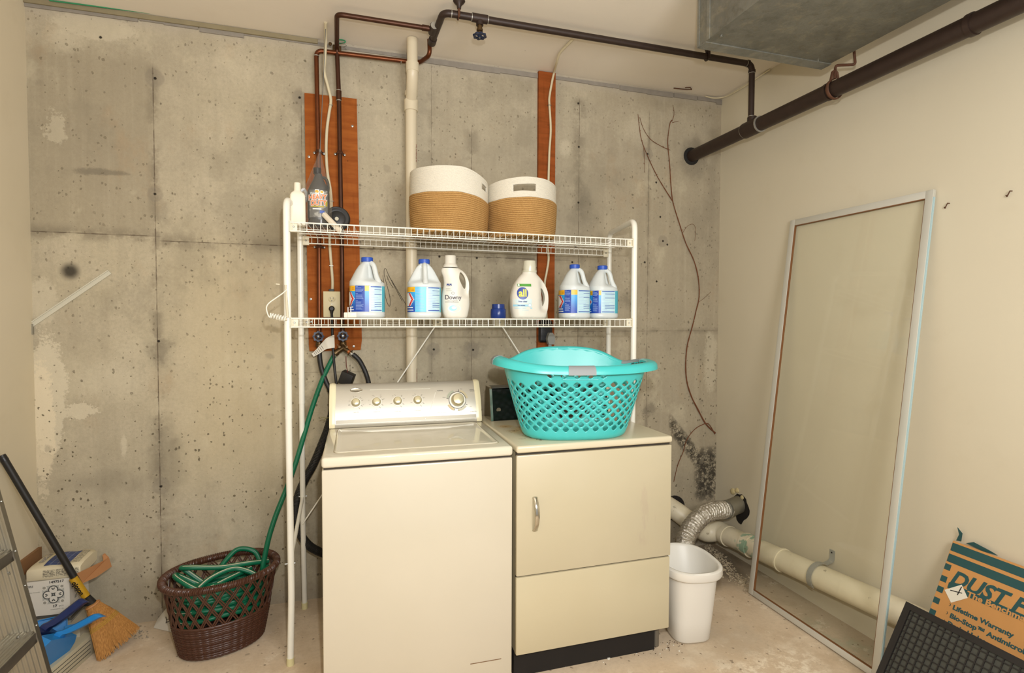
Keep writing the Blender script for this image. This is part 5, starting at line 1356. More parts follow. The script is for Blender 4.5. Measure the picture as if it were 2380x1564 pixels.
def surf(s_, t, off=0):
    th = ths(s_); c, sn = math.cos(th), math.sin(th)
    k = t**.9; rnd = 1-.10*(1-min(1, t/.06))**2
    a = lerp(.207, .298, k)*rnd+off; b = lerp(.118, .186, k)*rnd+off; e = 2.7
    x = a*math.copysign(abs(c)**(2/e), c); y = b*math.copysign(abs(sn)**(2/e), sn)
    if y < 0: y *= 1-.05*k*(1-(x/a)**2)
    return Vector((x, y, t*hr(th)))
mb = MB(); DT = .0605; T0 = .165; NR = 12
def cellmask(s_, t):
    th = ths(s_) % (2*PI); fr_ = abs(th-1.5*PI+.13) < .36
    if t > .78: return fr_ and .86 < t < .95
    if t*hr(th) > .236: return False
    return True
def ringpts(cs, ct, k):
    """12 points on the rhombus (k=None) or the rounded hole of relative size k"""
    out = []
    for i in range(12):
        if k is None:
            q, r_ = divmod(i, 3); f = r_/3; cor = ((.5, 0), (0, DT), (-.5, 0), (0, -DT))
            a, b = cor[q], cor[(q+1) % 4]; out.append((cs+lerp(a[0], b[0], f), ct+lerp(a[1], b[1], f)))
        else:
            an = 2*PI*i/12; c, sn = math.cos(an), math.sin(an); e = 1.55
            out.append((cs+.5*k*math.copysign(abs(c)**(2/e), c), ct+DT*k*1.02*math.copysign(abs(sn)**(2/e), sn)))
    return out
for r_ in range(NR+1):
    ct = T0+DT*r_
    for cidx in range(NCOL):
        cs = cidx+(.5 if r_ % 2 else 0)
        o_ = [surf(*p) for p in ringpts(cs, ct, None)]
        if cellmask(cs, ct):
            kk = .60 if (r_ <= 0 or r_ == 10) else .53
            h_ = [surf(*p) for p in ringpts(cs, ct, kk)]
            mb.add(o_+h_, [(i, (i+1) % 12, 12+(i+1) % 12, 12+i) for i in range(12)])
        else: mb.add(o_+[surf(cs, ct)], [(i, (i+1) % 12, 12) for i in range(12)])
def zig(row_off, t0, sgn):   # boundary polyline of the rhombus band
    out = []
    for i in range(NCOL*SUB):
        s_ = i/SUB; f = abs(((s_-row_off) % 1)-.5)*2   # 1 at centres (peak), 0 at corners
        out.append((s_, t0+sgn*DT*f))
    return out
def strip(bnd, tt):
    n = len(bnd); rows = [[surf(s_, lerp(t_, tt, k/4)) for s_, t_ in bnd] for k in range(5)]
    mb.rings(rows, cap=False)
strip(zig(.5 if NR % 2 else 0, T0+DT*NR, 1), 1.0); strip(zig(0, T0, -1), 0.0)
# base
base_ = [surf(i/SUB, 0) for i in range(NCOL*SUB)]; mb.add(base_+[Vector((0, 0, 0))], [(i, (i+1) % len(base_), len(base_)) for i in range(len(base_))])
o = mb.build('basket_body', m_teal, lb_, local=True, smooth=40)
bm = bmesh.new(); bm.from_mesh(o.data); bmesh.ops.remove_doubles(bm, verts=bm.verts, dist=.0002)
hand = [f for f in bm.faces if (lambda c: c.z/hr(math.atan2(c.y/.62, c.x)) > .885 and c.z/hr(math.atan2(c.y/.62, c.x)) < .98 and -.02 < c.y*(1 if c.x > 0 else 1) < .10)(f.calc_center_median())]
bmesh.ops.delete(bm, geom=hand, context='FACES'); bmesh.ops.recalc_face_normals(bm, faces=bm.faces); bm.to_mesh(o.data); bm.free()
o.data.polygons.foreach_set('use_smooth', [True]*len(o.data.polygons)); o.data.set_sharp_from_angle(angle=math.radians(45))
md = o.modifiers.new('thick', 'SOLIDIFY'); md.thickness = .0026; md.offset = 0
def rimsec(s_, sc_=1.0, add=0):
    p = surf(s_, 1.0); q = surf(s_, 1.0, .01); n_ = (q-p); n_.z = 0; n_.normalize(); up = Vector((0, 0, 1))
    th = ths(s_) % (2*PI); end = max(0, abs(math.cos(th))-.72)/.28
    w = 1+.35*end
    return [p+n_*(x*w+ax*add)+up*(z+az*add) for x, z, ax, az in ((-.002, -.004, -1, 0), (-.002, .003, -1, .6), (.004, .008, -.2, 1), (.014, .009, .2, 1), (.025, .004, .7, .7), (.032, -.006, 1, .3), (.0335, -.024, 1, -.6), (.031, -.024, -1, -.6), (.0295, -.008, -1, -.3), (.022, .0, -.5, -1), (.012, .004, 0, -1), (.003, .002, .5, -1))]
MB().rings([rimsec(i/4) for i in range(NCOL*4)], closed_v=True).build('rim', m_teal, lb_, local=True, smooth=50)
m_grip = mat('grey_grip_rubber', '8f9496', .55)
for s0, s1 in ((21.35, 23.15), (13.9, 15.6), (.5, 2.6)):
    MB().rings([rimsec(lerp(s0, s1, i/14) % NCOL, 1, .0014) for i in range(15)]).build('grip', m_grip, lb_, local=True, smooth=50)
# raised label pad outline under the front grip
pts = [(lerp(20.9, 23.6, a), b) for a, b in ((0, .96), (0, .87), (.08, .845), (.92, .845), (1, .87), (1, .96))]
MB().tube([surf(s_, t, .002) for s_, t in [(p.x, p.y) for p in cr([(a, b, 0) for a, b in pts], 5)]], .0022, 6).build('pad_bead', m_teal, lb_, local=True)

# ================================================================== BEHIND THE WASHER
t = MT('corrugated_black_hose'); wv = t.noise(20, 2); t.color(t.mix(wv, '1b1a19', '272523')).rough(.5); m_corr = t.m
P = cr([px(u, v, 2.735) for u, v in ((779, 905), (779, 930), (772, 962), (761, 1000), (746, 1038), (728, 1080), (707, 1118), (691, 1160), (687, 1200), (696, 1236), (714, 1264), (738, 1280), (765, 1290), (800, 1296))], 26)
o = thing('drain_hose', 'thick black corrugated drain hose looping down beside the washer', 'hose', P[0])
MB().tube(P, [.0185+(.0022 if k % 2 else 0) for k in range(len(P))], 14).build('hose', m_corr, o)
tw = thing('twist_tie', 'yellow-green wire twist tie round the black drain hose', 'twist tie', px(765, 970, 2.71))
MB().tube(cr([px(744, 973, 2.70), px(750, 970, 2.70), px(757, 972, 2.70), px(752, 976, 2.70), px(762, 971, 2.705), px(773, 974, 2.71), px(784, 975, 2.72)], 5), .0014, 6).build('wire', mat('olive_wire', '8f8a4a', .6), tw)
ab = thing('power_adapter', 'black box-shaped adapter hanging by a dark red cord behind the console', 'adapter', px(806, 880, 2.70))
c = px(806.5, 879, 2.70); M = Matrix.Translation(c) @ Euler((.15, math.radians(24), -.35)).to_matrix().to_4x4()
MB().box(-.03, .03, -.02, .02, -.032, .03, bev=.003, M=M).build('housing', mat('matte_black_housing', '232120', .5), ab)
MB().tube([px(804, 828, 2.745), px(805, 850, 2.72), M @ Vector((-.004, -.004, .028))], .0018, 6).build('cord', mat('dark_red_cord', '5c1f1c', .6), ab)

# ================================================================== ON THE FLOOR, LEFT
# brown woven basket
t = MT('brown_woven_plastic'); n_ = t.noise(30, 3); t.color(t.mix(n_, '44281b', '553324')).rough(.38); t.set(Specular_IOR_Level=.6); m_wov = t.m
BR = math.radians(21)
bk = thing('wicker_basket', 'dark brown oval woven basket holding the green garden hose', 'basket', (-.515, 2.565, 0), BR)
def oval(a, b, z, n, e=2.15): return sellipse(a, b, n, e, 0, 0, z)
HB = .315; hw_ = .148
def bsz(z): k = z/HB; return lerp(.158, .216, k**.9), lerp(.112, .162, k**.9)
# lower dense weave: horizontal strands over vertical ribs
rings = []; nz = 96; nth = 240
for i in range(nz+1):
    z = .004+(hw_-.004)*i/nz; a, b = bsz(z)
    if z < .014: a -= (.014-z)*.6; b -= (.014-z)*.6
    row = 28*i/nz; rg_ = []
    for j in range(nth):
        th = 2*PI*j/nth; d = .0016*math.cos(2*PI*row)+.0022*abs(math.sin(th*21))*(1)
        p = oval(a+d, b+d, z, 1)[0] if False else None
        c, s_ = math.cos(th), math.sin(th); ex = 2/2.15
        rg_.append(Vector(((a+d)*math.copysign(abs(c)**ex, c), (b+d)*math.copysign(abs(s_)**ex, s_), z)))
    rings.append(rg_)
o = MB().rings(rings, cap=False).build('woven_base', m_wov, bk, local=True, smooth=70)
md = o.modifiers.new('t', 'SOLIDIFY'); md.thickness = .003; md.offset = -1
MB().rings([oval(.152, .107, .004, 48), oval(.152, .107, .009, 48)]).build('bottom', m_wov, bk, local=True)
def bpt(th, z, off=0):
    a, b = bsz(z); c, s_ = math.cos(th), math.sin(th); ex = 2/2.15
    return Vector(((a+off)*math.copysign(abs(c)**ex, c), (b+off)*math.copysign(abs(s_)**ex, s_), z))
mb = MB(); NS = 27
for sg in (-1, 1):
    for k in range(NS):
        for dd in (-.022, .022):
            th0 = 2*PI*k/NS+dd; path = []
            for i in range(9):
                f = i/8; th = th0+sg*f*2*PI*2.0/NS; path.append(bpt(th, lerp(hw_-.002, HB-.01, f), sg*.0012+.0012*math.sin(f*PI*6)))
            mb.tube(path, .0034, 6, sq=(.9, .9))
mb.build('open_lattice', m_wov, bk, local=True, smooth=60)
a, b = bsz(hw_); mb = MB()
mb.tube([bpt(2*PI*j/90, hw_, .001) for j in range(90)], .0038, 8, closed=True)
mb.build('lattice_band', m_wov, bk, local=True)
# braided rim
mb = MB(); nn = 220
mb.tube([bpt(2*PI*j/80, HB, .002) for j in range(80)], .0115, 12, closed=True)
nn = 1100
for q in range(3):
    path = []
    for j in range(nn):
        th = 2*PI*j/nn; ph = 2*PI*(j*64/nn+q/3); path.append(bpt(th, HB+.0125*math.sin(ph), .002+.0125*math.cos(ph)))
    mb.tube(path, .0032, 5, closed=True)
mb.build('braided_rim', m_wov, bk, local=True, smooth=60)
mb = MB(); mb.add([bpt(-.55+.02*k, .045+.001*k, .0045) for k in range(0)], [])

# garden hose: coiled in the basket, then rising to the splitter
gh = thing('garden_hose', 'green garden hose with cream stripe coiled in the brown basket', 'hose', (-.515, 2.565, .2))
MB_ = Matrix.Translation((-.515, 2.565, 0)) @ Matrix.Rotation(BR, 4, 'Z')
def L_(x, y, z): return MB_ @ Vector((x, y, z))
rg = random.Random(21); rise = [px(766, 846, 2.77), px(750, 880, 2.76), px(735, 920, 2.74), px(720, 965, 2.72), px(704, 1020, 2.69), px(686, 1080, 2.66), px(664, 1140, 2.64), px(642, 1195, 2.63), px(626, 1245, 2.62), px(616, 1290, 2.615), px(610, 1325, 2.61)]
la2 = px(776, 827, 2.77)
inner = []
for k in range(26):   # stacked coils
    th = 0.1+k*.9; z = .262-.006*k*.5+rg.uniform(-.006, .006); z = max(.18, z)
    rr = rg.uniform(.80, .90); a, b = bsz(z); inner.append(L_((a-.028)*rr*math.cos(-th), (b-.026)*rr*math.sin(-th), z))
MB().tube(cr([la2]+rise+[L_(.175, .0, .25), L_(.13, -.075, .245)]+inner, 7), .0112, 12).build('hose', m_green, gh)
loops = [
    [(-.05, -.06, .245), (-.12, -.055, .30), (-.165, .0, .33), (-.16, .04, .325), (-.1, .03, .28), (-.05, .0, .25)],
    [(.19, .01, .30), (.1, .0, .318), (.0, .01, .325), (-.1, .03, .345), (-.14, .055, .345), (-.13, .07, .33), (-.09, .05, .29), (-.05, .03, .25)],
    [(-.02, .08, .26), (.04, .10, .32), (.09, .115, .345), (.15, .10, .325), (.17, .07, .28)],
    [(-.12, -.06, .27), (-.05, -.02, .30), (.04, .0, .31), (.10, -.02, .29), (.14, -.04, .26)],
    [(-.19, -.01, .27), (-.14, -.09, .272), (-.04, -.118, .275), (.06, -.11, .28), (.14, -.07, .285), (.18, -.01, .285)],
    [(-.10, .02, .27), (-.02, -.05, .275), (.05, -.085, .275)],
    [(-.14, -.09, .25), (-.02, -.10, .262), (.08, -.09, .27), (.16, -.03, .275)],
    [(.12, .02, .285), (.02, -.02, .28), (-.06, -.04, .27), (-.16, -.03, .262)]]
for k, lp in enumerate(loops):
    P = cr([L_(*p) for p in lp], 8); MB().tube(P, .0108, 12).build('coil', m_green, gh)
    if k in (0, 1, 3, 7): MB().tube([p+Vector((.002, -.0055, .0088)) for p in P], .0022, 6, sq=(.6, 1.2)).build('stripe', m_stripe, gh)
mb = MB()
for zc_ in (.075, .12, .165, .2):
    P = cr([L_((bsz(zc_)[0]-.03)*math.cos(a), (bsz(zc_)[1]-.028)*math.sin(a), zc_+.01*math.sin(3*a+zc_*40)) for a in [2*PI*k/16 for k in range(16)]], 4, closed=True)
    MB().tube(P, .011, 10, closed=True).build('coil', m_green, gh)
    MB().tube([p+Vector(((p.x+.515)*.06, (p.y-2.565)*.06, .003)) for p in P], .002, 5, closed=True).build('stripe', m_stripe, gh)

# torn white sheet behind the basket
m_pap = mat('torn_white_wrap', 'd8d2c4', .7)
q = [PX(357, 1459, 2, .002), px(365, 1440, 2.80), px(378, 1424, 2.815), px(388, 1412, 2.82), px(400, 1405, 2.82), px(410, 1455, 2.72), PX(402, 1470, 2, .002)]
mb = MB(); n = len(q); cen = sum(q, Vector())/n; mb.add([p for p in q]+[cen+Vector((0, -.01, .006))]+[p+Vector((0, .002, -.0)) for p in q]+[cen+Vector((0, -.008, .006))], [(i, (i+1) % n, n) for i in range(n)]+[(n+1+(i+1) % n, n+1+i, 2*n+1) for i in range(n)]+[(i, n+1+i, n+1+(i+1) % n, (i+1) % n) for i in range(n)])
o = mb.build('torn_wrapping', m_pap); tag(o, 'torn white wrapping with black marks behind the brown basket', 'wrapping')
pm = MB(); c = px(388, 1440, 2.745); pm.tube([c+Vector((-.004, 0, .014)), c+Vector((-.002, 0, .0)), c+Vector((-.004, 0, -.016))], .0014, 5); pm.tube([c+Vector((-.003, 0, .002)), c+Vector((.016, 0, .002))], .0014, 5); pm.tube([c+Vector((-.004, 0, -.012)), c+Vector((.016, 0, -.008))], .0014, 5)
k_ = pm.build('black_mark', m_black, None); k_.parent = o

# ---- box stack in the corner
m_carton = mat('brown_cardboard', 'b07c50', .8, vary=.08, vs=20, bump=.1)
m_wbox = mat('white_printed_carton', 'dcd7cc', .5, vary=.02)
m_dk = mat('dark_print', '3a3a38', .6); m_gp = mat('pale_grey_print', '9b978c', .6)
yF = 2.64
def boxquad(name, lab, cat, tl, tr, br, bl, depth, mt, dx=0, pname='carton', group=None):
    """carton whose front face passes through four points, extruded to the back"""
    o = thing(name, lab, cat, bl); dv = Vector((dx, depth, 0))
    mb = MB(); a = [bl, br, tr, tl]; mb.add(a+[p+dv for p in a], [(0, 1, 2, 3), (5, 4, 7, 6), (0, 4, 5, 1), (3, 2, 6, 7), (1, 5, 6, 2), (0, 3, 7, 4)])
    p = mb.build(pname, mt, o, smooth=0); return o, p
def onface(tl, tr, br, bl, e=.0008):
    nrm = (tr-tl).cross(bl-tl).normalized()
    if nrm.y > 0: nrm = -nrm
    def f(a, b): return tl.lerp(tr, a).lerp(bl.lerp(br, a), b)+nrm*e
    return f, nrm
def fq(mb, f, a0, a1, b0, b1, mi=0):
    mb.add([f(a0, b1), f(a1, b1), f(a1, b0), f(a0, b0)], [(0, 1, 2, 3)], mi)
xl_ = L+.03
zb_, zt_ = px(162, 1424, yF).z, px(162, 1343, yF).z
xr1 = px(162, 1380, yF).x
tl, tr, br, bl = Vector((xl_, yF+.004, zt_-.002)), Vector((xr1, yF, zt_)), Vector((xr1, yF, zb_)), Vector((xl_, yF+.004, zb_+.002))
bx, bp_ = boxquad('tile_carton', 'white tile carton printed 1497517 with a grey ornament, in the left corner stack', 'box', tl, tr, br, bl, .17, m_wbox)
f, nrm = onface(tl, tr, br, bl); wfx = (tr-tl).length; X = lambda u: (px(u, 1380, yF).x-xl_)/wfx
Y = lambda v: (zt_-px(110, v, yF).z)/(zt_-zb_)
Mt = lambda u, v, s_: None
def btext(s_, u, v, size, m_, par, sx=1, bold=0):
    o_ = f(X(u), Y(v)); text_mb(s_, size, frame(o_, tr-tl, tl-bl), depth=.0004, sx=sx, bold=bold).build('lettering', m_, par, smooth=0)
btext('1497517', 131.5, 1354, .0135, m_dk, bp_, 1.1, .0004); btext('ORI', 68, 1360, .013, m_dk, bp_, 1.15); btext('17', 127, 1411, .0135, m_dk, bp_, 1.1, .0006); btext('pcs', 142, 1411, .012, m_gp, bp_)
btext('azulejo decorado', 78, 1374, .006, m_gp, bp_); btext('revestimiento / tile', 132, 1418, .006, m_gp, bp_)
# ornament of quarter rings and leaves (plain geometric tile pattern)
mb = MB(); oc = f(X(124), Y(1383)); Mo = frame(oc, tr-tl, tl-bl); s_ = .0375
def orn(pts, mi=0, z=.0003): mb.add([Mo @ Vector((a*s_, b*s_, z)) for a, b in pts], [tuple(range(len(pts)))], mi)
orn([(-1, -1), (1, -1), (1, 1), (-1, 1)], 1, .0)
def disk(cx_, cy_, r_, mi, z, n=20): orn([(cx_+r_*math.cos(2*PI*k/n), cy_+r_*math.sin(2*PI*k/n)) for k in range(n)], mi, z)
for k in range(4):
    a = PI/2*k; c, sn = math.cos(a), math.sin(a); disk(.52*c, .52*sn, .47, 0, .0004); disk(.52*c, .52*sn, .37, 2, .0006)
    for w in (-.55, .55, 2.6):
        if w > 2: continue
        c2, s2 = math.cos(a+w), math.sin(a+w); x0_, y0_ = .52*c, .52*sn
        orn([(x0_-.05*c, y0_-.05*sn), (x0_+.16*c2-.07*s2, y0_+.16*s2+.07*c2), (x0_+.30*c2, y0_+.30*s2), (x0_+.16*c2+.07*s2, y0_+.16*s2-.07*c2)], 0, .0009)
for k in range(4):
    a = PI/4+PI/2*k; c, sn = math.cos(a), math.sin(a); disk(1.12*c, 1.12*sn, .26, 2, .0004); disk(1.15*c, 1.15*sn, .15, 3, .0006); disk(.14*c, .14*sn, .08, 0, .0009)
mb.build('ornament', [mat('ornament_dark', '4d4f4d', .6), mat('ornament_pale', 'b6b5ad', .6), m_wbox, m_gp], bp_, smooth=0)
for z, a in ((.5, .35), (.32, .45)):
    pp = Vector((xr1+.0006, yF+.05, lerp(zb_, zt_, z))); text_mb('///', .02, frame(pp, (0, 1, 0), (0, 0, 1)), depth=.0003).build('lettering', m_dk, bp_, smooth=0)
# dark tile edges beneath
for k, (h_, m_, dxk) in enumerate(((.010, mat('tile_edge_dark', '4f4c46', .6, vary=.25, vs=60), .004), (.010, mat('tile_edge_mid', '8b887f', .6, vary=.2, vs=60), -.002), (.010, mat('tile_edge_dark', '4f4c46', .6), .003), (.011, mat('tile_edge_mid', '8b887f', .6), 0))):
    z1_ = zb_-.0006-k*.0112
    o = MB().box(L+.02, xr1+dxk, yF+.004, yF+.172, z1_-h_, z1_).build('floor_tile', m_)
    tag(o, ['dark-edged tile directly under the white tile carton', 'light-edged tile second below the white tile carton', 'dark-edged tile third below the white tile carton', 'lowest light-edged tile above the long carton'][k], 'tile', 'tiles under the white carton')
zl = zb_-.0006-4*.0112
# carton under the tiles, reaching the floor
o, _p = boxquad('cardboard_carton', 'pale carton under the stacked tiles in the left corner', 'box', Vector((L+.015, yF-.02, zl-.0004)), Vector((xr1+.04, yF-.02, zl-.0004)), Vector((xr1+.04, yF-.02, .001)), Vector((L+.015, yF-.02, .001)), .20, mat('dusty_carton', 'b5ad99', .7))
# long low carton in front
E1 = PX(227, 1502, 2, .085); E0 = PX(150, 1570, 2, .085); ddv = (E1-E0)
lc = thing('flat_carton', 'low off-white carton with printed lines on the floor under the broom', 'box', (E1.x, E1.y, 0), math.atan2(ddv.y, ddv.x))
m_low = mat('off_white_carton', 'c2baa0', .65, vary=.06, vs=10)
lc.location = PX(222, 1515, 2, 0); lc.location.z = 0
lp = MB().box(-.42, 0, 0, .16, .001, .085, bev=.002).build('carton', m_low, lc, local=True)
for k in range(4): MB().box(-.40, -.03, -.001, .0005, .018+.016*k, .020+.016*k).build('printed_line', m_dk, lp, local=True)
text_mb('Ceramica', .036, frame(Vector((-.21, .05, .0856)), (1, 0, 0), (0, 1, 0)), depth=.0004).build('lettering', mat('green_grey_print', '6d7461', .6), lp, local=True, smooth=0)
text_mb('revestimiento y pavimento', .018, frame(Vector((-.2, .1, .0856)), (1, 0, 0), (0, 1, 0)), depth=.0004).build('lettering', mat('green_grey_print', '6d7461', .6), lp, local=True, smooth=0)
# grout bag on top
m_bagw = mat('cream_paper_sack', 'd9ceb0', .6, vary=.05, vs=12, bump=.2)
gb2 = thing('grout_bag', 'cream paper bag with a blue tile picture on top of the white tile carton', 'bag', (px(135, 1340, yF).x, yF+.08, zt_+.001))
ax, bx_ = px(60, 1330, yF).x, px(186, 1318, yF).x; cxm = (ax+bx_)/2; hwid = (bx_-ax)/2
rings = []
for x in [-1, -.98, -.9, -.6, -.2, .2, .6, .85, .95, 1.0]:
    s2 = 1-.12*max(0, abs(x)-.85)/.15
    pts = []
    for a, b_ in ((-.080, .0), (-.083, .004), (-.083, .042), (-.078, .049), (-.04, .053), (.03, .055), (.07, .052), (.078, .045), (.078, .005), (.05, .0)):
        pts.append(Vector((cxm+x*hwid, yF+.085+a*(.85+.15*s2), zt_+.0015+b_*s2+.0015*math.sin(x*9+a*40)*(1 if b_ > .02 else 0))))
    rings.append(pts)
gp_ = MB().rings(rings).build('sack', m_bagw, gb2, smooth=50)
def gtop(a, b_, e=.0015):  # a along x, b from front to back on top
    y = lerp(-.070, .066, b_); z = interp([(-.078, .049), (-.04, .053), (.03, .055), (.07, .052)], y)
    x = lerp(-.9, .9, a); return Vector((cxm+x*hwid, yF+.085+y, zt_+.0015+z+.0015*math.sin(x*9+y*40)+e+.0008))
def gpatch(a0, a1, b0, b1, mt, e=.0015, nm='print'):
    N = 8; vs = [gtop(lerp(a0, a1, i/N), lerp(b0, b1, j/N), e) for i in range(N+1) for j in range(N+1)]
    return MB().add(vs, [(i*(N+1)+j, (i+1)*(N+1)+j, (i+1)*(N+1)+j+1, i*(N+1)+j+1) for i in range(N) for j in range(N)]).build(nm, mt, gp_, smooth=60)
t = MT('blue_tile_picture'); gx = t.wave(13, 'X', vec=t.vec(1, 1, 1)); gy = t.wave(20, 'Y'); g = gx.ss(.985, 1).max(gy.ss(.985, 1)); t.color(t.mix(g*.8, t.mix(t.noise(60, 3).ss(.45, .6), '1c3370', '22407f'), 'aab6c4')).rough(.4)
gpatch(.25, .78, .03, .95, t.m)
m_txtp = None
def textpat(name, ink='55504a', paper='d2c8ac', sx_=60, sz_=60):
    t = MT(name); a = t.noise(1, 2, t.vec(sx_*2.2, sx_*9, sz_*9)); row = t.wave(sz_, 'Z', vec=t.vec(1, 1, 1)); t.color(t.mix(a.ss(.48, .52)*.8, paper, ink)).rough(.6); return t.m
gpatch(.80, .97, .1, .9, textpat('bag_small_print')); gpatch(.05, .16, .3, .9, textpat('bag_small_print_b', '2a3a70'))
mb = MB(); tp = textpat('bag_side_print', '4a453c')
y_ = yF+.085-.0832
for x0_, x1_ in ((.30, .52), (.54, .86), (.90, .97)): mb.add([Vector((lerp(ax, bx_, x0_), y_, zt_+.012)), Vector((lerp(ax, bx_, x1_), y_, zt_+.012)), Vector((lerp(ax, bx_, x1_), y_, zt_+.041)), Vector((lerp(ax, bx_, x0_), y_, zt_+.041))], [(0, 1, 2, 3)])
mb.build('side_print', tp, gp_, smooth=0)
# loose cardboard strip
cs_ = thing('cardboard_strip', 'brown cardboard strip lying across the corner stack behind the broom', 'cardboard', px(215, 1315, 2.70))
q = [px(176, 1334, 2.618), px(185, 1359, 2.618), px(222, 1342, 2.69), px(257, 1318, 2.77), px(250, 1296, 2.78), px(241, 1287, 2.79), px(238, 1290, 2.78), px(240, 1303, 2.77)]
mb = MB(); n = len(q); mb.add(q+[p+Vector((.003, .005, 0)) for p in q], [tuple(range(n)), tuple(reversed(range(n, 2*n)))]+[(i, n+i, n+(i+1) % n, (i+1) % n) for i in range(n)]); mb.build('strip', m_carton, cs_, smooth=0)

# ---- dustpans
def dustpan(name, lab, origin, xd, yd, m1, m2, sc_=1.0, bend=0.0):
    o = thing(name, lab, 'dustpan', origin); M = frame(origin, xd, yd) @ Matrix.Scale(sc_, 4)
    n = 2; mb = MB()
    rings = []
    # tray: open front, raised back and side walls (x = handle direction)
    out = [(-.20, -.125), (-.17, -.13), (-.03, -.115), (-.0, -.09), (.0, .09), (-.03, .115), (-.17, .13), (-.20, .125)]
    inn = [(x*.985-.001, y*.965) for x, y in out]
    hz_ = [.004, .012, .035, .045, .045, .035, .012, .004]
    vs = [M @ Vector((x, y, 0)) for x, y in out]+[M @ Vector((x+.004*0, y, h)) for (x, y), h in zip(out, hz_)]+[M @ Vector((x-.003, y*.98, h)) for (x, y), h in zip(inn, hz_)]+[M @ Vector((x-.004, y*.97, .003)) for x, y in inn]
    N = 8; fs = []
    for k in range(3):
        for i in range(N-1): fs.append((k*N+i, k*N+i+1, (k+1)*N+i+1, (k+1)*N+i))
    fs.append(tuple(range(3*N, 4*N))); fs.append(tuple(reversed(range(N)))); fs.append((0, N, 2*N, 3*N, 4*N-1, 3*N-1, 2*N-1, N-1))
    mb.add(vs, fs); mb.build('pan', m1, o, smooth=40)
    hp = [(-.02, .030), (.01, .036), (.03, .032), (.07, .034), (.12, .040), (.145, .042), (.155, .036)]
    hp = [(x*math.cos(bend*min(1, max(0, x+.02)/.05))+0, z*(1-bend*.3)-max(0, x)*math.sin(bend)) for x, z in hp]
    mb = MB(); P = cr([(x, 0, z) for x, z in hp], 5); w = [.022, .020, .017, .015, .016, .017, .012]
    rr2 = []
    for i, p in enumerate(P):
        ww = interp([(k*5, w[k]) for k in range(7)], i); rr2.append([M @ Vector((p.x, y*ww, p.z+z)) for y, z in ((-1, -.014), (-1, .010), (-.6, .016), (.6, .016), (1, .010), (1, -.014), (.6, -.016), (-.6, -.016))])
    mb.rings(rr2); mb.build('handle', m2, o, smooth=45)
    return o
m_bl = mat('bright_blue_plastic', '1f7fc8', .35, vary=.03); m_nv = mat('navy_plastic', '1a2a5c', .35, vary=.05)
def pan_dirs(u, v, y, du, dv):   # plane of the tray, running down-left from the handle root
    o_ = px(u, v, y); e_ = px(u+du, v+dv, y-.03); return o_, (o_-e_).normalized()
o_, xd_ = pan_dirs(150, 1482, 2.44, -42, 62)
dustpan('dustpan', 'bright blue dustpan in front, its handle pointing right across the broom', o_, xd_, Vector((.25, .95, -.1)), m_bl, m_bl, .95, .72)
o_, xd_ = pan_dirs(118, 1470, 2.50, -40, 45)
dustpan('dustpan', 'navy dustpan resting behind the bright blue one', o_, xd_, Vector((.25, .95, -.1)), m_nv, m_nv, .95, .35)
m_mb = mat('mid_blue_plastic', '2a7fc4', .35)
o_, xd_ = pan_dirs(158, 1462, 2.585, -60, 18)
dustpan('dustpan', 'mid-blue dustpan mostly hidden behind the navy one', o_, xd_, Vector((.1, .6, .7)), m_mb, m_mb, .5)

# ---- broom
bt0 = PX(5, 1060, 0, L+.016); bcol = px(203, 1392, 2.63)
br_ = thing('broom', 'corn broom with black handle leaning into the left corner', 'broom', bcol)
dirh = (bcol-bt0).normalized()
MB().cyl(bt0, bt0+dirh*(bcol-bt0).length*.985, .0128, 16).build('handle', m_black_rub, br_)
MB().tube([bt0-dirh*.004, bt0+dirh*.02], [.012, .0138], 16).build('end_cap', m_black, br_)
cola, colb = px(170, 1343, 2.612), px(200, 1386, 2.622)
lbp = MB().tube([cola, colb], .0148, 20).build('sleeve', mat('yellow_sleeve', 'b98f1c', .4, vary=.2, vs=40), br_)
dd_ = (colb-cola); Mt_ = frame((cola+colb)/2+Vector((.0, -.0153, .002)), dd_, dd_.cross(Vector((0, -1, 0)))*-1)
text_mb('ojoson', .026, Mt_, depth=.001, bold=.0008, sx=.9).build('lettering', m_black, lbp, smooth=0)
MB().tube([colb, bcol+dirh*.02], [.0155, .024], 18, sq=(1, .7)).build('collar', m_black_rub, br_)
t = MT('broom_corn'); n1 = t.noise(260, 3, t.vec(1, 1, .12)); n2 = t.noise(20, 3); t.color(t.mix(n2, t.mix(n1.ss(.3, .7), '8e5c24', 'c79049'), 'a87434')).rough(.75); m_corn = t.m
bl_, brr = PX(238, 1518, 2, .02), PX(316, 1478, 2, .02)
top_ = px(213, 1402, 2.64)
axis_e = (bl_+brr)/2; wide = (brr-bl_); wide_n = wide.normalized(); rg = random.Random(4)
mb = MB(); core = []
for f_, w_, th_ in ((0, .020, .016), (.12, .031, .021), (.3, .047, .026), (.5, .060, .026), (.75, .076, .024), (.93, .088, .020)):
    c_ = top_.lerp(axis_e, f_); ax_ = (axis_e-top_).normalized(); wv_ = (wide_n-ax_*wide_n.dot(ax_)).normalized(); nv_ = ax_.cross(wv_)
    core.append([c_+wv_*(w_*math.cos(2*PI*j/24))+nv_*(th_*math.sin(2*PI*j/24)) for j in range(24)])
mb.rings(core)
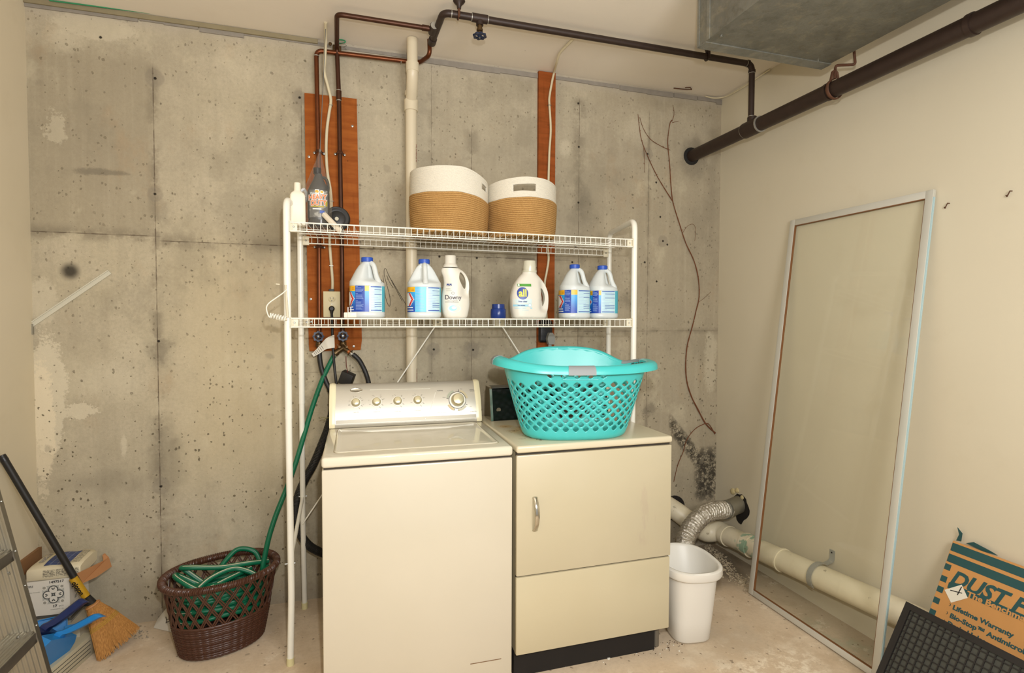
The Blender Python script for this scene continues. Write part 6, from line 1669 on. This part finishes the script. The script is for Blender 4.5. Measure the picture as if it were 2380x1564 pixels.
for k in range(520):
    a = rg.uniform(-1, 1); b_ = rg.uniform(-1, 1); f0 = rg.uniform(.0, .5)
    def at_(f_): 
        w_ = interp([(0, .020), (.12, .031), (.3, .047), (.5, .060), (.75, .076), (1.0, .094)], f_); th_ = interp([(0, .018), (.12, .022), (.5, .027), (1.0, .024)], f_)
        q_ = math.sqrt(max(0, 1-a*a)); sg = 1 if b_ > 0 else -1
        return top_.lerp(axis_e, f_)+wv_*(w_*a)+nv_*(th_*q_*sg*(.98+.04*rg.random()))
    fe = rg.uniform(.93, 1.03)
    mb.tube([at_(f0), at_((f0+fe)/2), at_(fe)], [.0012, .0012, .0008], 3, cap=False)
mb.build('bristles', m_corn, br_, smooth=40)
for f_ in (.40, .43, .46):
    w_ = interp([(.3, .047), (.5, .060)], f_)+.0015; th_ = .0275; c_ = top_.lerp(axis_e, f_)
    MB().tube([c_+wv_*(w_*math.cos(2*PI*j/30))+nv_*(th_*math.sin(2*PI*j/30)) for j in range(30)], .0013, 5, closed=True).build('stitching', mat('yellow_twine', 'b9952f', .7), br_)
c_ = top_.lerp(axis_e, .04); MB().tube([c_+wv_*(.024*math.cos(2*PI*j/30))+nv_*(.019*math.sin(2*PI*j/30)) for j in range(30)], .005, 8, closed=True).build('neck_binding', mat('tan_binding', 'b9824f', .7), br_)

# ---- aluminium ladder
t = MT('ribbed_aluminium'); n_ = t.noise(30, 3, t.vec(1, 1, .2)); t.color(t.mix(n_, 'b5b1a6', 'c9c5b9')).rough((.28+n_*.15)); t.set(Metallic=.85); m_alu = t.m
m_aludk = mat('brushed_aluminium_edge', '8f8b82', .4, .85, vary=.12, vs=30)
m_alustep = mat('ladder_step_edge', '6e6962', .5, .7, vary=.12, vs=30)
yl = 2.20
e0, e1 = px(0, 1144, yl), px(119, 1564, yl)
slope = (e1.x-e0.x)/(e1.z-e0.z); X_ = lambda z: e1.x+(z-e1.z)*slope
ld = thing('ladder', 'aluminium ladder with ribbed rails leaning on the left wall', 'ladder', (X_(0), yl-.2, 0))
ztop = .93+.25; ztop = (L+.13-e1.x)/slope+e1.z
ux = Vector((slope, 0, 1)).normalized(); vx = Vector((-1, 0, slope)).normalized()
def rail(y, sgn):
    mb = MB(); base = Vector((X_(.004), y, .004)); Ml = Matrix.Identity(4); ln = (ztop)/ux.z; ax3 = [vx, Vector((0, sgn, 0)), ux]
    for i in range(3):
        for j in range(3): Ml[j][i] = ax3[i][j]
        Ml[i][3] = base[i]
    w = .115; prof_ = [(0, -.018), (.004, -.018), (.004, 0)]
    nr = 7
    for k in range(nr+1):
        c0 = .006+(w-.012)*k/nr
        if k < nr: prof_ += [(c0+.002, 0), (c0+.004, -.003), (c0+.010, -.003), (c0+.012, 0)]
    prof_ += [(w-.004, 0), (w-.004, -.018), (w, -.018), (w, .0022), (0, .0022)]
    mb.prism([(a, b) for a, b in prof_], ln, Ml); r_ = mb.build('side_rail', m_alu, ld, smooth=30)
    ec = MB(); ec.box(-.0012, .0, -.018, .0022, 0, ln, M=Ml); ec.build('rail_edge', m_aludk, r_)
    return Ml
M1 = rail(yl, -1)*1 if False else rail(yl, 1); M2 = rail(yl-.42, -1)
for k, v in ((0, (84, 1466)), (1, (29, 1277))):
    z = px(*v, yl).z; x = X_(z)
    st = MB(); x1 = x-.004; st.box(x1-.085, x1, yl-.42, yl-.001, z-.004, z)
    for q in range(7): st.box(x1-.082+q*.0115, x1-.076+q*.0115, yl-.42, yl-.001, z, z+.0022)
    so = st.build('step', m_alu, ld)
    MB().box(x1-.0005, x1+.003, yl-.42, yl-.001, z-.034, z+.001, bev=.001).build('step_face', m_alustep, so)
    for yy in (yl-.03, yl-.2, yl-.35): MB().lathe([(.005, 0), (.003, .003)], (x1-.04, yy, z+.002), 10).build('rivet', m_steel, so)
zz_ = px(84, 1466, yl).z-.28; x = X_(zz_); st = MB().box(x-.089, x-.004, yl-.42, yl-.001, zz_-.004, zz_); so = st.build('step', m_alu, ld); MB().box(x-.0045, x-.001, yl-.42, yl-.001, zz_-.034, zz_+.001).build('step_face', m_alustep, so)
for z in (.36, .50, .62, .79): MB().lathe([(.0045, 0), (.003, .003)], (X_(z)+.001, yl-.008, z), 10, M=Matrix.Rotation(PI/2, 4, 'Y')).build('rivet', m_steel, ld)
for u, v in ((22, 1332),): MB().lathe([(.005, 0), (.003, .003)], px(u, v, yl-.001), 10, M=Matrix.Rotation(PI/2, 4, 'X')).build('rivet', m_steel, ld)

# ================================================================== ON THE FLOOR, RIGHT
# waste bin
m_bin = mat('white_bin_plastic', 'e4e1d8', .4, vary=.015)
bn = thing('waste_bin', 'white plastic waste bin standing by the right side of the dryer', 'waste bin', (1.442, 2.04, 0), math.radians(-8))
HBn = .335
def bs(z, off=0):
    k = z/HBn; return lerp(.083, .118, k)+off, lerp(.072, .150, k)+off, lerp(3.2, 2.6, k)
def bring(z, off=0, zz_=None):
    a, b, e = bs(z, off); return [Vector((p.x, p.y+.03*(z/HBn), (zz_ if zz_ is not None else z))) for p in sellipse(a, b, 56, e)]
rings = [bring(0, -.012, .001), bring(0, -.004, .003), bring(.01, 0), bring(.1), bring(.2), bring(.29), bring(.300), bring(.301, .005), bring(.300, .016, .296), bring(.305, .020, .305), bring(HBn, .016, HBn-.006), bring(HBn, .008, HBn), bring(HBn, 0, HBn-.002), bring(HBn-.01, -.003), bring(.2, -.003), bring(.012, -.003), bring(.008, -.012, .006)]
MB().rings(rings).build('bin_body', m_bin, bn, local=True, smooth=50)

# flexible foil duct and its wall hole
t = MT('crinkled_foil'); n1 = t.noise(55, 5, rough=.75, dist=.4); v = t.vor(60); t.color(t.mix(n1, 'c9c4b8', 'e6e2d8')).rough((.08+n1*.15)); t.set(Metallic=.85); t.bump(n1*.8+v*.6, .9, .008); m_foil = t.m
hc = PX(1712, 1172, 0, R-.02)
fd_ = thing('dryer_duct', 'crinkled silver foil duct bending from the right wall down behind the dryer', 'duct', hc)
Pc = [hc+Vector((.02, 0, 0)), px(1690, 1184, hc.y), px(1662, 1186, 2.60), px(1636, 1196, 2.57), px(1612, 1219, 2.54), px(1594, 1250, 2.50), px(1580, 1285, 2.46), (1.42, 2.42, .08)]
Pd = cr(Pc[1:], 22); MB().tube(Pd, [.047+(.0045 if k % 4 in (0, 1) else 0)+RND.uniform(-.0012, .0012) for k in range(len(Pd))], 28).build('foil_hose', m_foil, fd_, smooth=25)
MB().tube([hc+Vector((.025, 0, .0)), hc.lerp(Pc[1], .95)], .049, 30).build('collar', mat('dull_galvanised_collar', '8d8878', .45, .6, vary=.2, vs=20), fd_)
MB().tube([Pc[1]+(Pc[1]-Pc[2]).normalized()*.004+ (Pc[2]-Pc[1]).normalized()*.015+Vector((0, 0, 0)), Pc[1]+(Pc[2]-Pc[1]).normalized()*.021], .0535, 30).build('hose_clamp', m_steel, fd_)
hp_ = thing('wall_hole', 'ragged hole broken in the right wall round the foil duct', 'hole', PX(1716, 1180, 0, R))
rg = random.Random(6)
MB().prism([((.066+rg.uniform(-.006, .014))*math.cos(2*PI*k/22), (.066+rg.uniform(-.006, .014)+(.03 if k in (15, 16, 17) else 0))*math.sin(2*PI*k/22)) for k in range(22)], .002, frame(Vector((R-.0002, hc.y-.01, hc.z-.012)), (0, -1, 0), (0, 0, 1))).build('opening', mat('hole_dark', '1a1510', .9), hp_, smooth=0)
for du, dv, rr_2 in ((1702, 1142, .02), (1712, 1140, .016), (1724, 1156, .014)):
    p = PX(du, dv, 0, R-.006); MB().lathe([(rr_2, 0), (rr_2*.8, .008), (rr_2*.3, .012)], p+Vector((.006, 0, 0)), 7, M=Matrix.Rotation(-PI/2, 4, 'Y')).build('foam_lump', mat('yellow_foam', 'c9b98a', .8, bump=.6), hp_)

# main drain along the right wall
t = MT('stained_drain_pvc'); n1 = t.noise(9, 4); n2 = t.noise(25, 4); c = t.mix(n1.ss(.4, .75)*.45, 'e0d6bb', 'c2b594'); gy = (t.y-.33).abs().ss(.12, .02)
c = t.mix(gy*n2.ss(.48, .56)*.7, c, '5e9a80'); c = t.mix(n2.ss(.70, .76)*.5, c, '6a5a40'); t.color(c).rough(.4); m_drain = t.m
XD = R-.078; pa = PX(1690, 1244, 0, XD); pb_ = PX(2000, 1383, 0, XD)
ma = thing('drain_pipe', 'large cream drain pipe running low along the right wall behind the glass panel', 'pipe', (XD, 2.1, .1))
zs_ = lambda y: pa.z+(y-pa.y)*(pb_.z-pa.z)/(pb_.y-pa.y)
elb = Vector((XD-.02, pa.y+.10, zs_(pa.y+.1)))
MB().tube([(XD, pa.y+.02, zs_(pa.y+.02)), (XD, 1.2, zs_(1.2))], .055, 32).build('pipe', m_drain, ma)
c0 = px(1560, 1185, 2.80)
MB().tube(cr([(XD, pa.y-.0, zs_(pa.y)), (XD-.01, pa.y+.06, zs_(pa.y)+.004), px(1640, 1236, pa.y+.10), px(1606, 1213, 2.74), px(1575, 1190, 2.79), px(1545, 1170, W+.02)], 7), .056, 28).build('elbow', m_drain, ma)
for yq, w_ in ((pa.y-.0, .035), (pa.y-.18, .05), (pa.y-.42, .012)): MB().tube([(XD, yq+w_/2, zs_(yq)), (XD, yq-w_/2, zs_(yq))], .0605, 32).build('coupling', m_drain, ma)
MB().lathe([(.075, 0), (.075, .003)], px(1566, 1180, W-.001), 24, M=Matrix.Rotation(PI/2, 4, 'X')).build('pipe_hole', mat('hole_dark', '1a1510', .9), ma)
ps = thing('pipe_strap', 'grey metal strap holding the large low drain pipe to the right wall', 'pipe strap', PX(1900, 1290, 0, R-.01))
ys_ = PX(1888, 1330, 0, XD-.04).y
mb = MB(); zc_ = zs_(ys_)
arc = [(XD-.0635*math.sin(a), zc_+.0635*math.cos(a)) for a in [-.55+(2.9)*k/16 for k in range(17)]]
path = [(R-.003, zc_+.115), (R-.003, zc_+.075), (R-.012, zc_+.062)]+arc
mb.rings([[Vector((x, ys_+.014, z)), Vector((x, ys_-.014, z)), Vector((x+.0018, ys_-.014, z+.0018)), Vector((x+.0018, ys_+.014, z+.0018))] for x, z in path]); mb.build('band', mat('grey_strap_metal', 'a3a299', .5, .2), ps, smooth=40)
MB().lathe([(.004, 0), (.003, .002)], (R-.005, ys_, zc_+.105), 8, M=Matrix.Rotation(-PI/2, 4, 'Y')).build('screw', m_black, ps)

# framed glass panel leaning on the right wall
GL = thing('glass_panel', 'tall glass panel in a white metal frame leaning on the right wall', 'glass panel', (2.0, 1.9, 0))
g0 = Vector((1.958, 2.262, .0)); hgt = 1.925; wid = .735
tz = PX(1852, 513, 0, R-.016); th_ = math.atan2(tz.x-g0.x, tz.z); upv = Vector((math.sin(th_), 0, math.cos(th_)))
rt = (PX(2192, 430, 0, R-.016)-PX(1850, 510, 0, R-.016)); wid = rt.length; hgt = tz.z/math.cos(th_)
rightv = Vector((.0, -1, .0)); Mg = frame(g0+Vector((0, 0, .006)), rightv, upv)   # z axis of frame = normal
nz_ = (Mg.to_3x3() @ Vector((0, 0, 1)))
m_fr = mat('white_aluminium_frame', 'cdcbc0', .35, .2, vary=.04); m_gask = mat('brown_gasket', '7a4f2a', .6); m_bluef = mat('pale_blue_film', 'a9c4c8', .4)
fw = .030
def bar(x0, x1, y0, y1, vert):
    mb = MB(); mb.box(x0, x1, y0, y1, -.009, .006, bev=.0015, M=Mg)
    return mb.build('frame_bar', m_fr, GL)
bars = [bar(0, fw, 0, hgt, 1), bar(wid-fw, wid, 0, hgt, 1), bar(fw, wid-fw, hgt-fw, hgt, 0), bar(fw, wid-fw, 0, fw*.9, 0)]
MB().box(fw*.4, fw*.55, .01, hgt-.02, -.0115, -.009, M=Mg).build('frame_ridge', m_fr, bars[0]); MB().box(wid-fw*.5, wid-fw*.4, .01, hgt-.02, -.0115, -.009, M=Mg).build('frame_ridge', m_fr, bars[1])
MB().box(fw, wid-fw, hgt-fw*.55, hgt-fw*.45, -.0112, -.009, M=Mg).build('frame_ridge', mat('grey_groove', '8a887e', .5), bars[2]); MB().box(fw, wid-fw, fw*.35, fw*.45, -.0112, -.009, M=Mg).build('frame_ridge', mat('grey_groove', '8a887e', .5), bars[3])
MB().box(wid, wid+.003, .01, hgt-.03, -.004, .004, M=Mg).build('edge_film', m_bluef, bars[1])
gk = MB(); e_ = .0025
for x0, x1, y0, y1 in ((fw, fw+e_, fw, hgt-fw), (wid-fw-e_, wid-fw, fw, hgt-fw), (fw, wid-fw, hgt-fw-e_, hgt-fw), (fw, wid-fw, fw*.9, fw*.9+e_)): gk.box(x0, x1, y0, y1, -.007, .004, M=Mg)
gk.build('gasket', m_gask, GL)
t = MT('clear_glass_pane'); nt = t.nt; tr = nt.nodes.new('ShaderNodeBsdfTransparent'); tr.inputs[0].default_value = (.988, .992, .978, 1); gl = nt.nodes.new('ShaderNodeBsdfGlossy'); gl.inputs['Roughness'].default_value = .03
lw = nt.nodes.new('ShaderNodeLayerWeight'); fr_ = S(nt, lw.outputs['Facing']).pow(5)*.6+.025; mx = nt.nodes.new('ShaderNodeMixShader'); nt.links.new(fr_.s, mx.inputs[0]); nt.links.new(tr.outputs[0], mx.inputs[1]); nt.links.new(gl.outputs[0], mx.inputs[2]); nt.links.new(mx.outputs[0], t.out.inputs[0])
MB().box(fw, wid-fw, fw*.9, hgt-fw, -.003, .0, M=Mg).build('glass_pane', t.m, GL)

# ---- printed carton leaning on the right wall
m_card = mat('printed_cardboard', 'c08a4e', .75, vary=.08, vs=9, bump=.08)
m_teald = mat('dark_teal_ink', '1f4a4b', .65, vary=.08, vs=30)
A0 = PX(2215, 1256, 0, 2.165); A1 = PX(2158, 1425, 1, A0.y); dn = (A1-A0).normalized(); ri = Vector((0, -1, 0)); full = A0.z/-dn.z
dc = thing('filter_carton', 'brown cardboard carton printed DUST F in dark teal, leaning on the right wall', 'box', A0+dn*full*.98)
Mc = frame(A0+dn*full*.985, ri, -dn); Lh = full*.985; Wd = .70
nrmc = Mc.to_3x3() @ Vector((0, 0, 1))   # points into the room?
sgn = 1 if nrmc.x < 0 else -1
cp_ = MB().box(0, Wd, 0, Lh, (-.024 if sgn > 0 else .0), (0 if sgn > 0 else .024), M=Mc, bev=.001).build('carton', m_card, dc, smooth=0)
def FP(u, v):   # pixel on the carton face -> face coordinates (x right, y up)
    d = PX(u, v, 0, 5)-Vector((0, 0, CH)); o_ = Vector((0, 0, CH)); n_ = nrmc; tt = (A0-o_).dot(n_)/d.dot(n_); p = o_+d*tt; q = Mc.inverted() @ p; return q.x, q.y
def frect(mb, x0, x1, y0, y1, mi=0, e=.0006): mb.add([Mc @ Vector((x, y, e*sgn)) for x, y in ((x0, y0), (x1, y0), (x1, y1), (x0, y1))], [(0, 1, 2, 3)], mi)
pr = MB()
def row(v0, v1, u=2215): return FP(u, v0)[1], FP(u, v1)[1]
y0a = Lh-FP(2209, 1261)[1]; 
def yat(u, v): return FP(u, v)[1]
ya, yb2 = yat(2212, 1260), yat(2207, 1278); yc2, yd2 = yat(2204, 1285), yat(2199, 1303)
frect(pr, 0.002, Wd-.002, yb2, ya); frect(pr, .002, Wd-.002, yd2, yc2)
for u0, v0, u1, v1 in ((2200, 1310, 2204, 1327), (2190, 1337, 2196, 1354), (2181, 1361, 2187, 1378), (2171, 1386, 2177, 1403), (2161, 1413, 2168, 1430)):
    frect(pr, .001, .022, yat(u0, v1-3), yat(u0, v0-1))
x9, y9 = FP(2206, 1353); _, y10 = FP(2202, 1366); frect(pr, x9, Wd, y10, y9)
pr.build('printed_band', m_teald, cp_, smooth=0, sep=True)
def ptext(s_, u, v, size, m_, e=.0009, align='LEFT', shear=0, bold=0, sx=1):
    x, y = FP(u, v); Mt2 = Mc @ Matrix.Translation((x, y, e*sgn)); 
    text_mb(s_, size, Mt2, depth=.0002, align=align, shear=shear, bold=bold, sx=sx).build('lettering', m_, cp_, smooth=0)
ptext('DUST F', 2210, 1341, .072, m_teald, shear=.28, bold=.0026, sx=.95)
ptext('The Benchma', 2248, 1380, .027, m_card, e=.0014, bold=.0009, sx=1.16)
ptext('Lifetime Warranty', 2215, 1411, .0225, m_teald, bold=.0009, sx=1.1); ptext('Bio-Stop\u2122 Antimicrob', 2208, 1430, .0225, m_teald, bold=.0009, sx=1.1); ptext('Drain Holes', 2202, 1448, .0225, m_teald, bold=.0009, sx=1.1)
bu = MB()
for u, v in ((2207, 1405), (2200, 1424), (2194, 1443)):
    x, y = FP(u, v); bu.tube([Mc @ Vector((x+.0035*math.cos(a), y+.0045*math.sin(a), .0009*sgn)) for a in [-1.6+3.2*k/8 for k in range(9)]], .0008, 4)
bu.build('bullet', m_teald, cp_, smooth=0, sep=True)
cs = [FP(u, v) for u, v in ((2196, 1371), (2236, 1359), (2250, 1390), (2211, 1401))]
st_ = MB().add([Mc @ Vector((x, y, .0018*sgn)) for x, y in cs], [(0, 1, 2, 3)]).build('sticker', mat('white_sticker', 'e0d9c8', .5), cp_, smooth=0)
xm_ = MB()
for (u0, v0), (u1, v1) in (((2210, 1372), (2237, 1379)), ((2236, 1364), (2226, 1383))):
    a_, b2 = FP(u0, v0), FP(u1, v1); xm_.tube([Mc @ Vector((*a_, .0022*sgn)), Mc @ Vector((*b2, .0022*sgn))], .0016, 5)
xm_.build('pen_cross', m_black, st_)
# torn flaps at the top
fl1 = MB()
for pts in (((2222, 1256), (2233, 1258), (2236, 1240), (2225, 1226), (2229, 1242)), ((2245, 1262), (2262, 1260), (2300, 1280), (2318, 1291), (2285, 1281))):
    P_ = [PX(u, v, 0, 2.175) for u, v in pts]; n = len(P_); fl1.add(P_+[p+Vector((.003, 0, 0)) for p in P_], [tuple(range(n)), tuple(reversed(range(n, 2*n)))]+[(i, n+i, n+(i+1) % n, (i+1) % n) for i in range(n)])
fl1.build('torn_flap', m_teald, dc, smooth=0, sep=True)

# ---- black filter grille in front
xg = 1.93
G0 = PX(2106, 1397, 0, xg); G1 = PX(2037, 1560, 1, G0.y); 
gd_ = (G1-G0).normalized(); lenG = G0.z/-gd_.z
gr_ = thing('filter_grille', 'black framed filter grille with square mesh leaning in the lower right corner', 'filter', G0+gd_*lenG*.98)
p2_ = PX(2380, 1530, 0, xg); rg_d = (p2_-G0); rg_d.x = 0; rg_d.z = 0; rg_d.normalize()
Mg2 = frame(G0+gd_*lenG*.975, rg_d, -gd_); Hg = lenG*.975; Wg = .56; s2 = 1 if (Mg2.to_3x3() @ Vector((0, 0, 1))).x < 0 else -1
def gb_(mb, x0, x1, y0, y1, z0, z1): mb.box(x0, x1, y0, y1, min(z0*s2, z1*s2), max(z0*s2, z1*s2), M=Mg2)
m_gf = mat('black_grille_frame', '1c1817', .55, vary=.1)
fwg = .022
for nm, a in (('l', (0, fwg, 0, Hg)), ('r', (Wg-fwg, Wg, 0, Hg)), ('t', (fwg, Wg-fwg, Hg-fwg, Hg)), ('b', (fwg, Wg-fwg, 0, fwg))):
    mb = MB(); gb_(mb, *a, -.022, 0); mb.build('frame_bar', m_gf, gr_)
mb = MB(); stp = .0215
x = fwg+stp*.5
while x < Wg-fwg: gb_(mb, x-.0017, x+.0017, fwg, Hg-fwg, -.006, -.003); x += stp
y = Hg-fwg-stp*.5
while y > fwg: gb_(mb, fwg, Wg-fwg, y-.0017, y+.0017, -.0062, -.0028); y -= stp
mb.build('grid', m_gf, gr_, smooth=0)
t = MT('grey_filter_mesh'); a = t.wave(420, 'Y'); b = t.wave(420, 'Z'); w = (a*b); t.color(t.mix(w.ss(.1, .5), '35352f', '525248')).rough(.7); 
mb = MB(); gb_(mb, fwg, Wg-fwg, fwg, Hg-fwg, -.012, -.0075); mb.build('filter_mesh', t.m, gr_, smooth=0)

# ---- rubble and flakes
m_rub = mat('mortar_crumbs', 'a99a80', .9, vary=.3, vs=80, bump=.5); m_wfl = mat('white_flakes', 'dcd8cc', .7, vary=.1)
def crumbs(name, lab, m_, fn, n, s0, s1, flat=.5, seed=1):
    rg = random.Random(seed); mb = MB()
    for _ in range(n):
        x, y = fn(rg); s_ = rg.uniform(s0, s1)
        if rg.random() < .12: s_ *= 1.8
        M = Matrix.Translation((x, y, s_*flat*.6)) @ Euler((rg.uniform(-.6, .6), rg.uniform(-.6, .6), rg.uniform(0, 6))).to_matrix().to_4x4()
        vs = [M @ Vector((s_*a*rg.uniform(.6, 1.2), s_*b_*rg.uniform(.6, 1.2), s_*flat*c_*rg.uniform(.6, 1.2))) for a, b_, c_ in ((1, 0, 0), (-1, 0, 0), (0, 1, 0), (0, -1, 0), (0, 0, 1), (0, 0, -1))]
        mb.add(vs, [(0, 2, 4), (2, 1, 4), (1, 3, 4), (3, 0, 4), (2, 0, 5), (1, 2, 5), (3, 1, 5), (0, 3, 5)])
    o = mb.build(name, m_, None, smooth=0); o['kind'] = 'stuff'; o['label'] = lab; o['category'] = 'debris'; return o
def strip_fn(rg):
    k = rg.random()**.8; a = PX(1640, 1265, 2, 0); b = PX(1745, 1375, 2, 0); p = a.lerp(b, k); return p.x+rg.gauss(0, .022), p.y+rg.gauss(0, .035)
crumbs('mortar_rubble', 'crumbled mortar strip on the floor between waste bin and glass panel', m_rub, strip_fn, 420, .003, .009, .6, 3)
def under_fn(rg):
    p = PX(rg.uniform(1205, 1560), 0, 2, 0) if False else None
    u = rg.uniform(1210, 1600); v = lerp(1545, 1490, (u-1210)/390)+abs(rg.gauss(0, 14))-8; q = PX(u, v, 2, 0); return q.x, q.y
crumbs('paint_flakes', 'white paint flakes scattered on the floor in front of the dryer', m_wfl, under_fn, 130, .0018, .0055, .25, 5)
crumbs('dirt_crumbs', 'dark dirt crumbs on the floor in front of the dryer', mat('dark_dirt', '4b3828', .9), under_fn, 160, .0015, .004, .5, 8)
def bro_fn(rg):
    q = PX(rg.uniform(300, 345), rg.uniform(1466, 1486), 2, 0); return q.x, q.y
crumbs('sweepings', 'grey sweepings on the floor at the tip of the broom', mat('grey_dust', '8d8474', .9), bro_fn, 50, .002, .005, .4, 9)
